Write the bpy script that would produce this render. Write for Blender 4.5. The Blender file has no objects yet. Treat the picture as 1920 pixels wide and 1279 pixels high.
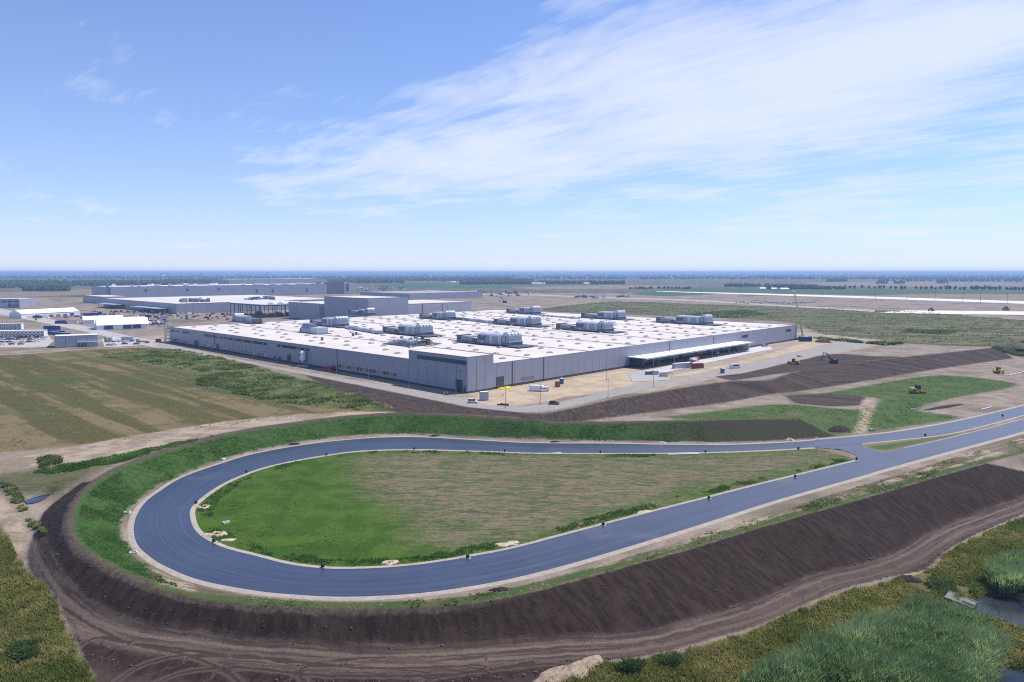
import bpy, bmesh, math, random
import numpy as np
from mathutils import Vector, Matrix
from mathutils.geometry import delaunay_2d_cdt

random.seed(7)
rng = np.random.default_rng(11)
scene = bpy.context.scene
COL = scene.collection

# ------------------------------------------------------------------ camera
F_PX = 1350.0            # focal length in pixels of the 1920-wide photograph
CAM_Z = 60.0
HOR_Y = 510.5
PITCH = math.atan((639.5 - HOR_Y) / F_PX)
cd = bpy.data.cameras.new("camera")
cam = bpy.data.objects.new("camera", cd)
COL.objects.link(cam)
cam.location = (0, 0, CAM_Z)
cam.rotation_euler = (math.pi / 2 - PITCH, 0, 0)
cd.sensor_width = 36.0
cd.lens = F_PX / 1920 * 36.0
cd.clip_start = 1.0
cd.clip_end = 200000.0
scene.camera = cam

# ------------------------------------------------------------------ light
SUN_EL = math.radians(58)
SUN_H = Vector((0.86, 0.51)).normalized()      # horizontal direction towards the sun
SUN_DIR = Vector((SUN_H.x * math.cos(SUN_EL), SUN_H.y * math.cos(SUN_EL), math.sin(SUN_EL)))
sd = bpy.data.lights.new("sun", 'SUN')
sd.energy = 4.7
sd.angle = math.radians(0.53)
sd.color = (1.0, 0.93, 0.84)
so = bpy.data.objects.new("sun", sd)
COL.objects.link(so)
so.rotation_euler = (-SUN_DIR).to_track_quat('-Z', 'Y').to_euler()
so.location = (0, 0, 300)

world = bpy.data.worlds.new("World")
scene.world = world
world.use_nodes = True
wn = world.node_tree.nodes
wl = world.node_tree.links
wn.clear()
wout = wn.new('ShaderNodeOutputWorld')
wbg = wn.new('ShaderNodeBackground')
wbg.inputs['Strength'].default_value = 0.115
wl.new(wbg.outputs[0], wout.inputs['Surface'])
sky = wn.new('ShaderNodeTexSky')
sky.sky_type = 'NISHITA'
sky.sun_disc = False
sky.sun_elevation = SUN_EL
sky.sun_rotation = math.atan2(SUN_H.x, SUN_H.y)
sky.altitude = 100
sky.air_density = 1.0
sky.dust_density = 0.12
sky.ozone_density = 3.0


def wnode(t, **k):
    n = wn.new(t)
    for a, b in k.items():
        setattr(n, a, b)
    return n


def wmath(op, a, b=None, c=None, clamp=False):
    n = wnode('ShaderNodeMath', operation=op, use_clamp=clamp)
    for i, v in enumerate((a, b, c)):
        if v is None:
            continue
        if isinstance(v, (int, float)):
            n.inputs[i].default_value = v
        else:
            wl.new(v, n.inputs[i])
    return n.outputs[0]


# thin cirrus: noise on a flat layer 9 km up, streaked by the wind
tc = wnode('ShaderNodeTexCoord')
sep = wnode('ShaderNodeSeparateXYZ')
wl.new(tc.outputs['Generated'], sep.inputs[0])
zc = wmath('MAXIMUM', sep.outputs[2], 0.015)
cx = wmath('DIVIDE', sep.outputs[0], wmath('ADD', zc, 0.06))
cy = wmath('DIVIDE', sep.outputs[1], wmath('ADD', zc, 0.06))
cmb = wnode('ShaderNodeCombineXYZ')
wl.new(cx, cmb.inputs[0])
wl.new(cy, cmb.inputs[1])


def wnoise(rot, scl, loc, scale, detail, rough, dist=0.0):
    m = wnode('ShaderNodeMapping')
    m.inputs['Rotation'].default_value = (0, 0, rot)
    m.inputs['Scale'].default_value = scl
    m.inputs['Location'].default_value = loc
    wl.new(cmb.outputs[0], m.inputs['Vector'])
    n = wnode('ShaderNodeTexNoise')
    n.inputs['Scale'].default_value = scale
    n.inputs['Detail'].default_value = detail
    n.inputs['Roughness'].default_value = rough
    n.inputs['Distortion'].default_value = dist
    wl.new(m.outputs[0], n.inputs['Vector'])
    return n.outputs['Fac']


# a cloud band (front) crosses the sky; w runs across it, s along it
wcoord = wmath('ADD', wmath('MULTIPLY', cx, 0.75), wmath('MULTIPLY', cy, 0.66))
scoord = wmath('SUBTRACT', wmath('MULTIPLY', cx, 0.66), wmath('MULTIPLY', cy, 0.75))
cmb2 = wnode('ShaderNodeCombineXYZ')
wl.new(scoord, cmb2.inputs[0])
wl.new(wcoord, cmb2.inputs[1])


def wnoise(scl, loc, scale, detail, rough, dist=0.0, rot=0.0):
    m = wnode('ShaderNodeMapping')
    m.inputs['Rotation'].default_value = (0, 0, rot)
    m.inputs['Scale'].default_value = scl
    m.inputs['Location'].default_value = loc
    wl.new(cmb2.outputs[0], m.inputs['Vector'])
    n = wnode('ShaderNodeTexNoise')
    n.inputs['Scale'].default_value = scale
    n.inputs['Detail'].default_value = detail
    n.inputs['Roughness'].default_value = rough
    n.inputs['Distortion'].default_value = dist
    wl.new(m.outputs[0], n.inputs['Vector'])
    return n.outputs['Fac']


def wstep(v, a, b, c=0., d=1.):
    n = wnode('ShaderNodeMapRange', interpolation_type='SMOOTHSTEP')
    wl.new(v, n.inputs['Value'])
    for k, q in zip(('From Min', 'From Max', 'To Min', 'To Max'), (a, b, c, d)):
        n.inputs[k].default_value = q
    return n.outputs[0]


CLOUD_BIG = wnoise((0.8, 1.0, 1), (3.1, 0.4, 0), 0.9, 4, 0.5, 0.4)
CLOUD_MID = wnoise((0.6, 1.1, 1), (1.7, 2.2, 0), 1.6, 12, 0.62, 0.9, 0.25)
CLOUD_FIN = wnoise((0.35, 1.8, 1), (0.2, 5.0, 0), 3.4, 14, 0.68, 1.2, -0.2)
band = wmath('MULTIPLY', wstep(wcoord, 1.25, 2.9), wstep(wcoord, 3.3, 4.4, 1.0, 0.38))
band = wmath('MULTIPLY', band, wstep(scoord, -6.8, -3.2))
dens = wmath('ADD', wmath('MULTIPLY', CLOUD_BIG, 1.0), wmath('MULTIPLY', CLOUD_MID, 0.75))
dens = wmath('ADD', dens, wmath('MULTIPLY', CLOUD_FIN, 0.50))
dens = wmath('ADD', dens, wmath('MULTIPLY', band, 0.46))
cov = wmath('MULTIPLY', wmath('SUBTRACT', dens, 1.20), 1.9, clamp=True)
# a thin even veil: looked through at a low angle it is whiter
veil = wmath('DIVIDE', 0.050, wmath('ADD', zc, 0.022))
tau = wmath('ADD', wmath('MULTIPLY', wmath('POWER', cov, 1.25), 2.1), veil)
cov = wmath('SUBTRACT', 1.0, wmath('EXPONENT', wmath('MULTIPLY', tau, -1.0)))
cov = wmath('MULTIPLY', cov, 0.95)
mixw = wnode('ShaderNodeMix', data_type='RGBA')
wl.new(cov, mixw.inputs['Factor'])
# lift the Nishita hue slightly towards the violet blue of the photograph
tint = wnode('ShaderNodeMix', data_type='RGBA', blend_type='MULTIPLY')
tint.inputs['Factor'].default_value = 1.0
tint.inputs['B'].default_value = (0.65, 0.875, 1.27, 1)
wl.new(sky.outputs[0], tint.inputs['A'])
wl.new(tint.outputs['Result'], mixw.inputs['A'])
mixw.inputs['B'].default_value = (6.7, 7.1, 8.2, 1)
wl.new(mixw.outputs['Result'], wbg.inputs['Color'])

scene.view_settings.view_transform = 'Standard'
scene.view_settings.look = 'None'
scene.view_settings.gamma = 1.0
scene.view_settings.exposure = 0.14
scene.cycles.max_bounces = 6
scene.cycles.diffuse_bounces = 3
scene.cycles.glossy_bounces = 3
scene.cycles.volume_bounces = 1
scene.cycles.use_denoising = False      # fine soil and grass grain survives; the daylight scene is nearly noise-free
scene.cycles.filter_width = 1.1

# ------------------------------------------------------------------ projection helpers
_cp, _sp = math.cos(PITCH), math.sin(PITCH)


def ray(px, py):
    """direction of the photograph's pixel, in world axes (camera looks along +Y)"""
    x = (px - 960) / F_PX
    y = -(py - 639.5) / F_PX
    return np.array([x, _cp + y * _sp, -_sp + y * _cp])


def gp(px, py, z=0.0):
    d = ray(px, py)
    t = (z - CAM_Z) / d[2]
    return np.array([d[0] * t, d[1] * t, z])


def spline(pts, step):
    """Catmull-Rom through pts (n,k), resampled about every `step` metres (xy)"""
    P = np.asarray(pts, float)
    n = len(P)
    out = []
    for i in range(n - 1):
        p0 = P[max(i - 1, 0)]
        p1, p2 = P[i], P[i + 1]
        p3 = P[min(i + 2, n - 1)]
        L = np.linalg.norm((p2 - p1)[:2])
        m = max(1, int(math.ceil(L / step)))
        for j in range(m):
            t = j / m
            out.append(0.5 * ((2 * p1) + (-p0 + p2) * t + (2 * p0 - 5 * p1 + 4 * p2 - p3) * t * t
                              + (-p0 + 3 * p1 - 3 * p2 + p3) * t ** 3))
    out.append(P[-1])
    return np.array(out)


def resample(P, n):
    P = np.asarray(P, float)
    s = np.r_[0, np.cumsum(np.linalg.norm(np.diff(P[:, :2], axis=0), axis=1))]
    q = np.linspace(0, s[-1], n)
    return np.stack([np.interp(q, s, P[:, k]) for k in range(P.shape[1])], 1)


def pxline(pts, z=0.0, step=3.0):
    return spline([gp(p[0], p[1], p[2] if len(p) > 2 else z) for p in pts], step)


# value noise in numpy, for relief
def _hash(ix, iy, seed):
    h = (ix.astype(np.int64) * 374761393 + iy.astype(np.int64) * 668265263 + seed * 144665) & 0xFFFFFFFF
    h = ((h ^ (h >> 13)) * 1274126177) & 0xFFFFFFFF
    return ((h ^ (h >> 16)) & 0xFFFF) / 65535.0


def vnoise(x, y, seed=0):
    ix = np.floor(x)
    iy = np.floor(y)
    fx = x - ix
    fy = y - iy
    fx = fx * fx * (3 - 2 * fx)
    fy = fy * fy * (3 - 2 * fy)
    a = _hash(ix, iy, seed)
    b = _hash(ix + 1, iy, seed)
    c = _hash(ix, iy + 1, seed)
    d = _hash(ix + 1, iy + 1, seed)
    return (a + (b - a) * fx) * (1 - fy) + (c + (d - c) * fx) * fy


def fbm(x, y, seed=0, octv=4, gain=0.5):
    s = 0
    a = 1
    t = 0
    for o in range(octv):
        s = s + a * vnoise(x * 2 ** o + o * 17.3, y * 2 ** o - o * 9.1, seed + o)
        t += a
        a *= gain
    return s / t


def seg_dist(P, L):
    """distance from points P (n,2) to polyline L (m,2), and arc position of the foot"""
    P = np.asarray(P)[:, :2]
    L = np.asarray(L)[:, :2]
    best = np.full(len(P), 1e18)
    arc = np.zeros(len(P))
    s = 0
    for i in range(len(L) - 1):
        a, b = L[i], L[i + 1]
        ab = b - a
        l2 = (ab ** 2).sum() + 1e-12
        t = np.clip(((P - a) @ ab) / l2, 0, 1)
        d = ((P - (a + t[:, None] * ab)) ** 2).sum(1)
        m = d < best
        best[m] = d[m]
        arc[m] = s + t[m] * math.sqrt(l2)
        s += math.sqrt(l2)
    return np.sqrt(best), arc


def inside(P, G):
    P = np.asarray(P)
    x, y = P[:, 0], P[:, 1]
    G = np.asarray(G)[:, :2]
    r = np.zeros(len(P), bool)
    n = len(G)
    for i in range(n):
        x1, y1 = G[i]
        x2, y2 = G[(i + 1) % n]
        c = (y1 > y) != (y2 > y)
        if y1 != y2:
            r ^= c & (x < (x2 - x1) * (y - y1) / (y2 - y1) + x1)
    return r


def sdf(P, G):
    """signed distance to polygon G, positive inside"""
    G = np.asarray(G)[:, :2]
    d, _ = seg_dist(P, np.vstack([G, G[:1]]))
    return np.where(inside(P, G), d, -d)

# ------------------------------------------------------------------ terrain: lines surveyed from the photograph, with heights
Z_PLAT = 6.0
CREST = pxline([(1497, 783, 5.0), (1400, 784, 5.2), (1300, 786, 5.5), (1200, 788, 5.6), (1100, 789, 5.7), (1000, 787, 5.8),
                (900, 780, 5.8), (800, 775, 5.8), (740, 774, 5.8), (640, 781, 5.7), (560, 791, 5.6), (470, 804, 5.5),
                (380, 823, 5.3), (300, 847, 5.1), (240, 868, 4.9), (195, 889, 4.7), (160, 913, 4.5), (138, 940, 4.3),
                (127, 970, 4.0), (130, 1000, 3.6), (148, 1027, 3.1), (187, 1052, 2.4), (240, 1079, 1.6), (305, 1103, .9),
                (380, 1120, .5), (470, 1131, .3), (560, 1136, .2), (650, 1138, .1), (740, 1137, .1), (830, 1132, 0),
                (920, 1122, 0), (1000, 1106, 0), (1100, 1080, 0), (1250, 1040, 0), (1440, 983, 0), (1600, 938, 0),
                (1750, 894, 0), (1920, 848, 0), (2080, 806, 0)])
TOE_IN = pxline([(1575, 817), (1500, 825), (1380, 830), (1250, 830), (1100, 828), (1000, 826), (900, 821), (800, 816),
                 (740, 815), (660, 819), (580, 828), (500, 842), (420, 862), (350, 888), (295, 913), (257, 941), (236, 970),
                 (231, 995), (238, 1020), (259, 1047), (302, 1075), (358, 1096), (430, 1112), (520, 1123), (620, 1128),
                 (740, 1127), (830, 1121), (920, 1109), (1000, 1092), (1100, 1066), (1250, 1023), (1440, 964), (1600, 915),
                 (1750, 870), (1920, 820), (2080, 772)], 0.02)
TOE_OUT = pxline([(190, 884, 4.5), (150, 908, 2.6), (112, 935, .6), (80, 965, -.8), (60, 1010, -1.8), (51, 1061, -2.5),
                  (98, 1119, -3), (164, 1155, -3.5), (254, 1182, -4), (351, 1195, -4.2), (480, 1209, -4.5), (577, 1220, -4.7),
                  (734, 1219, -4.9), (850, 1213, -5.2), (960, 1204, -5.5), (1116, 1194, -6), (1253, 1174, -6.3),
                  (1350, 1151, -6.6), (1440, 1121, -7), (1537, 1077, -7.2), (1643, 1053, -7.5), (1713, 1010, -7.8),
                  (1791, 977, -8), (1920, 936, -8), (2080, 885, -8)])
BANK_TOP = pxline([(890, 764), (980, 775), (1050, 769), (1130, 752), (1210, 738), (1276, 727), (1373, 714), (1440, 711),
                   (1502, 695), (1640, 675), (1765, 662), (1865, 651)], Z_PLAT)
BANK_BOT = pxline([(1010, 797, 5.2), (1070, 791, 3.5), (1150, 783, 1.6), (1250, 770, .5), (1350, 757, 0), (1440, 741, 0),
                   (1515, 732, 0), (1640, 712, 0), (1740, 695, 0), (1902, 672, 0)])
# asphalt edges
ROAD_OUT = pxline([(1526, 826), (1497, 828.5), (1380, 834), (1250, 834), (1150, 832), (1000, 831), (900, 826), (800, 820.5),
                   (740, 820), (675, 823), (580, 833), (480, 850.5), (410, 871), (343, 895), (300, 921), (270, 945),
                   (252, 980), (256, 1018), (280, 1043), (308, 1061), (375, 1088), (480, 1108), (550, 1115), (624, 1119),
                   (700, 1118), (792, 1112), (880, 1100), (960, 1085), (1060, 1060), (1160, 1031), (1300, 988), (1440, 943),
                   (1530, 917), (1612, 894)], 0, 2)
ROAD_IN = pxline([(1526, 839), (1440, 844), (1300, 848.5), (1150, 849.5), (1000, 849), (900, 845.5), (777, 842.5),
                  (680, 845), (613, 853), (540, 866), (480, 881), (414, 909), (363, 947), (357, 972), (371, 1000),
                  (414, 1025), (480, 1043), (540, 1058), (605, 1066), (660, 1067), (730, 1064), (800, 1057), (870, 1046),
                  (960, 1029), (1060, 1003), (1200, 966), (1330, 933), (1440, 905), (1612, 863)], 0, 2)

tin = [CREST, TOE_IN, TOE_OUT, BANK_TOP, BANK_BOT, ROAD_OUT, ROAD_IN]
tin.append(pxline([(1526, 825), (1630, 814), (1700, 805), (1800, 787), (1920, 759), (2080, 718)], 0.0, 4))
tin.append(pxline([(1615, 832), (1700, 823), (1791, 812), (1920, 778), (2080, 735)], 0.0, 4))
tin.append(pxline([(1612, 863), (1658, 849), (1791, 819), (1920, 786), (2080, 744)], 0.0, 4))
tin.append(pxline([(1612, 896), (1694, 872), (1920, 811), (2080, 768)], 0.0, 4))
# far side of the berm, out of sight behind its crest: falls to the low field
back = []
for p in CREST:
    u_ = 960 + p[0] / p[1] * F_PX
    if p[1] > 200 and u_ > 860:
        t_ = min(max((u_ - 1000) / 130.0, 0), 1)
        back.append((p[0], p[1] + 11 + 3 * t_, 5.8 * (1 - t_) + 0.4 * t_))
tin.append(np.array(back))
# the berm's end slope
tin.append(np.array([gp(1560, 815, 0), gp(1545, 800, 0), gp(1530, 788, 0), gp(1510, 780, 0)]))
# left field: at about crest height behind the berm, running down to the low ground bottom left
left = [gp(a, b, c) for a, b, c in [
    (640, 772, 5.8), (470, 792, 5.5), (380, 810, 5.4), (300, 832, 5.2), (230, 852, 4.8), (150, 872, 4.2), (100, 895, 3.2),
    (60, 925, 1.6), (60, 950, .6), (30, 930, 1.4), (0, 900, 2.4), (0, 860, 4.2), (0, 810, 5.4), (0, 740, 5.9), (0, 680, 6),
    (200, 740, 6), (400, 740, 6), (200, 800, 5.7), (500, 720, 6), (0, 960, .0), (30, 1000, -1.4), (0, 1030, -2.4),
    (-120, 900, 2), (-120, 1000, -2), (-120, 800, 5), (-200, 1150, -4), (0, 1120, -3.8), (60, 1180, -4.2), (0, 1279, -4.8),
    (130, 1240, -4.4), (300, 1260, -4.8), (480, 1279, -5), (700, 1279, -5.3), (900, 1260, -5.8), (960, 1225, -5.7),
    (1116, 1216, -6.2), (1250, 1200, -6.6), (1400, 1160, -7.1), (1560, 1098, -7.4), (1690, 1062, -7.8), (1780, 1010, -8.1),
    (1920, 955, -8.2), (2080, 905, -8.2), (1100, 1279, -6.6), (1300, 1260, -7.2), (1500, 1200, -7.9), (1650, 1140, -8.4),
    (1780, 1090, -8.7), (1920, 1020, -8.5), (1500, 1300, -8.2), (1700, 1300, -8.8), (1950, 1300, -9.1), (2150, 1250, -9),
    (2150, 1000, -8.4), (-200, 1600, -5), (500, 1600, -6), (1100, 1600, -7), (1800, 1600, -9), (2300, 1600, -9)]]
tin.append(np.array(left))
# infield and low field on the right stay at road level
tin.append(np.array([gp(a, b, 0) for a, b in [(600, 950), (900, 950), (1200, 900), (1350, 870), (450, 960), (1700, 770),
                                              (1850, 730), (2000, 700), (1700, 810), (1550, 770), (1400, 770), (2100, 740),
                                              (2200, 690)]]))
plat = [gp(a, b, Z_PLAT) for a, b in [(300, 650), (500, 690), (700, 735), (850, 757), (1000, 740), (1200, 710), (1400, 690),
                                      (1600, 655), (1700, 640), (1850, 635), (1950, 640), (2100, 640), (0, 640)]]
tin.append(np.array(plat))
tin.append(np.array([[x, y, Z_PLAT] for x in range(-900, 901, 150) for y in (560, 700, 850, 1000)]))
tin.append(np.array([[x, y, -5 if x < 0 else -8.5] for x in (-320, -200, 200, 320) for y in (0, 40, 60)]))
tin.append(np.array([[x, y, z] for x, y, z in [(-320, 120, -3), (-400, 250, 4), (-500, 350, 6), (-600, 450, 6), (320, 150, -8),
                                               (420, 260, 0), (520, 360, 1), (620, 460, 4), (350, 200, -8)]]))
T = np.vstack(tin)
key = np.round(T[:, :2] / 0.6).astype(int)
_, ui = np.unique(key, axis=0, return_index=True)
T = T[ui]
res = delaunay_2d_cdt([Vector((float(p[0]), float(p[1]))) for p in T], [], [], 0, 1e-4)
tv = np.array([(v.x, v.y) for v in res[0]])
tz = np.array([T[o[0], 2] if len(o) else 0 for o in res[3]])
HX0, HX1, HY0, HY1 = -620, 640, 30, 960
hx = np.arange(HX0, HX1 + 1)
hy = np.arange(HY0, HY1 + 1)
HM = np.full((len(hy), len(hx)), Z_PLAT, float)
for f in res[2]:
    a, b, c = (tv[i] for i in f)
    za, zb, zc_ = (tz[i] for i in f)
    x0, x1 = max(math.floor(min(a[0], b[0], c[0])), HX0), min(math.ceil(max(a[0], b[0], c[0])), HX1)
    y0, y1 = max(math.floor(min(a[1], b[1], c[1])), HY0), min(math.ceil(max(a[1], b[1], c[1])), HY1)
    if x1 < x0 or y1 < y0:
        continue
    X, Y = np.meshgrid(np.arange(x0, x1 + 1), np.arange(y0, y1 + 1))
    den = (b[1] - c[1]) * (a[0] - c[0]) + (c[0] - b[0]) * (a[1] - c[1])
    if abs(den) < 1e-9:
        continue
    l1 = ((b[1] - c[1]) * (X - c[0]) + (c[0] - b[0]) * (Y - c[1])) / den
    l2 = ((c[1] - a[1]) * (X - c[0]) + (a[0] - c[0]) * (Y - c[1])) / den
    l3 = 1 - l1 - l2
    m = (l1 >= -1e-6) & (l2 >= -1e-6) & (l3 >= -1e-6)
    sub = HM[y0 - HY0:y1 + 1 - HY0, x0 - HX0:x1 + 1 - HX0]
    sub[m] = (l1 * za + l2 * zb + l3 * zc_)[m]
for _ in range(2):                                     # soften the breaks a little
    pad = np.pad(HM, 1, mode='edge')
    HM = (pad[1:-1, 1:-1] * 2 + pad[:-2, 1:-1] + pad[2:, 1:-1] + pad[1:-1, :-2] + pad[1:-1, 2:]) / 6


def hbase(x, y):
    x = np.asarray(x, float)
    y = np.asarray(y, float)
    fx = np.clip(x - HX0, 0, len(hx) - 1.001)
    fy = np.clip(y - HY0, 0, len(hy) - 1.001)
    ix = fx.astype(int)
    iy = fy.astype(int)
    fx = fx - ix
    fy = fy - iy
    return (HM[iy, ix] * (1 - fx) * (1 - fy) + HM[iy, ix + 1] * fx * (1 - fy)
            + HM[iy + 1, ix] * (1 - fx) * fy + HM[iy + 1, ix + 1] * fx * fy)


def hit(px, py):
    """first point where the pixel's ray meets the terrain"""
    d = ray(px, py)
    if d[2] > -1e-5:
        d[2] = -1e-5
    tmax = (CAM_Z + 10) / -d[2]
    t0 = (CAM_Z - 7) / -d[2]
    ts = np.linspace(t0, tmax, 900)
    zz = CAM_Z + ts * d[2] - hbase(ts * d[0], ts * d[1])
    i = int(np.argmax(zz <= 0))
    if i == 0:
        t = ts[0]
    else:
        t = ts[i - 1] + (ts[i] - ts[i - 1]) * zz[i - 1] / (zz[i - 1] - zz[i])
    return np.array([t * d[0], t * d[1], CAM_Z + t * d[2]])


def hp(pts):
    return np.array([hit(a, b) for a, b in pts])


def hpl(pts, step=7.0):
    return spline(hp(pts), step)


# ------------------------------------------------------------------ ground zones (plan outlines)
crest_in = CREST.copy()
LOOP = np.vstack([ROAD_IN, ROAD_IN[:1]])
Zones = {}
Zones['field'] = hpl([(-60, 668), (60, 664), (150, 657), (300, 652), (400, 668), (520, 700), (620, 725), (740, 766), (640, 777),
                      (500, 788), (380, 806), (300, 818), (120, 838), (-60, 858)])
Zones['weeds'] = hpl([(180, 668), (300, 654), (400, 668), (470, 685), (560, 710), (640, 732), (745, 768), (700, 772), (600, 762),
                      (500, 752), (400, 722), (330, 690)])
Zones['plain'] = np.array([(-3000, 1480), (-900, 1560), (-200, 1900), (700, 1800), (1200, 1330), (3000, 1330), (30000, 42000), (-30000, 42000)], float)
Zones['lmix'] = hpl([(-60, 893), (60, 880), (150, 872), (215, 866), (190, 882), (150, 905), (112, 928), (75, 925), (40, 930), (0, 925), (-60, 910)])
Zones['rmeadow'] = hpl([(1500, 610), (1430, 600), (1180, 590), (1010, 581), (1150, 566), (1300, 570), (1500, 577), (1700, 584),
                        (1920, 600), (2100, 606), (2100, 640), (1920, 640), (1850, 650), (1700, 644), (1620, 636), (1560, 634)])
Zones['yard'] = np.array([(-300, 640), (-330, 560), (-230, 560), (-33, 306), (-10, 303), (60, 320), (300, 560), (270, 640), (0, 880)], float)
Zones['sandL'] = hpl([(880, 758), (905, 738), (960, 726), (1060, 712), (1180, 692), (1215, 700), (1200, 716), (1120, 736),
                      (1060, 744), (1040, 750), (960, 762)])
Zones['sandR'] = hpl([(1215, 712), (1330, 690), (1440, 664), (1500, 645), (1560, 640), (1530, 650), (1460, 668), (1400, 680), (1300, 702)])
Zones['gravel'] = hpl([(290, 652), (300, 640), (330, 648), (480, 680), (600, 702), (700, 718), (800, 735), (860, 745), (905, 756), (950, 763),
                       (1030, 757), (1110, 741), (1200, 722), (1300, 704), (1400, 684), (1500, 660), (1585, 642), (1640, 643),
                       (1600, 652), (1500, 673), (1440, 688), (1390, 700), (1330, 706), (1240, 724), (1130, 748), (1050, 766), (980, 773),
                       (900, 765), (850, 757), (700, 727), (560, 700), (420, 672)])
Zones['tan'] = hpl([(-60, 880), (60, 852), (250, 817), (450, 787), (640, 773), (740, 773), (640, 781), (470, 802), (330, 830),
                    (240, 850), (150, 868), (60, 876), (-60, 896)])
Zones['soilA'] = hpl([(560, 700), (700, 728), (850, 758), (900, 766), (980, 774), (1010, 786), (900, 779), (800, 775), (745, 774), (640, 736)])
Zones['bank'] = np.vstack([BANK_TOP, BANK_BOT[::-1]])
Zones['dig'] = hpl([(1336, 706), (1400, 698), (1480, 680), (1560, 664), (1640, 668), (1690, 669), (1640, 675), (1502, 695), (1373, 714)])
Zones['greenlow'] = hpl([(1240, 782), (1330, 772), (1460, 758), (1600, 768), (1640, 760), (1640, 745), (1520, 745), (1600, 728), (1760, 704),
                         (1900, 718), (1880, 730), (1780, 748), (1720, 770), (1800, 782), (1700, 800), (1600, 812), (1540, 815), (1500, 790)])
Zones['spill'] = hpl([(1470, 742), (1560, 738), (1625, 746), (1625, 758), (1560, 762), (1490, 756)])
_ci = [i for i, p in enumerate(CREST) if p[2] > 0.55]
_ti = [i for i, p in enumerate(TOE_IN) if True]
_cg = CREST[_ci]
_tg = np.array([p for p in TOE_IN if seg_dist(p[None, :2], _cg)[0][0] < 24 and not (p[1] < 140 and p[0] > -72)])
Zones['berm'] = np.vstack([_cg, _tg[::-1]])
Zones['soil'] = np.vstack([CREST[[i for i, p in enumerate(CREST) if p[1] < 190 and (p[0] < -90 or p[1] < 170) or p[0] > 60 and p[1] < 225]],
                           hpl([(2080, 905), (1920, 963), (1791, 1022), (1733, 1069), (1674, 1080), (1557, 1112), (1440, 1166), (1311, 1205),
                                (1194, 1233), (1077, 1244), (999, 1279), (960, 1400), (200, 1400), (185, 1290), (165, 1250),
                                (130, 1180), (100, 1112), (52, 1062), (60, 1010), (82, 962), (118, 930), (155, 905)])])
Zones['verge'] = np.vstack([CREST[[i for i, p in enumerate(CREST) if i > len(CREST) * .4 and p[0] > -92 and p[2] < 1.2]],
                            TOE_IN[[i for i, p in enumerate(TOE_IN) if i > len(TOE_IN) * .4 and p[0] > -92 and p[1] < 145 or i > len(TOE_IN) * .6 and p[0] > -60]][::-1]])
Zones['infield'] = ROAD_IN.copy()
Zones['infbrown'] = hpl([(660, 858), (800, 848), (1000, 852), (1300, 852), (1500, 845), (1590, 852), (1500, 880), (1300, 925), (1100, 982),
                         (960, 1015), (850, 1030), (790, 1010), (760, 960), (690, 930)])
Zones['mleft'] = hpl([(-60, 930), (0, 985), (25, 1030), (50, 1068), (98, 1115), (128, 1180), (163, 1250), (190, 1310), (-200, 1310)])
Zones['ltrack'] = hpl([(-40, 905), (10, 935), (40, 970), (52, 1010), (58, 1045), (48, 1072), (24, 1035), (0, 985), (-60, 930)])
Zones['mright'] = hpl([(960, 1330), (1005, 1285), (1080, 1250), (1195, 1238), (1311, 1211), (1409, 1184), (1440, 1171), (1557, 1119),
                       (1674, 1086), (1733, 1073), (1791, 1028), (1920, 968), (2080, 910), (2300, 1100), (2300, 1330)])
Zones['sandpatch'] = hpl([(1690, 1075), (1740, 1076), (1800, 1100), (1830, 1110), (1800, 1120), (1740, 1110), (1700, 1095)])
Zones['greenstrip'] = hpl([(60, 885), (130, 868), (230, 850), (330, 830), (400, 816), (420, 812), (330, 838), (230, 866), (150, 882), (90, 892)])
Zones['island'] = hpl([(1625, 836), (1690, 828), (1790, 814), (1730, 830), (1660, 845), (1635, 842)])
Zones['ruts'] = hpl([(1640, 752), (1628, 745), (1614, 756), (1612, 785), (1600, 812), (1622, 812), (1632, 790), (1640, 770)])
HAUL = hpl([(2080, 893), (1920, 948), (1791, 996), (1725, 1035), (1660, 1064), (1550, 1092), (1440, 1142), (1311, 1182), (1194, 1208), (1077, 1216),
            (900, 1228), (730, 1238), (480, 1226), (351, 1210), (254, 1198), (164, 1170), (100, 1125), (60, 1060), (40, 1000), (0, 940)])
RUTS = [hpl(p_, 2.0) for p_ in (
    [(190, 1300), (260, 1250), (360, 1228), (520, 1238), (700, 1252), (900, 1246)], [(260, 1300), (340, 1262), (460, 1252), (640, 1268), (860, 1262), (1000, 1240)],
    [(600, 1300), (560, 1262), (600, 1240), (720, 1232)], [(470, 1300), (440, 1270), (400, 1246), (330, 1222), (220, 1196), (120, 1140)],
    [(140, 1220), (180, 1196), (260, 1206), (420, 1226), (640, 1246)], [(760, 1300), (820, 1270), (960, 1250), (1040, 1244)])]
# far fields beyond the site
Zones['greenA'] = hp([(1380, 556), (1430, 545), (1600, 541), (1960, 546), (1960, 552), (1700, 552), (1480, 552)])
Zones['tanA'] = hp([(1600, 556), (1720, 551), (1960, 552), (1960, 563), (1750, 560)])
Zones['tanB'] = hp([(960, 539), (1150, 534), (1320, 536), (1200, 541), (1000, 543)])
Zones['greenB'] = hp([(1180, 552), (1260, 540), (1420, 538), (1500, 543), (1380, 550), (1250, 556)])
Zones['tanC'] = hp([(-80, 551), (60, 546), (190, 541), (190, 552), (60, 556), (-80, 559)])
Zones['greenC'] = hp([(670, 536), (760, 531), (960, 534), (960, 541), (800, 541)])
Zones['tanD'] = hp([(1500, 530), (1700, 527), (1960, 531), (1960, 537), (1700, 538), (1560, 536)])

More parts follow.
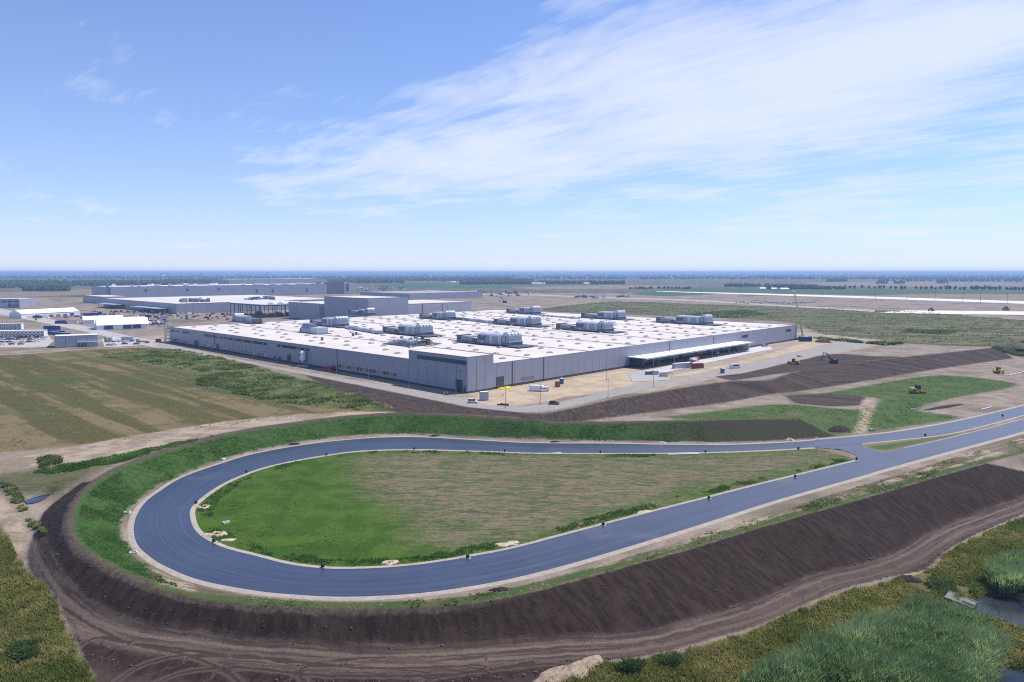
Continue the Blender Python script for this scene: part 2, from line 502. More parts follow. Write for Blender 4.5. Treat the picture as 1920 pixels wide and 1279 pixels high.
# ------------------------------------------------------------------ terrain mesh
PUDDLES = [hpl([(46, 938), (68, 929), (92, 921), (86, 934), (70, 943), (52, 946)], 1.0)]
POND = np.array([gp(a, b, -9.25) for a, b in [(1812, 1140), (1826, 1126), (1850, 1119), (1880, 1120), (1920, 1128), (2000, 1140), (2000, 1215), (1920, 1182),
                                              (1880, 1166), (1848, 1160), (1822, 1154)]])
POND2 = np.array([gp(a, b, -9.3) for a, b in [(1853, 1300), (1862, 1262), (1880, 1252), (1910, 1256), (1960, 1275), (2000, 1330), (1853, 1330)]])


def relief(P):
    """small real relief added to the smooth survey surface"""
    x, y = P[:, 0], P[:, 1]
    z = np.zeros(len(P))
    near = y < 460
    w = np.where(near, 1.0, 0.35)
    flat = np.maximum(np.maximum(RDS, sdf(P, RIGHTPOLY)), sdf(P, FACT))
    k = np.clip(-flat / 4.0, 0, 1)
    z += k * w * 0.22 * (fbm(x / 9, y / 9, 3, 3) - 0.5)
    soilw = np.clip(np.maximum(ZS['soil'], ZS['bank']) / 2 + .5, 0, 1)
    z += soilw * 0.42 * (fbm(x / 1.9, y / 1.9, 9, 3, .6) - 0.5)
    mw = np.clip(np.maximum(ZS['mright'], ZS['mleft']) / 2 + .2, 0, 1)
    z += mw * 0.6 * (fbm(x / 5.0, y / 5.0, 21, 3) - 0.5)
    # wheel ruts of the haul road
    d, a = seg_dist(P, HAUL)
    wob = (vnoise(a / 14, a * 0 + 3, 4) - .5) * 1.2
    for off in (-1.7, 1.3):
        z -= 0.16 * np.exp(-((d * np.sign(hside(P)) - off - wob) / 0.45) ** 2) * np.clip(ZS['soil'] / 1.5 + .8, 0, 1)
    rr_ = ruts_sd(P)
    z -= 0.12 * np.exp(-(rr_ / .5) ** 2) * np.clip(ZS['soil'] / 1.5, 0, 1)
    cd_, cs_ = seg_dist(P, CREST2)
    slope_w = soilw * np.clip(cd_ / 3, 0, 1) * np.clip((24 - cd_) / 4, 0, 1)
    z += slope_w * 0.40 * (fbm(cs_ / 1.7 + cd_ / 9, cd_ / 5.5, 31, 3, .6) - .5)
    # ponds and puddles are hollows
    for G in (POND, POND2):
        s = sdf(P, G)
        z += -np.clip((s + 1.5) / 3.0, 0, 1) * 1.0
    s = sdf(P, PUDDLES[0])
    z += -np.clip((s + .6) / 1.5, 0, 1) * 0.35
    # shallow ditch between the embankment and the wet meadow on the left
    return z


def ruts_sd(P):
    best = np.full(len(P), 99.)
    for L in RUTS:
        lo, hi = L[:, :2].min(0) - 8, L[:, :2].max(0) + 8
        m = (P[:, 0] > lo[0]) & (P[:, 0] < hi[0]) & (P[:, 1] > lo[1]) & (P[:, 1] < hi[1])
        if not m.any():
            continue
        q = P[m]
        d, _ = seg_dist(q, L)
        i = np.argmin(((q[:, None, :2] - L[None, :, :2]) ** 2).sum(2), axis=1)
        i = np.clip(i, 0, len(L) - 2)
        t = L[i + 1, :2] - L[i, :2]
        r = q[:, :2] - L[i, :2]
        sd_ = d * np.where(t[:, 0] * r[:, 1] - t[:, 1] * r[:, 0] >= 0, 1, -1)
        b = best[m]
        k = np.abs(sd_) < np.abs(b)
        b[k] = sd_[k]
        best[m] = b
    return best


def hside(P):
    """sign of the side of the haul road"""
    L = HAUL[:, :2]
    i = np.argmin(((P[:, None, 0] - L[None, ::6, 0]) ** 2 + (P[:, None, 1] - L[None, ::6, 1]) ** 2), axis=1) * 6
    i = np.clip(i, 0, len(L) - 2)
    t = L[i + 1] - L[i]
    r = P[:, :2] - L[i]
    return np.where(t[:, 0] * r[:, 1] - t[:, 1] * r[:, 0] >= 0, 1.0, -1.0)


ROADPOLY = np.vstack([resample(ROAD_OUT, 110), resample(ROAD_IN, 110)[::-1]])
RIGHTPOLY = np.array([gp(a, b, 0) for a, b in [(1500, 829), (1547, 820), (1630, 812), (1700, 803), (1800, 785), (1920, 757), (2080, 716), (2080, 776), (1920, 815),
                                               (1694, 877), (1600, 903), (1600, 860), (1510, 842)]])
# main hall plan (needed to keep the ground flat under it)
C0 = gp(877, 737.5, Z_PLAT)
Rend = gp(1494, 637.0, Z_PLAT)
Uv = (Rend - C0)[:2]
LU = float(np.linalg.norm(Uv))
Uv = Uv / LU
Vv = np.array([-Uv[1], Uv[0]])
# length of the left wall from the pixel column of its far end
_k = (316 - 960) / F_PX
LV = float((_k * C0[1] - C0[0]) / (Vv[0] - _k * Vv[1]))
print("hall", C0, "U", Uv, LU, "V", Vv, LV)


def hw(u, v, z=0.0):
    """main-hall coordinates -> world (u along the right wall, v along the left wall, z above the yard)"""
    q = C0[:2] + Uv * u + Vv * v
    return np.array([q[0], q[1], Z_PLAT + z])


FACT = np.array([hw(-1, -1), hw(LU + 1, -1), hw(LU + 1, LV + 1), hw(-1, LV + 1)])


def grid_pts(x0, x1, y0, y1, s, keep):
    xs = np.arange(x0, x1 + s * .5, s)
    ys = np.arange(y0, y1 + s * .5, s)
    X, Y = np.meshgrid(xs, ys)
    nx, ny = len(xs), len(ys)
    P = np.stack([X.ravel(), Y.ravel()], 1)
    cxs = (xs[:-1] + xs[1:]) / 2
    cys = (ys[:-1] + ys[1:]) / 2
    CX, CY = np.meshgrid(cxs, cys)
    k = keep(CX.ravel(), CY.ravel())
    j, i = np.divmod(np.nonzero(k)[0], nx - 1)
    q = np.stack([j * nx + i, j * nx + i + 1, (j + 1) * nx + i + 1, (j + 1) * nx + i], 1)
    used = np.unique(q)
    remap = np.full(len(P), -1)
    remap[used] = np.arange(len(used))
    return P[used], remap[q]


WEDGE = 960 / F_PX
Y1, Y2, Y3 = 290.0, 960.0, 6000.0
patches = [
    grid_pts(-300, 300, 62, Y1, 0.8, lambda x, y: (np.abs(x) < WEDGE * y + 44)),
    grid_pts(-765, 765, Y1, Y2, 2.5, lambda x, y: (np.abs(x) < WEDGE * y + 60)),
    grid_pts(-4800, 4800, Y2, Y3, 40.0, lambda x, y: (np.abs(x) < WEDGE * y + 300)),
]
ZN = ['lmix', 'field', 'weeds', 'plain', 'rmeadow', 'yard', 'sandL', 'sandR', 'gravel', 'tan', 'soilA', 'bank', 'dig', 'greenlow', 'island', 'spill', 'berm',
      'soil', 'verge', 'infield', 'infbrown', 'mleft', 'ltrack', 'mright', 'sandpatch', 'greenstrip', 'ruts',
      'greenA', 'tanA', 'tanB', 'greenB', 'tanC', 'greenC', 'tanD']
ATTR = {}          # packed attributes: several zones that share a look
GROUPS = {
    'z_plain': ['plain'], 'z_field': ['field'], 'z_weeds': ['weeds', 'greenstrip'], 'z_rmeadow': ['rmeadow', 'lmix'], 'z_yard': ['yard'],
    'z_sand': ['sandL', 'sandR', 'sandpatch'], 'z_gravel': ['gravel'], 'z_tan': ['tan', 'ltrack', 'ruts'], 'z_bank': ['bank', 'soilA', 'spill', 'dig'],
    'z_green': ['greenlow', 'island'], 'z_berm': ['berm'], 'z_soil': ['soil'], 'z_verge': ['verge'], 'z_infield': ['infield'], 'z_infbrown': ['infbrown'],
    'z_meadow': ['mleft', 'mright'], 'z_fargreen': ['greenA', 'greenB', 'greenC'], 'z_fartan': ['tanA', 'tanB', 'tanC', 'tanD'],
}
NAMES = [('ground', None), ('farmland', ['z_plain', 'z_fargreen', 'z_fartan']), ('mown_field', ['z_field', 'z_weeds']),
         ('rough_meadow', ['z_rmeadow']), ('factory_yard', ['z_yard', 'z_sand']), ('service_road', ['z_gravel']),
         ('dirt_track', ['z_tan']), ('green_field', ['z_green']), ('soil_bank', ['z_bank']), ('embankment', ['z_soil', 'z_berm']),
         ('grass_verge', ['z_verge']), ('infield', ['z_infield', 'z_infbrown']), ('wet_meadow', ['z_meadow'])]
terrain_jobs = []
CREST2 = resample(CREST, 120)
for pi, (P, Q) in enumerate(patches):
    ZS = {}
    for n in ZN:
        G = Zones[n]
        lo, hi = G[:, :2].min(0) - 35, G[:, :2].max(0) + 35
        m = (P[:, 0] > lo[0]) & (P[:, 0] < hi[0]) & (P[:, 1] > lo[1]) & (P[:, 1] < hi[1])
        s = np.full(len(P), -30.0)
        if m.any():
            s[m] = np.clip(sdf(P[m], G), -30, 30) if pi < 2 else np.clip(sdf(P[m], G), -300, 300)
        ZS[n] = s
    z = hbase(P[:, 0], P[:, 1])
    if pi < 2:
        RDS = sdf(P, ROADPOLY)
        z = z + relief(P)
        rd = np.maximum(RDS, sdf(P, RIGHTPOLY))
        kf = np.clip(rd / 1.2 + 1.6, 0, 1)
        z = z * (1 - kf) - 0.06 * kf
        pk = np.clip((sdf(P, PUDDLES[0]) + 2.2) / 2.0, 0, 1)
        pc = PUDDLES[0].mean(0)
        z = z * (1 - pk) + (float(hbase(pc[0], pc[1])) - .25) * pk
        fd = sdf(P, FACT)
        z -= np.clip(fd / 4, 0, 1) * 0.5
    else:
        z = np.full(len(P), Z_PLAT)
    A = {k: np.max([ZS[n] for n in v], axis=0) for k, v in GROUPS.items()}
    if pi < 2:
        A['crest_d'], A['crest_s'] = seg_dist(P, CREST2)
        d, a = seg_dist(P, HAUL)
        A['haul_d'] = d * hside(P)
        A['rut_d'] = ruts_sd(P)
    else:
        A['crest_d'] = np.full(len(P), 99.)
        A['crest_s'] = np.zeros(len(P))
        A['haul_d'] = np.full(len(P), 99.)
        A['rut_d'] = np.full(len(P), 99.)
    lab = np.zeros(len(Q), int)
    for li, (nm, gs) in enumerate(NAMES):
        if gs:
            s = np.max([A[g] for g in gs], axis=0)[Q].mean(1)
            lab[s > 0] = li
    terrain_jobs.append((P, z, Q, A, lab))

# ------------------------------------------------------------------ material helpers
class NT:
    def __init__(self, name):
        self.m = bpy.data.materials.new(name)
        self.m.use_nodes = True
        self.n = self.m.node_tree.nodes
        self.l = self.m.node_tree.links
        self.n.clear()
        self.out = self.n.new('ShaderNodeOutputMaterial')
        self.b = self.n.new('ShaderNodeBsdfPrincipled')
        self.l.new(self.b.outputs[0], self.out.inputs['Surface'])
        self._pos = None

    def put(self, sock, v):
        if isinstance(v, (int, float)):
            sock.default_value = v
        elif isinstance(v, (tuple, list)):
            sock.default_value = tuple(v) + (1,) if len(v) == 3 and sock.type == 'RGBA' else tuple(v)
        else:
            self.l.new(v, sock)

    def math(self, op, a, b=None, c=None, clamp=False):
        n = self.n.new('ShaderNodeMath')
        n.operation = op
        n.use_clamp = clamp
        for i, v in enumerate((a, b, c)):
            if v is not None:
                self.put(n.inputs[i], v)
        return n.outputs[0]

    def mix(self, f, a, b, mode='MIX'):
        n = self.n.new('ShaderNodeMix')
        n.data_type = 'RGBA'
        n.blend_type = mode
        self.put(n.inputs['Factor'], f)
        self.put(n.inputs['A'], a)
        self.put(n.inputs['B'], b)
        return n.outputs['Result']

    def pos(self):
        if self._pos is None:
            n = self.n.new('ShaderNodeTexCoord')
            self._pos = n.outputs['Object']
        return self._pos

    def attr(self, name):
        n = self.n.new('ShaderNodeAttribute')
        n.attribute_name = name
        return n.outputs['Fac']

    def noise(self, scale, detail=3, rough=.5, vec=None, scl=None, rot=0, dist=0, loc=None):
        n = self.n.new('ShaderNodeTexNoise')
        n.inputs['Scale'].default_value = scale
        n.inputs['Detail'].default_value = detail
        n.inputs['Roughness'].default_value = rough
        n.inputs['Distortion'].default_value = dist
        v = vec if vec is not None else self.pos()
        if rot:
            m = self.n.new('ShaderNodeMapping')
            m.inputs['Rotation'].default_value = (0, 0, rot)
            self.l.new(v, m.inputs['Vector'])
            v = m.outputs[0]
        if scl or loc:
            m = self.n.new('ShaderNodeMapping')
            m.inputs['Scale'].default_value = scl or (1, 1, 1)
            m.inputs['Location'].default_value = loc or (0, 0, 0)
            self.l.new(v, m.inputs['Vector'])
            v = m.outputs[0]
        self.l.new(v, n.inputs['Vector'])
        return n.outputs['Fac']

    def rng(self, v, a, b, c=0., d=1., smooth=True):
        n = self.n.new('ShaderNodeMapRange')
        n.interpolation_type = 'SMOOTHSTEP' if smooth else 'LINEAR'
        n.clamp = True
        self.put(n.inputs['Value'], v)
        for k, q in zip(('From Min', 'From Max', 'To Min', 'To Max'), (a, b, c, d)):
            self.put(n.inputs[k], q)
        return n.outputs[0]

    def bump(self, h, strength=.5, dist=.1):
        n = self.n.new('ShaderNodeBump')
        n.inputs['Strength'].default_value = strength
        n.inputs['Distance'].default_value = dist
        self.l.new(h, n.inputs['Height'])
        self.l.new(n.outputs[0], self.b.inputs['Normal'])

    def done(self, color=None, rough=None, metal=None, spec=None):
        if color is not None:
            self.put(self.b.inputs['Base Color'], color)
        if rough is not None:
            self.put(self.b.inputs['Roughness'], rough)
        if metal is not None:
            self.put(self.b.inputs['Metallic'], metal)
        if spec is not None:
            self.put(self.b.inputs['Specular IOR Level'], spec)
        return self.m


MATS = {}


def paint(name, col, rough=.55, metal=0., var=.12, scale=.6, spec=.5, bump=0.):
    """plain coloured surface with slight procedural mottling"""
    if name in MATS:
        return MATS[name]
    t = NT(name)
    f = t.noise(scale, 4, .6)
    c = t.mix(t.rng(f, .3, .7), tuple(x * (1 - var) for x in col), tuple(min(1, x * (1 + var)) for x in col))
    t.done(c, rough, metal, spec)
    if bump:
        t.bump(f, bump, .1)
    MATS[name] = t.m
    return t.m


# ------------------------------------------------------------------ ground material
g = NT("ground_soil_and_grass")
nL = g.noise(.018, 4, .55)
nM = g.noise(.11, 5, .6)
nS = g.noise(.75, 5, .62)
nF = g.noise(4.5, 3, .6)
nXs = g.noise(.33, 6, .68, scl=(.20, 1, 1), rot=.06, dist=1.2)                 # streaks across the view: drilled rows of the infield
nStripe = g.noise(.10, 4, .55, scl=(.07, 1, 1), rot=-math.atan2(Vv[1], Vv[0]))   # mowing strips of the left field
nMead = g.noise(.05, 5, .62, scl=(.35, 1, 1))
cdist = g.attr('crest_d')
cpos = g.attr('crest_s')
cv = g.n.new('ShaderNodeCombineXYZ')
g.l.new(cpos, cv.inputs[0])
g.l.new(cdist, cv.inputs[1])
nSlope = g.noise(1.0, 5, .65, vec=cv.outputs[0], scl=(.75, .22, 1), rot=.15)
nVerge = g.noise(1.0, 4, .6, vec=cv.outputs[0], scl=(.05, .45, 1))
haul = g.attr('haul_d')
hv = g.n.new('ShaderNodeCombineXYZ')
g.l.new(g.math('MULTIPLY', cpos, .05), hv.inputs[0])
g.l.new(haul, hv.inputs[1])
nHaul = g.noise(1.3, 4, .6, vec=hv.outputs[0])

edge = g.math('SUBTRACT', g.math('ADD', g.math('MULTIPLY', nS, .7), g.math('MULTIPLY', nM, .6)), .65)


def fac(name, amp, soft, bias=0.):
    s = g.math('ADD', g.attr(name), g.math('MULTIPLY', edge, amp))
    return g.rng(s, -soft + bias, soft + bias)


def two(f, a, b, lo=.42, hi=.58):
    return g.mix(g.rng(f, lo, hi), a, b)


# base: disturbed, dusty site soil
col = g.mix(g.rng(nM, .35, .65), (.25, .195, .155), (.38, .31, .255))
col = g.mix(g.rng(nL, .5, .64), col, (.19, .165, .11))
# open plain: fields and fallow, tone by large noise
pl = two(nL, (.085, .105, .045), (.20, .165, .10), .42, .58)
pl = g.mix(g.rng(nM, .5, .7, 0, .5), pl, (.06, .085, .035))
col = g.mix(fac('z_plain', 30, 20), col, pl)
col = g.mix(g.rng(g.attr('z_fargreen'), -15, 15), col, two(nL, (.055, .115, .055), (.075, .135, .06)))
col = g.mix(g.rng(g.attr('z_fartan'), -15, 15), col, two(nL, (.30, .23, .155), (.24, .19, .125)))
# rough meadow right of the hall
rm = two(nMead, (.075, .085, .034), (.20, .175, .095), .36, .66)
rm = g.mix(g.rng(nXs, .56, .70), rm, (.05, .068, .028))
rm = g.mix(g.rng(nM, .62, .74, 0, .8), rm, (.28, .24, .15))
col = g.mix(fac('z_rmeadow', 14, 4), col, rm)
# left field
fl = two(nStripe, (.108, .096, .032), (.225, .172, .085), .45, .55)
fl = g.mix(g.rng(nM, .48, .66, 0, .65), fl, (.075, .078, .028))
fl = g.mix(g.rng(nL, .50, .62, 0, .7), fl, (.07, .10, .025))
fl = g.mix(g.rng(nS, .55, .75, 0, .35), fl, (.27, .215, .125))
col = g.mix(fac('z_field', 9, 2), col, fl)
wd = two(nM, (.055, .095, .02), (.15, .165, .065), .38, .66)
wd = g.mix(g.rng(nS, .58, .74), wd, (.27, .26, .15))
col = g.mix(fac('z_weeds', 14, 4), col, wd)
# yard, sand, gravel
yd = two(nM, (.47, .385, .29), (.37, .31, .25))
col = g.mix(fac('z_yard', 4, 1.5), col, yd)
sn = two(nM, (.60, .475, .335), (.48, .385, .28))
sn = g.mix(g.rng(nXs, .55, .7, 0, .5), sn, (.66, .56, .43))
col = g.mix(fac('z_sand', 6, 1), col, sn)
gr = two(nS, (.37, .335, .31), (.455, .41, .375))
gr = g.mix(g.rng(nL, .45, .6, 0, .5), gr, (.34, .335, .345))
# low fields and tracks
lowg = two(nM, (.062, .125, .024), (.095, .135, .042))
lowg = g.mix(g.rng(nL, .54, .66, 0, .6), lowg, (.17, .15, .085))
lowbrown = two(nXs, (.155, .115, .095), (.22, .175, .145))
lo_m = g.rng(g.attr('crest_s'), 0, 1)
col = g.mix(fac('z_green', 9, 2.5), col, lowg)
bk = two(nSlope, (.050, .034, .030), (.088, .062, .054))
bk = g.mix(g.rng(nM, .55, .75, 0, .6), bk, (.14, .105, .09))
col = g.mix(fac('z_bank', 4, 1.2), col, bk)
col = g.mix(fac('z_gravel', 2.0, .8), col, gr)
tn = two(nM, (.46, .37, .27), (.30, .235, .175))
tn = g.mix(g.rng(nXs, .5, .7, 0, .6), tn, (.54, .45, .34))
col = g.mix(fac('z_tan', 5, 1.2), col, tn)
# wet meadow near the camera
mw = two(nM, (.105, .108, .027), (.165, .135, .052), .40, .62)
mw = g.mix(g.rng(nS, .52, .7, 0, .7), mw, (.062, .085, .018))
mw = g.mix(g.rng(nL, .5, .6, 0, .5), mw, (.19, .155, .07))
col = g.mix(fac('z_meadow', 3.0, .7), col, mw)
# bare dark soil of the embankment and the haul road along its foot
sl = two(nSlope, (.020, .0115, .0090), (.050, .0305, .0245), .36, .66)
sl = g.mix(g.rng(nM, .54, .70, 0, .4), sl, (.078, .051, .042))
sl = g.mix(g.rng(nF, .58, .75, 0, .22), sl, (.13, .095, .08))
hr = two(nHaul, (.072, .049, .040), (.140, .102, .083), .40, .62)
hmask = g.rng(g.math('ADD', g.math('ABSOLUTE', haul), g.math('MULTIPLY', edge, 3.0)), 4.4, 2.6)
sl = g.mix(hmask, sl, hr)
wheel = g.math('ABSOLUTE', g.math('SUBTRACT', g.math('ABSOLUTE', g.math('ADD', haul, g.math('MULTIPLY', edge, .8))), 1.35))
sl = g.mix(g.rng(wheel, .62, .25, 0, .7), sl, (.20, .152, .125))
rut = g.math('ABSOLUTE', g.math('ADD', g.attr('rut_d'), g.math('MULTIPLY', edge, .8)))
sl = g.mix(g.rng(rut, 1.3, .5, 0, .6), sl, (.145, .106, .088))
sl = g.mix(g.rng(rut, .45, .2, 0, .8), sl, (.040, .026, .021))
fl_m = g.rng(g.math('SUBTRACT', cdist, g.math('MULTIPLY', edge, 6)), 15, 20)
sl = g.mix(g.math('MULTIPLY', fl_m, .55), sl, (.105, .074, .062))
col = g.mix(fac('z_soil', 1.6, .5), col, sl)
# grassed inner face of the berm, brown crest
bg = two(nS, (.030, .078, .014), (.060, .130, .024), .36, .64)
bg = g.mix(g.rng(nM, .52, .70, 0, .75), bg, (.055, .05, .03))
bg = g.mix(g.rng(nF, .60, .72, 0, .55), bg, (.10, .16, .045))
bg = g.mix(g.rng(g.math('ADD', cpos, g.math('MULTIPLY', edge, 60)), 85, 30, 0, .85), bg, (.042, .036, .024))
bmask = fac('z_berm', 3.0, .8, .5)
cmask = g.rng(g.math('SUBTRACT', cdist, g.math('MULTIPLY', edge, 1.6)), 1.5, .7)
col = g.mix(bmask, col, bg)
crestc = two(nS, (.080, .057, .045), (.125, .093, .073))
col = g.mix(g.math('MULTIPLY', cmask, g.rng(cpos, 430, 400, 0, .9)), col, crestc)
# verge between the near road and the embankment
vs_ = g.math('ADD', cdist, g.math('MULTIPLY', edge, 4))
vg = g.mix(g.rng(vs_, 1.6, 3.4), two(nM, (.062, .105, .024), (.095, .115, .04)), two(nM, (.20, .155, .115), (.13, .105, .075)))
vg = g.mix(g.rng(g.math('ADD', nVerge, g.math('MULTIPLY', edge, .35)), .50, .60, 0, .9), vg, g.mix(g.rng(vs_, 1.2, 2.8), vg, (.44, .35, .255)))
vg = g.mix(g.rng(nS, .54, .68, 0, .4), vg, (.06, .10, .022))
col = g.mix(fac('z_verge', 2.0, .5), col, vg)
# infield lawn
inf = two(nM, (.042, .106, .005), (.074, .142, .012))
inf = g.mix(g.rng(nXs, .52, .70, 0, .45), inf, (.09, .15, .03))
inf = g.mix(g.rng(nF, .6, .75, 0, .4), inf, (.025, .075, .008))
inf = g.mix(g.rng(nL, .56, .68, 0, .5), inf, (.12, .135, .05))
col = g.mix(fac('z_infield', .8, .4), col, inf)
ib = two(nXs, (.075, .105, .034), (.235, .165, .125), .40, .54)
ib = g.mix(g.rng(nS, .50, .66, 0, .6), ib, (.26, .195, .145))
ib = g.mix(g.rng(nM, .54, .66, 0, .8), ib, (.07, .115, .03))
nFleck = g.noise(1.0, 4, .7, scl=(.20, 1, 1), rot=-.08, dist=1.6)
ib = g.mix(g.rng(nFleck, .54, .61, 0, .6), ib, (.35, .26, .185))
ib = g.mix(g.rng(nFleck, .49, .40, 0, .85), ib, (.062, .098, .024))
col = g.mix(g.math('MULTIPLY', fac('z_infbrown', 34, 10), .86), col, ib)
# clumps and grain everywhere
nG = g.noise(1.7, 4, .7)
col = g.mix(g.rng(nG, .40, .62, 0, .42), col, g.mix(1.0, col, (.42, .44, .38), 'MULTIPLY'))
col = g.mix(g.rng(nG, .56, .68, 0, .22), col, g.mix(1.0, col, (1.7, 1.6, 1.5), 'MULTIPLY'))
col = g.mix(g.rng(nF, .3, .7, 0, .28), col, (.03, .028, .02))
g.bump(g.math('ADD', g.math('MULTIPLY', nF, .35), nS), .55, .35)
GROUND = g.done(col, .95, 0, .15)


# ------------------------------------------------------------------ mesh helpers
def link(o, parent=None):
    COL.objects.link(o)
    if parent is not None:
        o.parent = parent
    return o


def tag(o, label=None, cat=None, group=None, kind=None):
    if label:
        o['label'] = label
    if cat:
        o['category'] = cat
    if group:
        o['group'] = group
    if kind:
        o['kind'] = kind
    return o


def mesh_obj(name, verts, faces, mat, parent=None, smooth=False):
    me = bpy.data.meshes.new(name)
    if isinstance(verts, np.ndarray) and isinstance(faces, np.ndarray):
        nq = faces.shape[1]
        me.vertices.add(len(verts))
        me.vertices.foreach_set('co', np.ascontiguousarray(verts, dtype=np.float32).ravel())
        me.loops.add(faces.size)
        me.loops.foreach_set('vertex_index', np.ascontiguousarray(faces, dtype=np.int32).ravel())
        me.polygons.add(len(faces))
        me.polygons.foreach_set('loop_start', np.arange(0, faces.size, nq, dtype=np.int32))
        me.update(calc_edges=True)
        me.validate()
    else:
        me.from_pydata([tuple(map(float, v)) for v in verts], [], [tuple(int(i) for i in f) for f in faces])
    for m in (mat if isinstance(mat, (list, tuple)) else [mat]):
        me.materials.append(m)
    if smooth:
        me.polygons.foreach_set('use_smooth', np.ones(len(me.polygons), bool))
    o = bpy.data.objects.new(name, me)
    return link(o, parent)


for (P, z, Q, A, lab) in terrain_jobs:
    V = np.column_stack([P, z])
    for li in np.unique(lab):
        q = Q[lab == li]
        used = np.unique(q)
        rm_ = np.full(len(P), -1)
        rm_[used] = np.arange(len(used))
        nm = NAMES[li][0]
        o = mesh_obj(nm, V[used], rm_[q], GROUND, smooth=True)
        tag(o, kind='structure')
        for k, v in A.items():
            at = o.data.attributes.new(k, 'FLOAT', 'POINT')
            at.data.foreach_set('value', v[used].astype(np.float32))


def plain_sheet(name, P, Q, z):
    o = mesh_obj(name, np.column_stack([P, z]), Q, GROUND, smooth=True)
    tag(o, kind='structure')
    n = len(P)
    for k in list(GROUPS) + ['crest_d', 'crest_s', 'haul_d', 'rut_d']:
        at = o.data.attributes.new(k, 'FLOAT', 'POINT')
        val = 99.0 if k in ('z_plain', 'crest_d', 'haul_d', 'rut_d') else (-30.0 if k.startswith('z_') else 0.0)
        at.data.foreach_set('value', np.full(n, val, np.float32))
    return o


P_, Q_ = grid_pts(-6000, 6000, -300, 6000, 100, lambda x, y: (np.abs(x) > WEDGE * y + np.where(y > Y2, 230, 95)))
plain_sheet('farmland', P_, Q_, np.minimum(hbase(P_[:, 0], P_[:, 1]), Z_PLAT) - 0.6)
P_, Q_ = grid_pts(-48000, 48000, 6000, 60000, 3000, lambda x, y: x > -1e9)
plain_sheet('farmland', P_, Q_, np.full(len(P_), Z_PLAT - .02))

# ------------------------------------------------------------------ asphalt ring road
t = NT("asphalt")
uvn = t.n.new('ShaderNodeUVMap')
n1 = t.noise(.05, 4, .6)
n2 = t.noise(3.0, 3, .6)
n3 = t.noise(1.0, 4, .6, vec=uvn.outputs[0], scl=(.02, .9, 1))
c = t.mix(t.rng(n1, .3, .7), (.024, .030, .056), (.034, .042, .074))
c = t.mix(t.rng(n3, .45, .7, 0, .8), c, (.046, .056, .092))
c = t.mix(t.rng(n2, .55, .75, 0, .4), c, (.020, .024, .040))
n4 = t.noise(.9, 3, .6, vec=uvn.outputs[0], scl=(.004, 1.3, 1))            # wheel paths and paver lanes along the road
c = t.mix(t.rng(n4, .54, .60, 0, .55), c, (.060, .070, .104))
n5 = t.noise(.035, 5, .65)
c = t.mix(t.rng(n5, .56, .68, 0, .5), c, (.095, .090, .100))               # dust carried on from the verge
t.bump(n2, .15, .02)
ASPHALT = t.done(c, t.rng(n3, .3, .7, .30, .42), 0, .95)
GRAVEL = paint('crushed_stone', (.36, .315, .265), .95, 0, .14, .6, .2)


def strip(A, B, n, across, z, uv=True):
    A = resample(A, n)
    B = resample(B, n)
    V = []
    UV = []
    L = np.r_[0, np.cumsum(np.linalg.norm(np.diff((A + B)[:, :2] / 2, axis=0), axis=1))]
    for i in range(n):
        for j in range(across + 1):
            k = j / across
            p = A[i] * (1 - k) + B[i] * k
            V.append((p[0], p[1], z + 0.12 * (0.25 - (k - .5) ** 2)))
            UV.append((L[i], k * 12))
    Fq = [(i * (across + 1) + j, (i + 1) * (across + 1) + j, (i + 1) * (across + 1) + j + 1, i * (across + 1) + j + 1)
          for i in range(n - 1) for j in range(across)]
    return V, Fq, UV


def match(A, B, n):
    """pair points of B with A by nearest normal section so that the strip is not sheared"""
    A = resample(A, n)
    Bd = resample(B, n * 6)
    s = np.linspace(0, 1, n)
    idx = []
    last = 0
    for i in range(n):
        d = np.linalg.norm(Bd[:, :2] - A[i, :2], axis=1)
        w = np.abs(np.linspace(0, 1, len(Bd)) - s[i])
        d = d + np.where(w > .12, 1e3, 0)
        k = int(np.argmin(d))
        k = max(k, last)
        last = k
        idx.append(k)
    idx[0], idx[-1] = 0, len(Bd) - 1
    idx = np.array(idx, float)
    for _ in range(6):
        idx[1:-1] = (idx[:-2] + idx[1:-1] * 2 + idx[2:]) / 4
    return A, Bd[np.round(idx).astype(int)]


RB, RA = match(ROAD_IN, ROAD_OUT, 260)
V, Fq, UV = [], [], []


def addstrip(a, b, n, across, z):
    v, f, u = strip(a, b, n, across, z)
    o = len(V)
    V.extend(v)
    UV.extend(u)
    Fq.extend([tuple(i + o for i in q) for q in f])


def strip_pairs(A, B, across, z):
    o = len(V)
    L = np.r_[0, np.cumsum(np.linalg.norm(np.diff((A + B)[:, :2] / 2, axis=0), axis=1))]
    for i in range(len(A)):
        for j in range(across + 1):
            k = j / across
            p = A[i] * (1 - k) + B[i] * k
            V.append((p[0], p[1], z + .12 * (.25 - (k - .5) ** 2)))
            UV.append((L[i], k * 12))
    for i in range(len(A) - 1):
        for j in range(across):
            a = o + i * (across + 1) + j
            Fq.append((a, a + across + 1, a + across + 2, a + 1))


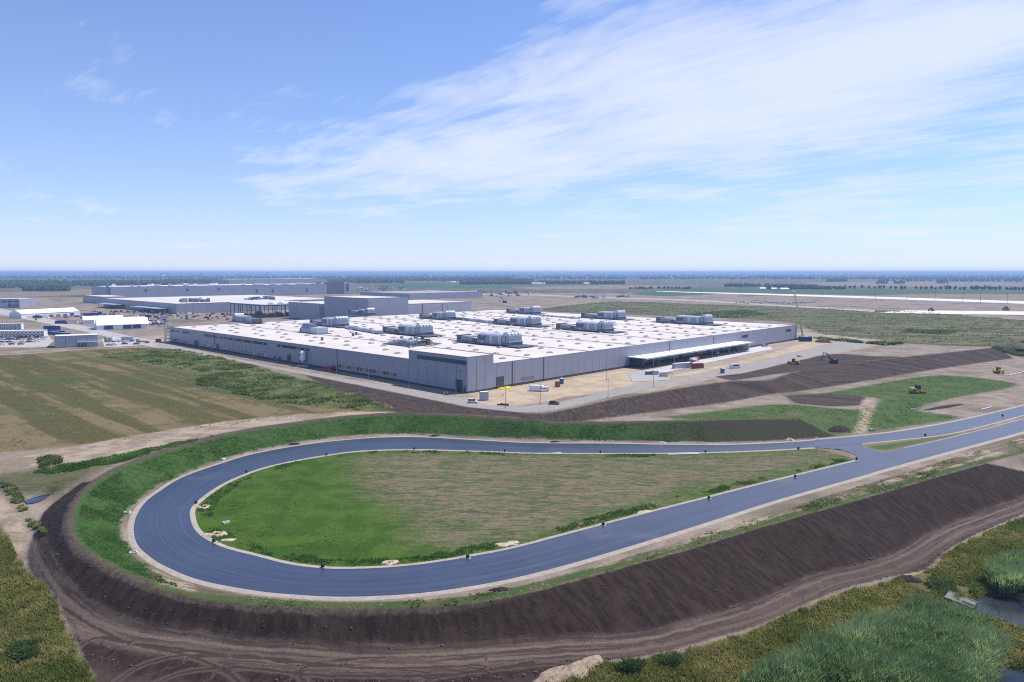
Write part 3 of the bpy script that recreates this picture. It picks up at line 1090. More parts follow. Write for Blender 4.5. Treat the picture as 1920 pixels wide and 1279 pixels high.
strip_pairs(RA, RB, 6, .05)
FARA = pxline([(1526, 826), (1547, 823.5), (1630, 816), (1700, 807), (1800, 789), (1920, 761), (2050, 728)], 0, 4)
FARB = pxline([(1526, 839), (1615, 831.5), (1700, 823), (1791, 811), (1920, 778), (2050, 744)], 0, 4)
NEARA = pxline([(1612, 863), (1658, 849), (1791, 819), (1920, 786), (2080, 744)], 0, 4)
NEARB = pxline([(1612, 894), (1694, 870), (1920, 809), (2080, 766)], 0, 4)
addstrip(FARA, FARB, 60, 4, .05)
addstrip(NEARA, NEARB, 60, 4, .05)
J = [gp(a, b, .05) for a, b in [(1526, 839), (1560, 841.5), (1586, 846), (1604, 853), (1612, 863), (1658, 849), (1634, 843), (1617, 837.5), (1615, 831.5)]]
o_ = len(V)
V += [tuple(p) for p in J]
UV += [(p[0], p[1]) for p in J]
jc = len(V)
V.append(tuple(np.mean(J, axis=0)))
UV.append((0, 0))
Fq += [(o_ + i, o_ + (i + 1) % len(J), jc) for i in range(len(J))]
road = mesh_obj('ring_road', V, Fq, ASPHALT, smooth=True)
tag(road, kind='structure')
uvl = road.data.uv_layers.new(name='UVMap')
for lp in road.data.loops:
    uvl.data[lp.index].uv = UV[lp.vertex_index]
road.data.update()
bm = bmesh.new()
bm.from_mesh(road.data)
bmesh.ops.recalc_face_normals(bm, faces=bm.faces)
if sum(f.normal.z for f in bm.faces) < 0:
    bmesh.ops.reverse_faces(bm, faces=bm.faces)
bm.to_mesh(road.data)
bm.free()


def offset_line(L, d):
    L = np.asarray(L)[:, :2]
    t = np.gradient(L, axis=0)
    t /= np.linalg.norm(t, axis=1)[:, None] + 1e-9
    return L + np.stack([-t[:, 1], t[:, 0]], 1) * d


def shoulder(L, w0, side, n=200):
    """crushed-stone shoulder along an asphalt edge; slightly uneven outer line"""
    L = resample(L, n)
    out = offset_line(L, side * w0)
    wob = np.array([(random.random() - .5) * .35 for _ in range(n)])
    out2 = offset_line(L, side * (w0 + .0)) + (out - L[:, :2]) * wob[:, None] * .3
    vs, fs = [], []
    for i in range(n):
        a = L[i]
        ain = a[:2] - (out[i] - a[:2]) / w0 * .25
        b = out2[i]
        vs += [(ain[0], ain[1], .035), (a[0] * .35 + b[0] * .65, a[1] * .35 + b[1] * .65, .05), (b[0], b[1], -.12)]
    for i in range(n - 1):
        k = i * 3
        fs += [(k, k + 1, k + 4, k + 3), (k + 1, k + 2, k + 5, k + 4)]
    return vs, fs


for nm, L, w, sd_ in (('gravel_shoulder', np.vstack([FARA[::-1], ROAD_OUT, NEARB[1:]]), 2.0, -1), ('gravel_shoulder', ROAD_IN, 1.5, 1),
                      ('gravel_shoulder', FARB[6:], 0.9, -1), ('gravel_shoulder', NEARA[8:], 0.9, 1)):
    vs, fs = shoulder(L, w, sd_, 240 if len(L) > 60 else 60)
    tag(mesh_obj(nm, vs, fs, GRAVEL, smooth=True), kind='structure')

# ------------------------------------------------------------------ building blocks
class MB:
    """collects boxes, prisms and tubes; build() links them as one mesh object"""

    def __init__(self):
        self.v, self.f, self.mi = [], [], []

    def add(self, v, f, mi=0):
        o = len(self.v)
        self.v += [tuple(map(float, p)) for p in v]
        self.f += [tuple(i + o for i in q) for q in f]
        self.mi += [mi] * len(f)
        return self

    def box(self, x0, x1, y0, y1, z0, z1, mi=0):
        v = [(x0, y0, z0), (x1, y0, z0), (x1, y1, z0), (x0, y1, z0), (x0, y0, z1), (x1, y0, z1), (x1, y1, z1), (x0, y1, z1)]
        return self.add(v, [(0, 3, 2, 1), (4, 5, 6, 7), (0, 1, 5, 4), (1, 2, 6, 5), (2, 3, 7, 6), (3, 0, 4, 7)], mi)

    def taper(self, x0, x1, y0, y1, z0, z1, dx, dy, mi=0, sx=0., sy=0.):
        v = [(x0, y0, z0), (x1, y0, z0), (x1, y1, z0), (x0, y1, z0),
             (x0 + dx + sx, y0 + dy + sy, z1), (x1 - dx + sx, y0 + dy + sy, z1), (x1 - dx + sx, y1 - dy + sy, z1), (x0 + dx + sx, y1 - dy + sy, z1)]
        return self.add(v, [(0, 3, 2, 1), (4, 5, 6, 7), (0, 1, 5, 4), (1, 2, 6, 5), (2, 3, 7, 6), (3, 0, 4, 7)], mi)

    def bar(self, a, b, r, n=6, r2=None, mi=0):
        a, b = Vector(a), Vector(b)
        d = (b - a)
        q = d.to_track_quat('Z', 'Y')
        r2 = r if r2 is None else r2
        v = []
        for p, rr in ((a, r), (b, r2)):
            for i in range(n):
                t = 2 * math.pi * i / n
                v.append(p + q @ Vector((math.cos(t) * rr, math.sin(t) * rr, 0)))
        f = [(i, (i + 1) % n, n + (i + 1) % n, n + i) for i in range(n)] + [tuple(range(n - 1, -1, -1)), tuple(range(n, 2 * n))]
        return self.add(v, f, mi)

    def prism(self, prof, y0, y1, axis='y', mi=0):
        """extrude a closed profile (a,b) along an axis: axis y -> profile in xz, axis x -> profile in yz, axis z -> profile in xy"""
        n = len(prof)
        mk = {'y': lambda a, b, t: (a, t, b), 'x': lambda a, b, t: (t, a, b), 'z': lambda a, b, t: (a, b, t)}[axis]
        v = [mk(a, b, y0) for a, b in prof] + [mk(a, b, y1) for a, b in prof]
        f = [(i, (i + 1) % n, n + (i + 1) % n, n + i) for i in range(n)] + [tuple(range(n - 1, -1, -1)), tuple(range(n, 2 * n))]
        return self.add(v, f, mi)

    def lathe(self, prof, cx=0, cy=0, n=12, mi=0):
        v, f = [], []
        for r, z in prof:
            for i in range(n):
                t = 2 * math.pi * i / n
                v.append((cx + r * math.cos(t), cy + r * math.sin(t), z))
        for k in range(len(prof) - 1):
            for i in range(n):
                f.append((k * n + i, k * n + (i + 1) % n, (k + 1) * n + (i + 1) % n, (k + 1) * n + i))
        f += [tuple(range(n - 1, -1, -1)), tuple(range((len(prof) - 1) * n, len(prof) * n))]
        return self.add(v, f, mi)

    def build(self, name, mats, parent=None, smooth=False, fix=True):
        me = bpy.data.meshes.new(name)
        me.from_pydata(self.v, [], self.f)
        mats = mats if isinstance(mats, (list, tuple)) else [mats]
        for m in mats:
            me.materials.append(m)
        if len(mats) > 1:
            me.polygons.foreach_set('material_index', self.mi)
        if fix:
            b = bmesh.new()
            b.from_mesh(me)
            bmesh.ops.recalc_face_normals(b, faces=b.faces)
            b.to_mesh(me)
            b.free()
        if smooth:
            me.polygons.foreach_set('use_smooth', [True] * len(me.polygons))
        return link(bpy.data.objects.new(name, me), parent)


def empty(name, loc, rz=0., label=None, cat=None, group=None):
    o = bpy.data.objects.new(name, None)
    o.empty_display_size = 1.0
    o.location = tuple(map(float, loc))
    o.rotation_euler = (0, 0, rz)
    link(o)
    tag(o, label, cat, group)
    return o


def place(o, loc, rz=None, parent=None):
    o.location = tuple(map(float, loc))
    if rz is not None:
        o.rotation_euler = (0, 0, rz)
    if parent is not None:
        o.parent = parent
    return o


def copy_tree(o, parent=None, mats=None):
    c = o.copy()
    COL.objects.link(c)
    c.parent = parent
    for ch in o.children:
        copy_tree(ch, c)
    return c


def clone(o, loc, rz=0., parent=None):
    c = o.copy()
    COL.objects.link(c)
    c.location = tuple(map(float, loc))
    c.rotation_euler = (0, 0, rz)
    if parent is not None:
        c.parent = parent
    return c


def metal_panel(name, col, rough=.45):
    """coated sheet-metal cladding with fine vertical ribs and slight staining"""
    if name in MATS:
        return MATS[name]
    t = NT(name)
    f = t.noise(.12, 4, .6)
    s = t.noise(.8, 3, .6, scl=(1, 1, .08))
    c = t.mix(t.rng(f, .3, .7), tuple(x * .94 for x in col), tuple(x * 1.05 for x in col))
    c = t.mix(t.rng(s, .5, .8, 0, .22), c, tuple(x * .72 for x in col))
    t.done(c, rough, 0, .5)
    MATS[name] = t.m
    return t.m


CLAD = metal_panel('grey_cladding', (.30, .315, .385), .42)
CLAD_D = metal_panel('dark_cladding', (.115, .125, .155), .45)
CLAD_L = metal_panel('light_cladding', (.39, .40, .465), .45)
CAP = paint('coping_metal', (.30, .31, .34), .4, .2, .08)
JOINT = paint('dark_joint', (.055, .058, .07), .8)
PLINTH = paint('dark_plinth', (.07, .072, .085), .85)
ROOFM = NT('cream_roof_membrane')
_a = ROOFM.noise(.03, 5, .6)
_b = ROOFM.noise(.5, 4, .6, scl=(1, .15, 1), rot=.8)
_c = ROOFM.mix(ROOFM.rng(_a, .35, .65), (.585, .535, .485), (.655, .605, .555))
_c = ROOFM.mix(ROOFM.rng(_b, .55, .75, 0, .4), _c, (.49, .425, .37))
ROOFM = ROOFM.done(_c, .8, 0, .3)
ROOFW = paint('white_roof_sheet', (.80, .79, .78), .6, 0, .05, .2)
GALV = paint('galvanised_steel', (.25, .295, .375), .42, .35, .12, .5)
GALV_L = paint('pale_galvanised_steel', (.43, .475, .555), .45, .2, .10, .5)
GALV_D = paint('dark_steel', (.10, .115, .145), .5, .3, .15, .8)
RUST = paint('rusty_brown_steel', (.17, .085, .06), .8, 0, .25, 1.2)
GLASS_D = paint('dark_window_glass', (.022, .028, .042), .12, 0, .2, .2, .6)
GLASS_Y = paint('window_glass_over_blind', (.20, .20, .17), .2, 0, .25, .3, .6)
GLASS_T = paint('teal_window_band', (.05, .095, .125), .18, 0, .15, .1, .6)
FRAME_W = paint('pale_window_frame', (.55, .55, .56), .5)
DOORM = paint('dark_door', (.035, .042, .062), .5)
CONC = paint('concrete', (.46, .44, .42), .85, 0, .12, .8, .3)
CONC_W = paint('pale_concrete', (.62, .60, .57), .85, 0, .10, .5, .3)
WHITE = paint('white_paint', (.80, .80, .81), .45, 0, .05)
BLUE = paint('blue_paint', (.018, .062, .22), .5, 0, .15)
BLUE_D = paint('dark_blue_paint', (.012, .032, .11), .5, 0, .15)
RED = paint('red_paint', (.48, .028, .028), .5, 0, .12)
REDBR = paint('oxide_red_paint', (.25, .06, .045), .6, 0, .2)
ORANGE = paint('orange_paint', (.55, .20, .04), .6, 0, .15)
YELLOW = paint('yellow_paint', (.70, .45, .03), .5, 0, .12)
BROWN = paint('brown_board', (.27, .15, .075), .8, 0, .2)
BLACK = paint('black_rubber', (.018, .018, .02), .85)
TARP = paint('white_tent_fabric', (.82, .82, .83), .7, 0, .04, .2)
TARP_S = paint('white_tent_gable_fabric', (.74, .73, .74), .7, 0, .06, .2)

HANG = math.atan2(Uv[1], Uv[0])
hall = empty('factory_hall', hw(0, 0, 0), HANG, 'huge grey factory hall with cream flat roof covered in rooftop machinery', 'factory')
HH = 12.0


def upx(px):
    k = (px - 960) / F_PX
    return float((k * C0[1] - C0[0]) / (Uv[0] - k * Uv[1]))


def vpx(px):
    k = (px - 960) / F_PX
    return float((k * C0[1] - C0[0]) / (Vv[0] - k * Vv[1]))


def roofpt(px, py, z=HH):
    """pixel on the roof plane -> hall coordinates (u, v)"""
    p = gp(px, py, Z_PLAT + z)
    d = p[:2] - C0[:2]
    return float(d @ Uv), float(d @ Vv)


m = MB()
m.box(.25, LU - .25, .25, LV - .25, 0, 11.55)
m.build('wall_core', JOINT, hall)
m = MB()
m.box(.3, LU - .3, .3, LV - .3, 11.56, 11.75)
m.build('roof', ROOFM, hall)
m = MB()
m.box(-.02, LU + .02, -.02, .34, 11.95, 12.1).box(-.02, .34, .34, LV + .02, 11.95, 12.1)
m.box(LU - .34, LU + .02, .34, LV + .02, 11.95, 12.1).box(.34, LU - .34, LV - .34, LV + .02, 11.95, 12.1)
m.build('parapet_coping', CAP, hall)
m = MB()
m.box(0.06, LU - .06, 0.06, .3, 0, 1.0).box(.06, .3, .3, LV - .06, 0, 1.0)
m.build('plinth', PLINTH, hall)

# cladding panels, 6 m wide with open joints
PW = 6.0
mp = MB()
mp.box(.06, PW - .06, 0, .24, 1.0, 11.95)
pan = mp.build('wall_panel', CLAD, hall)
nU = int(LU // PW)
nV = int(LV // PW)
pw_u, pw_v = LU / nU, LV / nV
pan.scale = (pw_u / PW, 1, 1)
for i in range(1, nU):
    c = clone(pan, (i * pw_u, 0, 0), 0, hall)
for i in range(nV):
    c = clone(pan, (0, (i + 1) * pw_v, 0), -math.pi / 2, hall)
    c.scale = (pw_v / PW, 1, 1)
m = MB()
m.box(LU - .25, LU, .3, LV, 0, 11.95).box(.3, LU - .25, LV - .25, LV, 0, 11.95)
m.build('rear_wall', CLAD, hall)
# downpipes
for px in (400, 630):
    m = MB()
    v = vpx(px)
    m.box(-.25, -.02, v - .15, v + .15, .2, 12.1)
    m.build('downpipe', GALV_D, hall)
for px in (961, 1020, 1257, 1340):
    m = MB()
    u = upx(px)
    m.box(u - .12, u + .12, -.22, -.02, .2, 12.1)
    m.build('downpipe', GALV_D, hall)


def pane_l(v0, v1, z0, z1, glass, name='window', frame=None, x=0.):
    """window in the left wall, standing 5 cm proud of the cladding"""
    m = MB()
    m.box(x - .07, x + .02, v0, v1, z0, z1)
    w = m.build(name, frame or FRAME_W, hall)
    m = MB()
    m.box(x - .10, x - .071, v0 + .14, v1 - .14, z0 + .14, z1 - .14)
    m.build('pane', glass, w)
    return w


def pane_r(u0, u1, z0, z1, glass, name='window', frame=None, y=0.):
    m = MB()
    m.box(u0, u1, y - .07, y + .02, z0, z1)
    w = m.build(name, frame or FRAME_W, hall)
    m = MB()
    m.box(u0 + .14, u1 - .14, y - .10, y - .071, z0 + .14, z1 - .14)
    m.build('pane', glass, w)
    return w


def band_l(pxa, pxb, z0, z1, step, skip=0., glasses=(None,), frame=None):
    a, b = sorted((vpx(pxa), vpx(pxb)))
    n = max(1, int((b - a) / step))
    s = (b - a) / n
    for i in range(n):
        if random.random() < skip:
            continue
        pane_l(a + i * s + .05, a + (i + 1) * s - .05, z0, z1, random.choice(glasses), frame=frame)


band_l(319, 366, 8.5, 10.0, 3.4, .25, (GLASS_D,), JOINT)
band_l(376, 438, 8.5, 10.0, 3.2, .12, (GLASS_D, GLASS_D, GLASS_Y), JOINT)
band_l(439, 498, 8.5, 10.0, 3.0, .0, (GLASS_D, GLASS_Y, GLASS_D), JOINT)
band_l(518, 578, 8.6, 10.1, 3.0, .0, (GLASS_D, GLASS_D, GLASS_Y), JOINT)
band_l(632, 742, 2.0, 4.2, 2.8, .0, (GLASS_Y, GLASS_D, GLASS_Y))
band_l(776, 798, 2.2, 4.4, 2.5, .0, (GLASS_Y, GLASS_Y, GLASS_D))
band_l(322, 366, 1.6, 3.4, 3.2, .3, (GLASS_D, GLASS_D))
band_l(378, 402, 1.6, 3.0, 3.0, .2, (FRAME_W, GLASS_D))
band_l(420, 500, 1.6, 3.0, 2.6, .3, (FRAME_W, GLASS_D, GLASS_Y))


def door_l(pxa, pxb, z1, x=0., z0=0.05):
    a, b = sorted((vpx(pxa), vpx(pxb)))
    m = MB()
    m.box(x - .12, x + .02, a, b, z0, z1)
    d = m.build('door', DOORM, hall)
    m = MB()
    m.box(x - .16, x - .02, a - .25, a - .01, z0, z1 + .25).box(x - .16, x - .02, b + .01, b + .25, z0, z1 + .25).box(x - .16, x - .02, a - .009, b + .009, z1 + .01, z1 + .25)
    m.build('door_frame', CAP, d)


for a, b, z in ((362, 369, 4.6), (403, 408, 4.5), (511, 514, 2.6), (519, 524, 2.6), (536, 543, 5.0), (559, 566, 5.0), (771, 774, 3.0)):
    door_l(a, b, z)

# raised corner block
CU, CV, CH = upx(924), vpx(766), 16.4
m = MB()
m.box(-.30, CU, -.30, CV, 0.8, CH - .35)
blk = m.build('corner_block', CLAD, hall)
m = MB()
m.box(-.33, CU + .03, -.33, .1, CH - .35, CH).box(-.33, .1, .1, CV + .03, CH - .35, CH).box(CU - .4, CU + .03, .1, CV + .03, CH - .35, CH).box(.1, CU - .4, CV - .4, CV + .03, CH - .35, CH)
m.build('parapet', CAP, blk)
m = MB()
m.box(.11, CU - .41, .11, CV - .41, CH - .349, CH - .12)
m.build('roof', ROOFM, blk)
m = MB()
m.box(-.26, CU - .1, -.26, .0, 0, .8).box(-.26, 0, 0, CV - .1, 0, .8)
m.build('plinth', PLINTH, blk)
nb = 3
for i in range(1, nb):
    m = MB()
    x = -.3 + (CU + .3) * i / nb
    m.box(x - .08, x + .08, -.33, -.301, .9, CH - .36)
    m.build('panel_joint', JOINT, blk)
for i in range(1, 6):
    m = MB()
    y = CV * i / 6
    m.box(-.33, -.301, y - .06, y + .06, .9, 11.6 if 0 else 12.3)
    m.build('panel_joint', JOINT, blk)
a, b = vpx(874.6), vpx(782)
nw = 12
for i in range(nw):
    y0 = a + (b - a) * i / nw
    y1 = a + (b - a) * (i + 1) / nw
    m = MB()
    m.box(-.42, -.29, y0 + .03, y1 - .03, 12.7, 14.6)
    w = m.build('strip_window', GLASS_T, blk)
door_l(854, 867.5, 5.6, -.3)
door_l(869.5, 873, 3.0, -.3)
m = MB()
m.bar((-.6, vpx(863), 9.5), (-.3, vpx(863), 9.5), .3, 8)
m.build('wall_lamp', GALV_D, blk)

# right wall: loading door, yellow bumper mat, faint writing, small windows
a, b = upx(930.5), upx(944.5)
m = MB()
m.box(a, b, -.12, .02, .05, 5.4)
d = m.build('loading_door', DOORM, hall)
m = MB()
for k in range(8):
    z = .35 + k * .62
    m.box(a + .2, b - .2, -.16, -.121, z, z + .54)
m.build('door_slat', paint('dark_slat', (.06, .07, .09), .5), d)
for pa, pb, za, zb in ((1393, 1404, 7.6, 9.4), (1475, 1485, 7.6, 9.4)):
    a, b = upx(pa), upx(pb)
    s = (b - a) / 3
    for i in range(3):
        pane_r(a + i * s + .05, a + (i + 1) * s - .05, za, zb, GLASS_D, frame=JOINT)
# two lines of illegible red-brown writing near the foot of the wall
a, b = upx(976.5), upx(1002)
for r_, z in enumerate((2.9, 2.1)):
    x = a
    while x < b - .5:
        w_ = random.uniform(.25, .7)
        h_ = random.uniform(.28, .5)
        m = MB()
        m.box(x, x + w_, -.03, -.005, z, z + h_)
        m.build('wall_writing', RUST, hall)
        x += w_ + random.uniform(.12, .5)

# canopy on tie rods over the loading docks
ka, kb = upx(1178), upx(1384)
KD, KZ = 13.0, 5.6
m = MB()
m.box(ka, kb, -KD, -.03, KZ, KZ + .42)
can = m.build('canopy', GALV_L, hall)
m = MB()
m.box(ka + .2, kb - .2, -KD + .2, -.1, KZ + .421, KZ + .47)
m.build('canopy_roof', ROOFW, can)
m = MB()
m.box(ka - .1, kb + .1, -KD - .12, -KD - .001, KZ - .15, KZ + .62)
m.build('fascia', GALV_L, can)
nrod = 22
for i in range(nrod):
    u = ka + 2 + (kb - ka - 4) * i / (nrod - 1)
    m = MB()
    m.bar((u, -KD + 3.0, KZ + .45), (u, -.1, 10.6), .10, 5)
    m.build('tie_rod', GALV_L, can)
for i in range(8):
    u = ka + 6 + (kb - ka - 12) * i / 7
    m = MB()
    m.box(u - 2.2, u + 2.2, -.14, -.02, .9, 5.0)
    m.build('dock_door', DOORM if i in (0, 3, 4, 7) else CLAD_D, hall)
for px in (1183, 1384):
    u = upx(px)
    m = MB()
    m.box(u - .4, u + .4, -9, -.05, .0, KZ - .01)
    m.build('wing_wall', DOORM if px < 1200 else CONC_W, hall)
for i in range(6):
    u = ka + 10 + (kb - ka - 20) * i / 5
    m = MB()
    m.bar((u, -KD + 2.2, 0), (u, -KD + 2.2, KZ), .22, 8)
    m.build('canopy_post', GALV, can)

# roof furniture: ridge strips along the left-wall direction, and smoke vents in a grid
for k in range(1, 8):
    u = LU * k / 8
    m = MB()
    m.box(u - .45, u + .45, 1.5, LV - 1.5, 11.74, 11.98)
    m.build('roof_gutter', paint('roof_gutter_metal', (.36, .33, .32), .6), hall)
mv = MB()
mv.box(-1.5, 1.5, -1.1, 1.1, 11.74, 12.15)
mv.prism([(-1.35, 12.15), (1.35, 12.15), (.0, 12.62)], -1.0, 1.0, 'y')
vent0 = mv.build('roof_vent', paint('vent_plastic', (.40, .36, .345), .45), hall)
m = MB()
m.box(-1.52, 1.52, 1.101, 1.45, 11.745, 12.35)
vent_lip0 = None
AHU_SPOTS = []            # (u0,u1,v0,v1) footprints kept free of vents

# ------------------------------------------------------------------ rooftop air handling units (each a thing standing on the roof)
RZ = 11.78


def make_ahu(label, u, v, length=24., width=11., height=5.6, aux=True, plat=(9, 22), flip=False, group='air handling units on the hall roof'):
    root = empty('air_handling_unit', hw(u, v, RZ), HANG + (math.pi if flip else 0), label, 'roof unit', group)
    back = length + (plat[1] if aux else 3)
    m = MB()
    m.box(-2.2, width + 2, -plat[0], back, .55, .75)
    pf = m.build('platform', GALV_D, root)
    m = MB()
    for y in np.arange(-plat[0] + .5, back, 4.0):
        for x in (-2.0, width + 1.8):
            m.box(x - .12, x + .12, y - .12, y + .12, 0, .55)
    tag(m.build('platform_legs', GALV_D, pf), kind='stuff')
    m = MB()
    for y in np.arange(-plat[0] + .1, back, 3.0):
        m.box(-2.2, -2.12, y - .04, y + .04, .75, 1.85)
    m.box(-2.2, -2.12, -plat[0], back, 1.78, 1.86).box(-2.2, -2.12, -plat[0], back, 1.28, 1.34)
    m.build('railing', GALV, pf)
    # casing in vertical panels
    n = 8
    s = (length - 6.5) / n
    mm = MB()
    mm.box(.05, width, 6.5, length, .76, height)
    body = mm.build('casing', GALV, root)
    for i in range(n):
        m = MB()
        y = 6.5 + i * s
        m.box(-.03, .049, y + .06, y + s - .06, .8, height - .05)
        m.build('casing_panel', GALV if i % 3 else GALV_L, body)
    m = MB()
    m.prism([(.2, height), (width - .2, height), (width - 1.2, height + .7), (1.2, height + .7)], 6.6, length - .1, 'y')
    m.build('casing_roof', GALV_L, body)
    m = MB()
    m.box(-.6, .04, length - 6.5, length - .2, height - 2.0, height - .6).box(-.06, .045, length - 6.3, length - .3, height - 3.4, height - 2.05)
    m.build('louvre', GALV_D, body)
    # outlet end: dark plenum, light ledge, four curved cowls on top
    m = MB()
    m.box(.0, width, 0, 6.3, .76, 2.5)
    pl = m.build('plenum', BLUE_D if 0 else paint('blue_grey_casing', (.09, .13, .21), .45, .2), root)
    m = MB()
    m.box(-.15, width + .1, -.25, 6.3, 2.51, 2.75)
    m.build('ledge', GALV_L, pl)
    m = MB()
    m.box(.3, width - .3, .4, 2.9, 2.76, height + .3).box(.3, width - .3, 3.5, 6.1, 2.76, height + .3)
    m.build('outlet_casing', GALV, root)
    for k in range(4):
        cx_ = 1.5 + (width - 3) * k / 3
        m = MB()
        prof = []
        for i in range(8):
            t = math.pi * i / 7
            prof.append((3.2 - 2.6 * math.cos(t), height + .3 + 2.2 * math.sin(t) ** .7))
        m.prism(prof, cx_ - .95, cx_ + .95, 'x')
        m.build('cowl', GALV_L, root)
    m = MB()
    for k in range(5):
        m.bar((-.25, 7.5 + k * 3.2, .8), (-.25, 7.5 + k * 3.2, height + 1.1), .07, 5)
    m.build('pipe', GALV_L, root)
    if aux:
        y = length + 1.0
        m = MB()
        m.box(1.0, width - 2.5, y, y + 6, .76, 3.4)
        a1 = m.build('side_unit', GALV_L, root)
        m = MB()
        m.box(.7, 1.0, y + 1, y + 5, 1.2, 3.0)
        m.build('louvre', GALV_D, a1)
        m = MB()
        m.box(1.0, width - 1, y + 6.8, y + 14.5, .76, 3.9)
        m.build('fan_unit', paint('mauve_casing', (.36, .33, .40), .5, .1), root)
        m = MB()
        m.box(1.2, width - 1.5, y + 15.4, y + 18.6, 1.6, 4.2)
        m.box(1.0, 1.3, y + 15.2, y + 18.8, .76, 4.4).box(width - 1.6, width - 1.3, y + 15.2, y + 18.8, .76, 4.4)
        m.build('intake_frame', GALV_D, root)
        m = MB()
        m.bar((width * .5, length - .2, 2.6), (width * .5, y + 15.5, 2.6), .9, 10)
        m.build('duct', GALV, root)
        m = MB()
        for k in range(6):
            m.bar((.3 + .25 * k, length, 1.1 + .18 * (k % 2)), (.3 + .25 * k, y + 15.4, 1.1 + .18 * (k % 2)), .09, 5)
        m.build('pipe', GALV_D, root)
    AHU_SPOTS.append((u - 4, u + width + 4, v - plat[0] - 2, v + back + 2) if not flip else (u - width - 4, u + 4, v - back - 2, v + plat[0] + 2))
    return root


for px, py, ln, aux, lab in (
        (632, 614, 22, True, 'air handling unit nearest the left wall, behind a squat duct unit'),
        (789, 631, 24, True, 'air handling unit right behind the low skid of pipes and tanks'),
        (955, 651, 26, True, 'frontmost air handling unit, large and ribbed, closest to the raised corner block'),
        (838, 600.5, 20, True, 'air handling unit in the middle of the roof with a long duct leading right'),
        (998, 613, 24, True, 'air handling unit in the roof centre where the long duct ends'),
        (1134, 624, 26, True, 'air handling unit behind the left part of the loading canopy'),
        (1001, 589.7, 20, True, 'farthest air handling unit, at the back edge of the roof'),
        (1160.6, 600, 24, True, 'second farthest air handling unit, near the meadow edge of the roof'),
        (1324.7, 610, 28, True, 'rightmost air handling unit on the roof'),
        (690, 592, 16, True, 'small air handling unit in front of the tall grey block')):
    u, v = roofpt(px, py, RZ)
    make_ahu(lab, u, v, ln, 11. if ln > 18 else 9., 5.8 if ln > 18 else 5.0, aux, plat=(10 if ln > 20 else 6, 21))
u, v = roofpt(437, 604, RZ)
make_ahu('air handling unit beside the open steel shed, cowls at its left end', u + 9, v + 2, 18, 9, 5.0, True, (5, 21), True)

# squat duct unit beside the first air handler
u, v = roofpt(594, 627, RZ)
r = empty('duct_unit', hw(u, v, RZ), HANG, 'squat duct unit with sloping hood near the left wall of the hall', 'roof unit')
m = MB()
m.box(0, 9, 0, 8, .3, 4.2)
m.build('casing', GALV_L, r)
m = MB()
m.box(0, 9, 9, 21, .3, 3.0)
m.build('low_casing', GALV, r)
m = MB()
m.prism([(.3, 3.01), (8.6, 3.01), (6.5, 6.4), (2.4, 6.4)], 12, 22, 'y')
m.build('hood', GALV, r)
m = MB()
for k in range(3):
    m.box(2 + k * 2.4, 3.6 + k * 2.4, 24, 26, .3, 2.6)
m.build('fan_box', GALV_D, r)
m = MB()
m.box(-1.5, 10.5, -2, 28, .05, .28)
m.build('platform', GALV_D, r)
AHU_SPOTS.append((u - 4, u + 14, v - 5, v + 32))

# pipe skid with tanks
u, v = roofpt(768, 651, RZ)
r = empty('pipe_skid', hw(u, v, RZ), HANG, 'low steel skid crowded with pipes and small tanks near the front of the roof', 'pipe skid')
m = MB()
m.box(0, 24, 0, 26, .3, .5)
m.build('platform', GALV_D, r)
m = MB()
for k in range(9):
    m.bar((2 + k * 1.1, 2, 1.2 + .4 * (k % 3)), (2 + k * 1.1, 25, 1.2 + .4 * (k % 3)), .16, 6)
for k in range(7):
    m.bar((1, 4 + k * 3.2, 2.6 + .3 * (k % 2)), (22, 4 + k * 3.2, 2.6 + .3 * (k % 2)), .14, 6)
m.build('pipe_run', GALV, r)
for k in range(6):
    m = MB()
    m.lathe([(1.0, .5), (1.1, .8), (1.1, 3.0), (.7, 3.5), (.1, 3.6)], 4 + 2.6 * (k % 3), 5 + 7 * (k // 3) + k, 12)
    m.build('tank', GALV_L, r)
for k in range(14):
    m = MB()
    x, y = random.uniform(12, 21), random.uniform(1, 23)
    a_, b_, h_ = random.uniform(.8, 2.2), random.uniform(.8, 2.6), random.uniform(1.2, 3.6)
    m.box(x, x + a_, y, y + b_, .5, .5 + h_)
    m.build('valve_box', random.choice((GALV, GALV_D, GALV_L, RUST)), r)
m = MB()
for y in np.arange(0, 26.1, 2.0):
    m.box(-.05, .05, y - .04, y + .04, .5, 1.6)
for x in np.arange(0, 24.1, 2.0):
    m.box(x - .04, x + .04, -.05, .05, .5, 1.6)
m.box(-.05, .05, 0, 26, 1.55, 1.62).box(0, 24, -.05, .05, 1.55, 1.62)
m.build('railing', RUST, r)
AHU_SPOTS.append((u - 2, u + 26, v - 2, v + 28))

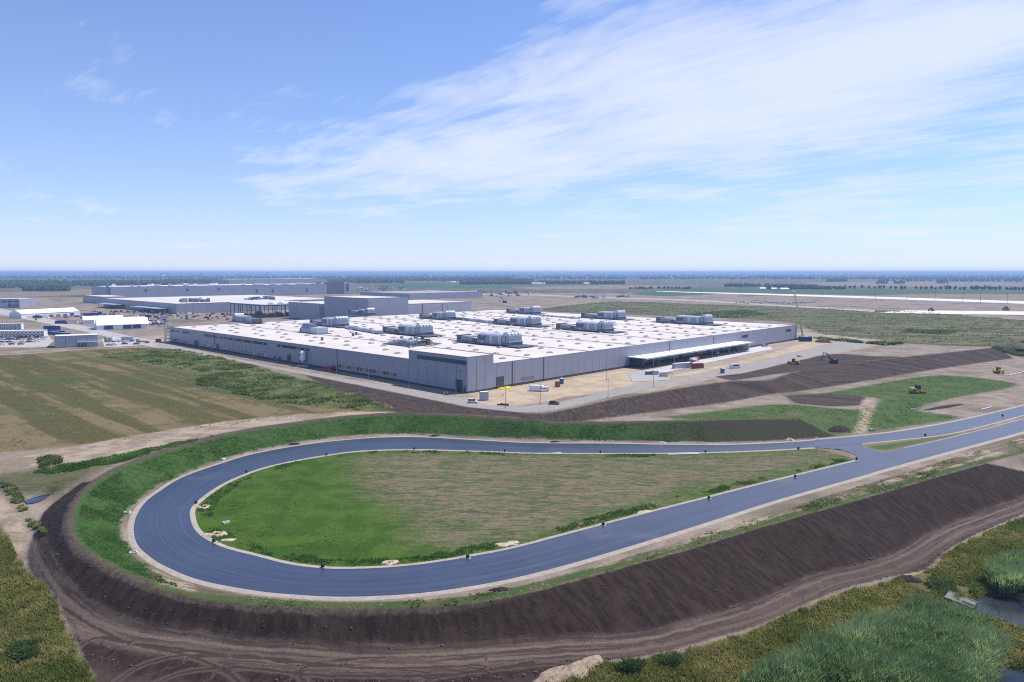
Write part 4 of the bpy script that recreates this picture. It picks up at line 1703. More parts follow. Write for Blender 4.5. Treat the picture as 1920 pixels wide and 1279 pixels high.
# long ducts lying on the roof between units
for (pa, pb, lab, w_, h_) in (((858, 599), (925, 607), 'long straight grey duct on the roof between two middle units', 2.6, 1.7),
                              ((650, 616), (715, 627), 'grey roof duct with wrapped end leading right from the leftmost unit', 3.0, 1.8),
                              ((1012, 592), (1085, 598), 'low grey cable bridge at the back of the roof', 2.4, .8)):
    ua, va = roofpt(*pa, RZ)
    ub, vb = roofpt(*pb, RZ)
    p, q = hw(ua, va, RZ), hw(ub, vb, RZ)
    d = q - p
    L = float(np.linalg.norm(d[:2]))
    r = empty('roof_duct', p, math.atan2(d[1], d[0]), lab, 'duct')
    nseg = max(3, int(L / 6))
    for i in range(nseg):
        m = MB()
        m.box(L * i / nseg + .05, L * (i + 1) / nseg - .05, -w_ / 2, w_ / 2, .4, .4 + h_)
        m.build('duct_section', GALV if i % 4 else GALV_L, r)
    m = MB()
    for i in range(nseg + 1):
        x = min(max(L * i / nseg, .2), L - .2)
        m.box(x - .15, x + .15, -w_ / 2 - .1, w_ / 2 + .1, 0, .395)
    tag(m.build('duct_stands', GALV_D, r), kind='stuff')

# two workers' service crates on the roof edge
# vents on a regular grid, left out where units stand
cnt = 0
first = True
for iu in range(1, 21):
    for iv in range(1, 19):
        u = LU * (iu - .35) / 20.5 + (iv % 2) * 5
        v = LV * (iv - .4) / 18.5
        if u < CU + 4 and v < CV + 4 or u > LU - 4 or v > LV - 4:
            continue
        if any(a < u < b and c < v < d for a, b, c, d in AHU_SPOTS):
            continue
        if cnt >= 300:
            continue
        cnt += 1
        jx, jy = random.uniform(-.8, .8), random.uniform(-.8, .8)
        if first:
            vent0.location = (u + jx, v + jy, 0)
            first = False
        else:
            clone(vent0, (u + jx, v + jy, 0), random.choice((0, 0, math.pi / 2)), hall)
print('vents', cnt)
# small fittings on the roof
for (px, py) in ((668, 628), (662, 630), (604, 638)):
    u, v = roofpt(px, py, RZ)
    m = MB()
    m.box(u - .6, u + .6, v - .6, v + .6, 11.74, 13.4).box(u - .8, u + .8, v - .8, v + .8, 13.4, 13.6)
    m.build('roof_fan', GALV_D, hall)


# ------------------------------------------------------------------ background buildings
def clad_building(name, label, corner, rz, lu, lv, h, wall=CLAD, roof=ROOFM, cat='building', pw=None, group=None, z=Z_PLAT, top=.3, capm=None):
    """box hall: origin at its near corner, x along its right face, y along its left face"""
    r = empty(name, (corner[0], corner[1], z), rz, label, cat, group)
    m = MB()
    m.box(.12, lu - .12, .12, lv - .12, 0, h - top)
    m.build('wall_core', JOINT, r)
    m = MB()
    m.box(.15, lu - .15, .15, lv - .15, h - top + .001, h - .15)
    m.build('roof', roof, r)
    pw = pw or 24.0
    for L, along in ((lu, 'u'), (lv, 'v')):
        n = max(1, int(round(L / pw)))
        s = L / n
        for i in range(n):
            m = MB()
            g_ = .1
            if along == 'u':
                m.box(i * s + g_, (i + 1) * s - g_, 0, .12, .3, h)
            else:
                m.box(0, .12, i * s + g_, (i + 1) * s - g_, .3, h)
            m.build('wall_panel', wall, r)
    m = MB()
    m.box(lu - .12, lu, .12, lv, 0, h).box(.12, lu - .12, lv - .12, lv, 0, h)
    m.build('rear_wall', wall, r)
    m = MB()
    m.box(-.1, lu + .1, -.1, .3, h + .001, h + .25).box(-.1, .3, .3, lv + .1, h + .001, h + .25)
    m.build('coping', capm or CAP, r)
    return r


def plan_len(corner, d, px):
    k = (px - 960) / F_PX
    return float((k * corner[1] - corner[0]) / (d[0] - k * d[1]))


def hole(r, face, a, b, z0, z1, mat, name='window'):
    m = MB()
    if face == 'u':
        m.box(a, b, -.12, .05, z0, z1)
    else:
        m.box(-.12, .05, a, b, z0, z1)
    return m.build(name, mat, r)


# tall grey block and its lower wing behind the hall's rear corner
Kc = np.array([-146., 732.])
r = clad_building('tall_grey_block', 'tall plain grey block standing right behind the factory hall roof', Kc, HANG, plan_len(Kc, Uv, 766), plan_len(Kc, Vv, 608), 27.5, pw=22)
Kw = Kc + Uv * (plan_len(Kc, Uv, 766) + .3) + Vv * 2
r = clad_building('low_wing', 'long lower grey wing with white roof joined to the tall grey block', Kw, HANG, plan_len(Kw, Uv, 884), 90, 20.0, wall=CLAD_L, pw=18)
hole(r, 'u', 20, 21.2, 1, 20, GALV_D, 'downpipe')
hole(r, 'u', 48, 48.8, 1, 20, GALV_D, 'downpipe')
# annexe left of the tall block
Ka = Kc + Vv * (plan_len(Kc, Vv, 608) + .5) + Uv * 3
r = clad_building('grey_annexe', 'grey flat annexe left of the tall block behind the open shed', Ka, HANG, 60, plan_len(Ka, Vv, 541), 19.0, pw=20)
for k in range(6):
    hole(r, 'v', 2 + k * 2.2, 3.4 + k * 2.2, 1, 16.5, CLAD_D, 'scaffold_bay')

# body-shop hall with two dock canopies
Kb = gp(331, 588.5, Z_PLAT)[:2]
lvb = plan_len(Kb, Vv, 194)
r = clad_building('low_body_hall', 'long low grey hall with cream roof and two dock canopies left of the open shed', Kb, HANG, plan_len(Kb, Uv, 640), lvb, 13.0, pw=20)
for (a, b) in ((lvb * .08, lvb * .42), (lvb * .66, lvb * .93)):
    m = MB()
    m.box(-16, -.2, a, b, 6.0, 6.5)
    cn = m.build('dock_canopy', GALV_L, r)
    for k in range(6):
        m = MB()
        y = a + (b - a) * (k + .5) / 6
        m.bar((-15, y, 0), (-15, y, 6), .3, 6)
        m.build('post', GALV_D, cn)
        m = MB()
        m.box(-.2, -.02, y - 4, y + 4, .3, 5.2)
        m.build('dock_door', DOORM, cn)
# pipework and tanks crowding two places on that roof
for (f0, f1, g0) in ((.10, .24, 46), (.50, .66, 40)):
    lu_ = plan_len(Kb, Uv, 640)
    for k in range(26):
        m = MB()
        x, y = lu_ * random.uniform(f0, f1), random.uniform(g0 - 16, g0 + 26)
        a_, b_, h_ = random.uniform(2, 7), random.uniform(2, 7), random.uniform(1.5, 5.5)
        m.box(x, x + a_, y, y + b_, 12.8, 12.8 + h_)
        m.build('roof_plant', random.choice((GALV, GALV_L, GALV_D, CLAD_D)), r)

# press-shop: long high hall far behind
Kp = gp(208, 561.5, Z_PLAT)[:2]
lup = plan_len(Kp, Uv, 614)
r = clad_building('press_hall', 'very long high lavender grey hall along the left skyline', Kp, HANG, lup, 120, 25.0, wall=CLAD, roof=ROOFW, pw=30)
for f in (.13, .30, .44, .62, .70, .88):
    hole(r, 'u', lup * f, lup * f + 6, 14 if f < .6 else 6, 19 if f < .6 else 15, GALV_D, 'louvre')
for k in range(34):
    x = lup * (.02 + .96 * random.random())
    m = MB()
    a_, h_ = random.uniform(4, 9), random.uniform(2.5, 5)
    y_ = random.uniform(3, 40)
    m.box(x, x + a_, y_, y_ + random.uniform(3, 7), 24.8, 24.8 + h_)
    m.build('roof_unit', random.choice((WHITE, GALV_L, GALV_L)), r)
for k in range(3):
    m = MB()
    y = 4 + k * 5
    m.lathe([(1.1, 0), (1.1, 33)], -2.5, y, 8)
    m.build('chimney', GALV, r)
Kd = Kp + Uv * (lup + .5)
r = clad_building('dark_tower_block', 'dark slate grey cube block at the right end of the long high hall', Kd, HANG, plan_len(Kd, Uv, 646), 70, 29.0, wall=CLAD_D, roof=CLAD_D, pw=30)
Ke = Kd + Uv * (plan_len(Kd, Uv, 646) + .5)
r = clad_building('stair_block', 'narrow pale grey block beside the dark slate cube', Ke, HANG, plan_len(Ke, Uv, 665), 60, 28.0, wall=CLAD_L, roof=ROOFW, pw=30)
hole(r, 'u', 4, 14, 6, 26, GALV_D, 'louvre')
# rear roof seen above the press hall
Kf = gp(430, 545, Z_PLAT)[:2]
clad_building('rear_hall', 'low white edged roof rising behind the long high hall', Kf, HANG, 330, 120, 33.0, wall=CLAD_L, roof=ROOFW, pw=40)
# parking/logistics hall on the right of the block, dull roof
Kg = gp(768, 562, Z_PLAT)[:2]
lvg = plan_len(Kg, Vv, 676)
r = clad_building('logistics_hall', 'wide low hall with dull grey roof behind the tall block', Kg, HANG, plan_len(Kg, Uv, 905), lvg, 12.0, wall=CLAD, roof=paint('dull_roof', (.34, .32, .33), .8), pw=26)

# open steel shed
S0 = gp(497, 596, Z_PLAT)[:2]
su, sv = plan_len(S0, Uv, 570), plan_len(S0, Vv, 432)
r = empty('open_steel_shed', (S0[0], S0[1], Z_PLAT), HANG, 'open steel frame shed with folded white roof beside the factory hall', 'shed')
SH = 15.0
nb_ = 4
for k in range(nb_):
    x0, x1 = su * k / nb_, su * (k + 1) / nb_
    m = MB()
    m.prism([(x0 + .1, SH), (x1 - .1, SH), (x1 - .1, SH + .5), ((x0 + x1) / 2, SH + 3.4), (x0 + .1, SH + .5)], -1.5, sv + 1.5, 'y')
    m.build('roof_bay', ROOFW, r)
ncol = 9
for i in range(ncol):
    for k in range(nb_ + 1):
        if 0 < k < nb_ and 0 < i < ncol - 1:
            continue
        m = MB()
        x, y = su * k / nb_, sv * i / (ncol - 1)
        m.box(x - .35, x + .35, y - .35, y + .35, 0, SH)
        m.build('column', GALV_D, r)
m = MB()
m.box(-.3, .3, -1, sv + 1, SH - 1.3, SH - .2).box(su - .3, su + .3, -1, sv + 1, SH - 1.3, SH - .2)
for i in range(ncol):
    y = sv * i / (ncol - 1)
    m.box(0, su, y - .2, y + .2, SH - 1.2, SH - .3)
m.build('beam', GALV_D, r)
for k in range(10):
    m = MB()
    x, y = random.uniform(4, su - 8), random.uniform(4, sv - 8)
    m.box(x, x + random.uniform(3, 8), y, y + random.uniform(3, 8), 0, random.uniform(2, 5))
    m.build('stored_plant', random.choice((GALV_D, GALV, CLAD_D)), r)

# small grey hall and office block on the far left
Kh = gp(196, 570, Z_PLAT)[:2]
r = clad_building('small_grey_hall', 'small plain grey hall left of the long low hall', Kh - Vv * 0, HANG, 40, plan_len(Kh, Vv, 156), 12, pw=20)
Ki = gp(12, 577, Z_PLAT)[:2]
r = clad_building('office_block', 'grey two storey block with dark window bands at the left edge', gp(43, 577, Z_PLAT)[:2] + np.array([-50., -5.]), .02, 48, 40, 13.5, pw=16)
for zz in (3.0, 8.5):
    for k in range(5):
        hole(r, 'u', 4 + k * 9, 10 + k * 9, zz, zz + 1.8, GLASS_D)
r = clad_building('low_office', 'low pale grey cabin block at the left edge in front of the office block', gp(-20, 577.5, Z_PLAT)[:2], .02, 27, 20, 7, wall=CLAD_L, pw=13)

# ------------------------------------------------------------------ air: thin blue haze that far things fade into
m = MB()
m.box(-52000, 52000, -1500, 62500, -13.0, 78.0)
hz = NT('haze_air')
hz.n.remove(hz.b)
pv = hz.n.new('ShaderNodeVolumePrincipled')
pv.inputs['Color'].default_value = (.40, .61, 1.0, 1)
pv.inputs['Density'].default_value = 1.05e-4
pv.inputs['Anisotropy'].default_value = 0.1
hz.l.new(pv.outputs[0], hz.out.inputs['Volume'])
haze = m.build('haze', hz.m)
tag(haze, kind='stuff')

# ------------------------------------------------------------------ pale concrete highway and pads in the distance
def flat_strip(name, top, bot, mat, z, n=40):
    A, B = resample([gp(a, b, z) for a, b in top], n), resample([gp(a, b, z) for a, b in bot], n)
    vs = [tuple(p) for p in A] + [tuple(p) for p in B]
    fs = [(i, n + i, n + i + 1, i + 1) for i in range(n - 1)]
    o = mesh_obj(name, vs, fs, mat)
    tag(o, kind='structure')
    return o


PALE = paint('pale_new_concrete', (.66, .62, .57), .85, 0, .08, .02)
flat_strip('highway', [(1230, 545.6), (1290, 547.2), (1480, 551.5), (1700, 558), (1920, 565), (2100, 571)],
           [(1230, 546.4), (1290, 548.8), (1480, 554.6), (1700, 562), (1920, 569.6), (2100, 577)], PALE, Z_PLAT + .12)
flat_strip('concrete_pad', [(1700, 582), (1780, 582.5), (1920, 584), (2060, 586)], [(1640, 586), (1760, 588.5), (1920, 590.5), (2060, 593)], PALE, Z_PLAT + .12)
flat_strip('site_road', [(-60, 566), (60, 591), (170, 614), (262, 634), (300, 640)], [(-60, 578), (40, 597), (150, 620), (240, 641), (290, 652)],
           paint('site_road_gravel', (.40, .37, .35), .9, 0, .12, .1), Z_PLAT + .1)
flat_strip('site_road', [(900, 551), (1000, 552), (1100, 556), (1300, 562), (1500, 574), (1640, 581)], [(900, 553), (1000, 554), (1100, 558), (1300, 564.5), (1500, 576.5), (1640, 585)],
           paint('site_road_gravel2', (.36, .31, .28), .9, 0, .12, .1), Z_PLAT + .1)
flat_strip('car_park', [(-40, 622), (85, 622), (100, 640)], [(-40, 650), (60, 652), (88, 650)], paint('car_park_gravel', (.43, .39, .35), .9, 0, .14, .15), Z_PLAT + .08)
flat_strip('parking_bay', [(190, 636), (230, 631), (262, 634)], [(196, 651), (230, 650), (290, 646)], paint('site_road_gravel', (.4, .4, .4)), Z_PLAT + .14)
flat_strip('dock_apron', [(1196, 698), (1300, 676), (1420, 650), (1440, 648)], [(1220, 705), (1300, 686), (1430, 658), (1450, 655)],
           paint('apron_concrete', (.50, .49, .49), .85, 0, .08, .1), Z_PLAT + .10)
flat_strip('dock_road', [(1176, 700), (1210, 696), (1230, 700)], [(1186, 716), (1226, 714), (1262, 712)], paint('dock_gravel', (.36, .34, .35), .9), Z_PLAT + .13)

# ------------------------------------------------------------------ trees
LEAF = NT('leaves')
_n = LEAF.noise(.35, 3, .6)
_o = LEAF.n.new('ShaderNodeObjectInfo')
_c = LEAF.mix(LEAF.rng(_n, .3, .7), (.024, .048, .014), (.062, .095, .026))
_c = LEAF.mix(LEAF.math('MULTIPLY', _o.outputs['Random'], .5), _c, (.075, .085, .03))
LEAF = LEAF.done(_c, .8, 0, .2)
BARK = paint('bark', (.10, .075, .055), .9, 0, .2, 2)


def crown_mesh(name, rx, rz_, zc, n, leaf, seed):
    r_ = random.Random(seed)
    vs, fs = [], []
    lobes = [(r_.uniform(-.45, .45) * rx, r_.uniform(-.45, .45) * rx, zc + r_.uniform(-.45, .45) * rz_, r_.uniform(.45, .7)) for _ in range(7)]
    for i in range(n):
        lx, ly, lz, lr = r_.choice(lobes)
        th, ph = r_.uniform(0, 2 * math.pi), math.acos(r_.uniform(-1, 1))
        rr = r_.uniform(.55, 1.0)
        p = Vector((lx + rx * lr * rr * math.sin(ph) * math.cos(th), ly + rx * lr * rr * math.sin(ph) * math.sin(th), lz + rz_ * lr * rr * math.cos(ph)))
        nrm = Vector((math.sin(ph) * math.cos(th), math.sin(ph) * math.sin(th), math.cos(ph) + .3))
        nrm = (nrm + Vector((r_.uniform(-.7, .7), r_.uniform(-.7, .7), r_.uniform(-.7, .7)))).normalized()
        q = nrm.to_track_quat('Z', 'Y')
        s = leaf * r_.uniform(.6, 1.3)
        o = len(vs)
        for a, b in ((-1, -.7), (.9, -1), (1, .8), (-.8, 1)):
            vs.append(tuple(p + q @ Vector((a * s, b * s, r_.uniform(-.25, .25) * s))))
        fs.append((o, o + 1, o + 2, o + 3))
    me = bpy.data.meshes.new(name)
    me.from_pydata(vs, [], fs)
    me.materials.append(LEAF)
    return me


CROWNS = [crown_mesh('crown', 4.2 + .8 * (k % 3), 4.6 + .5 * k, 6.4, 260, .75, 30 + k) for k in range(4)]
mt = MB()
mt.bar((0, 0, -.3), (.1, .05, 4.5), .34, 6, .22)
mt.bar((.1, .05, 4.4), (1.2, .6, 7.4), .2, 5, .06).bar((.1, .05, 4.2), (-1.3, .3, 7.2), .18, 5, .06).bar((.1, .05, 4.4), (.1, -1.2, 8), .18, 5, .05)
tr0 = mt.build('trunk', BARK)
TRUNK = tr0.data
bpy.data.objects.remove(tr0)


def tree(loc, s, label, group, k):
    r = empty('tree', loc, random.uniform(0, 6.28), label, 'tree', group)
    link(bpy.data.objects.new('trunk', TRUNK), r)
    link(bpy.data.objects.new('crown', CROWNS[k % 4]), r)
    r.scale = (s * random.uniform(.9, 1.25), s * random.uniform(.9, 1.25), s)
    return r


ORD = ['first', 'second', 'third', 'fourth', 'fifth', 'sixth', 'seventh', 'eighth', 'ninth', 'tenth', 'eleventh', 'twelfth', 'thirteenth', 'fourteenth', 'fifteenth',
       'sixteenth', 'seventeenth', 'eighteenth', 'nineteenth', 'twentieth', 'twenty-first', 'twenty-second', 'twenty-third', 'twenty-fourth', 'twenty-fifth',
       'twenty-sixth', 'twenty-seventh', 'twenty-eighth', 'twenty-ninth', 'thirtieth', 'thirty-first', 'thirty-second', 'thirty-third', 'thirty-fourth',
       'thirty-fifth', 'thirty-sixth', 'thirty-seventh', 'thirty-eighth', 'thirty-ninth', 'fortieth', 'forty-first', 'forty-second', 'forty-third',
       'forty-fourth', 'forty-fifth', 'forty-sixth', 'forty-seventh', 'forty-eighth']
row = [1584, 1593, 1602, 1616, 1629, 1641, 1650, 1657, 1670, 1678, 1690, 1697, 1718, 1727, 1736, 1746, 1754, 1764, 1775, 1781, 1791, 1801, 1808,
       1821, 1828, 1834, 1841, 1847, 1854, 1860, 1867, 1874, 1888, 1896, 1903, 1910, 1917]
for i, px in enumerate(row):
    sc = random.uniform(.8, 1.15) * (1.25 if px > 1815 or 1770 < px < 1785 else 1)
    tree(gp(px, 541.6 + (px - 1584) / 340 * 4.2, Z_PLAT), sc, ORD[i] + ' tree from the left in the field hedgerow beyond the highway', 'hedgerow trees beyond the highway', i)
for ci, (cx_, yy) in enumerate(((1653, 533), (1686, 533), (1767, 532.5))):
    for k in range(5):
        tree(gp(cx_ - 9 + k * 4.5, yy + random.uniform(-.3, .3), Z_PLAT), random.uniform(1.1, 1.4),
             'tree, %s from the left, in the %s small copse on the far fields' % (ORD[k], ('left', 'middle', 'right')[ci]), 'copses on the far fields', k)


def blob(vs, fs, x, y, z, rx, h, r_):
    """low-poly crown for far woodland"""
    o = len(vs)
    n = 6
    ph = r_.random() * 6
    for lv, (rr, zz) in enumerate(((.75, .0), (1.0, .45), (.62, .85))):
        for i in range(n):
            t = ph + 2 * math.pi * (i + .5 * lv) / n
            q = rr * r_.uniform(.8, 1.2)
            vs.append((x + rx * q * math.cos(t), y + rx * q * math.sin(t), z + h * (zz + r_.uniform(-.06, .06))))
    vs.append((x, y, z + h))
    for lv in range(2):
        for i in range(n):
            a, b = o + lv * n + i, o + lv * n + (i + 1) % n
            fs.append((a, b, b + n))
            fs.append((a, b + n, a + n))
    for i in range(n):
        fs.append((o + 2 * n + i, o + 2 * n + (i + 1) % n, o + 3 * n))


def wood(px0, px1, y0, y1, n, h, name='wood', hs=.25):
    """wood seen in the picture between pixel columns px0..px1, on the ground between rows y0 (far) and y1 (near)"""
    r_ = random.Random(int(px0 * 7 + y0 * 13))
    vs, fs = [], []
    for i in range(n):
        t = r_.random()
        py = y1 + (y0 - y1) * t
        p = gp(r_.uniform(px0, px1), py, Z_PLAT)
        hh = h * r_.uniform(1 - hs, 1 + hs)
        blob(vs, fs, p[0] + r_.uniform(-4, 4), p[1] + r_.uniform(-8, 8), Z_PLAT - .3, hh * r_.uniform(.34, .55), hh, r_)
    o = mesh_obj(name, vs, fs, LEAF)
    tag(o, kind='stuff')
    return o


wood(50, 128, 541, 546.5, 420, 16)                      # block on the left field
wood(1440, 1528, 540, 542.8, 230, 13)
wood(1520, 1582, 541, 542.8, 70, 9)
wood(862, 1170, 531.5, 533.5, 420, 15)
wood(1360, 1440, 536, 538, 60, 11)
wood(1180, 1300, 541, 542.5, 40, 8)
wood(1548, 1586, 527, 528.5, 60, 15)
wood(-60, 60, 536, 540, 160, 14)
wood(-60, 330, 529, 537, 900, 15)
wood(300, 760, 526, 531.5, 900, 15)
wood(640, 1000, 524.5, 527, 420, 15)
wood(880, 960, 524, 529, 160, 18)
wood(1000, 1500, 521, 524, 420, 16)
wood(1480, 1960, 522, 524.2, 420, 16)
wood(1640, 1960, 526.4, 528, 160, 14)
wood(-80, 960, 518.5, 523, 1100, 17)
wood(900, 2000, 517, 520, 900, 17)
wood(-80, 2000, 513.6, 516.5, 1500, 20)

# ------------------------------------------------------------------ town on the horizon
for i, (px, w_, h_, dpx) in enumerate(((694, 46, 62, 515), (180, 60, 42, 517), (305, 70, 36, 517), (316, 60, 36, 517), (380, 70, 38, 517), (502, 60, 48, 516),
                                      (575, 80, 30, 516), (752, 40, 30, 516), (795, 80, 36, 516), (1590, 60, 40, 515.5))):
    p = gp(px, dpx, Z_PLAT)
    m = MB()
    m.box(-w_ / 2, w_ / 2, -15, 15, 0, h_).box(-w_ / 5, w_ / 5, -6, 6, h_, h_ + 4)
    b_ = m.build('tower_block', paint('far_render', (.42, .40, .40), .8))
    place(b_, p)
    tag(b_, ['tallest grey tower block on the skyline behind the dark slate cube', 'far block on the skyline above the left wood', 'left one of a pair of far blocks above the long high hall',
             'right one of a pair of far blocks above the long high hall', 'far block on the skyline above the middle of the long high hall', 'slim far tower above the right part of the long high hall',
             'wide low far block on the skyline left of the tallest tower', 'small far block on the skyline right of the chimneys', 'broad far block on the skyline above the green fields',
             'lone far block on the right skyline'][i], 'building', 'far town buildings')
for i, px in enumerate((709, 722)):
    p = gp(px, 515, Z_PLAT)
    m = MB()
    m.lathe([(6, 0), (4, 40), (3.4, 66)], 0, 0, 8)
    b_ = m.build('chimney', CONC)
    place(b_, p)
    tag(b_, ('left' if i == 0 else 'right') + ' of two thin chimneys beside the tallest tower on the skyline', 'chimney', 'far town buildings')
p = gp(307, 527, Z_PLAT)
r = empty('water_tower', p, 0, 'white mushroom water tower rising out of the wood behind the high hall', 'water tower')
m = MB()
m.lathe([(2.2, 0), (1.8, 24)], 0, 0, 10)
m.build('shaft', CONC_W, r)
m = MB()
m.lathe([(1.8, 24), (6.5, 30), (7, 33), (4, 36), (.3, 37)], 0, 0, 12)
m.build('tank', WHITE, r)
# farm sheds, white roofs among the fields
for i, (px, py, w_, lab) in enumerate(((1010, 533.6, 60, 'white farm shed in front of the dark wood beyond the roof'), (1472, 545.2, 26, 'small white shed just behind the crane jib'),
                                       (1430, 544.3, 16, 'small cream house left of the crane at the edge of the wood'), (1452, 544.8, 16, 'small grey roofed house at the wood edge near the crane'),
                                       (1100, 533.5, 26, 'white gabled farmstead at the right end of the dark wood'), (850, 531, 22, 'white chapel-like house above the low hall'))):
    p = gp(px, py, Z_PLAT)
    r = empty('farm_building', p, random.uniform(-.2, .2), lab, 'building', 'farm buildings on the plain')
    m = MB()
    m.box(-w_ / 2, w_ / 2, 0, 14, 0, 5)
    m.build('wall', CONC_W, r)
    m = MB()
    m.prism([(-.6, 5.01), (14.6, 5.01), (7, 8.5)], -w_ / 2 - .5, w_ / 2 + .5, 'x')
    m.build('roof', ROOFW, r)
# poles beside the highway
for i, px in enumerate((1315, 1388, 1455, 1543, 1641, 1700, 1753, 1805, 1838, 1888)):
    yb = float(np.interp(px, [1290, 1480, 1700, 1920], [549.6, 555.4, 563, 570.6]))
    p = gp(px, yb, Z_PLAT)
    r = empty('power_pole', p, .3, ORD[i] + ' power pole from the left along the pale highway', 'pole', 'power poles along the highway')
    m = MB()
    m.bar((0, 0, 0), (0, 0, 19), .34, 6, .2)
    m.build('mast', GALV_D, r)
    m = MB()
    m.box(-3, 3, -.15, .15, 17.4, 17.8)
    m.build('crossarm', GALV_D, r)

# ------------------------------------------------------------------ vehicles
TYRE = BLACK
CARGLASS = paint('car_glass', (.02, .025, .035), .08, 0, .05, .3, .8)
LAMPM = paint('lamp_glass', (.7, .7, .68), .2)
CARCOL = {
    'white': paint('car_white', (.75, .75, .76), .25, 0, .03), 'silver': paint('car_silver', (.42, .43, .45), .3, .4, .04),
    'grey': paint('car_grey', (.13, .14, .155), .3, .3, .05), 'black': paint('car_black', (.018, .018, .022), .25, 0, .05),
    'blue': paint('car_blue', (.02, .06, .20), .28, .1, .05), 'red': paint('car_red', (.35, .02, .02), .28, 0, .05),
    'dark': paint('car_dark', (.035, .032, .042), .25, .2, .05)}
_wm = {}


def wheel_meshes(rad):
    if rad not in _wm:
        m = MB()
        prof = [(rad * math.cos(t), rad * math.sin(t)) for t in np.linspace(0, 2 * math.pi, 13)[:-1]]
        m.prism(prof, -.11, .11, 'y')
        a = m.build('tyre', TYRE)
        m = MB()
        prof = [(rad * .6 * math.cos(t), rad * .6 * math.sin(t)) for t in np.linspace(0, 2 * math.pi, 11)[:-1]]
        m.prism(prof, -.125, .125, 'y')
        b = m.build('rim', GALV)
        _wm[rad] = (a.data, b.data)
        bpy.data.objects.remove(a)
        bpy.data.objects.remove(b)
    return _wm[rad]


def wheels(root, pos, rad):
    a, b = wheel_meshes(rad)
    for x, y in pos:
        w = link(bpy.data.objects.new('wheel', a), root)
        w.location = (x, y, rad)
        link(bpy.data.objects.new('rim', b), w)


_vm = {}


def car_meshes(kind):
    if kind in _vm:
        return _vm[kind]
    L, W = {'car': (4.4, 1.8), 'van': (4.9, 1.95), 'small': (4.2, 1.78), 'bus': (5.9, 2.05)}[kind]
    h, zb = L / 2, .32
    body, glass = MB(), MB()
    if kind in ('car', 'small'):
        prof = [(-h, zb + .1), (-h + .1, .95), (-h + .55, 1.0), (h - 1.35, .98), (h - .35, .78), (h, .62), (h, zb + .05), (h - .3, zb), (-h + .3, zb)]
        body.prism(prof, -W / 2, W / 2, 'y')
        top = 1.48 if kind == 'car' else 1.78
        body.taper(-h + .75 if kind == 'car' else -h + .15, h - 1.9, -W / 2 + .16, W / 2 - .16, top - .06, top, .12, .06)
        glass.taper(-h + (.25 if kind == 'car' else .05), h - 1.25, -W / 2 + .06, W / 2 - .06, .96, top - .061, .50 if kind == 'car' else .2, .12)
    else:
        top = 2.0 if kind == 'van' else 2.45
        prof = [(-h, zb), (-h + .03, 1.25), (h - 1.0, 1.25), (h - .25, .95), (h, .8), (h, zb)]
        body.prism(prof, -W / 2, W / 2, 'y')
        body.taper(-h + .05, h - 1.5, -W / 2 + .05, W / 2 - .05, top - .32, top, .1, .1)
        body.taper(-h + .02, -h + 1.4, -W / 2 + .03, W / 2 - .03, 1.251, top - .321, .03, .03)
        glass.taper(-h + 1.41, h - .75, -W / 2 + .04, W / 2 - .04, 1.251, top - .321, .0, .06)
        glass.taper(h - 1.9, h - .72, -W / 2 + .06, W / 2 - .06, 1.252, top - .322, .35, .08)
    b = body.build('body', CARCOL['white'])
    g_ = glass.build('windows', CARGLASS)
    lm = MB()
    for s in (-1, 1):
        lm.box(h - .12, h + .02, s * (W / 2 - .28) - .18, s * (W / 2 - .28) + .18, .62, .76)
    l_ = lm.build('headlights', LAMPM)
    _vm[kind] = (b.data, g_.data, l_.data, L, W)
    for o in (b, g_, l_):
        bpy.data.objects.remove(o)
    return _vm[kind]


def car(loc, rz, colour, label, kind='car', cat='car', group=None, full=True):
    bme, gme, lme, L, W = car_meshes(kind)
    r = empty('parked_car' if cat == 'car' else 'van', loc, rz, label, cat, group)
    bo = link(bpy.data.objects.new('body', bme), r)
    bo.material_slots[0].link = 'OBJECT'
    bo.material_slots[0].material = CARCOL[colour]
    link(bpy.data.objects.new('windows', gme), r)
    if full:
        link(bpy.data.objects.new('headlights', lme), bo)
    rad = .34
    wheels(r, [(x, y) for x in (-L / 2 + .85, L / 2 - .85) for y in (-W / 2 + .08, W / 2 - .08)], rad)
    return r


def G(px, py):
    return hit(px, py)


RDIR = HANG
LDIR = math.atan2(Vv[1], Vv[0])
car(G(887, 755.5), -.15, 'white', 'white hatchback van with dark windows on the gravel road at the hall corner', 'small', 'van')
car(G(1039, 758), -.05, 'dark', 'black car on the gravel road bend in front of the hall', 'car')
car(G(1019, 733.5), 3.4, 'white', 'white minivan parked beside the white container', 'van', 'van')
car(G(1378, 690.5), RDIR - .6, 'white', 'white minibus with blue-dark windows on the gravel road', 'bus', 'van')
car(G(1434, 650), RDIR - .5, 'silver', 'grey van near the far end of the loading canopy', 'van', 'van')
car(G(1499, 669), RDIR, 'white', 'small white car on the road behind the excavator', 'car')
car(G(1345, 664), RDIR, 'white', 'white vehicle standing in the shade of the loading canopy', 'small', 'car')
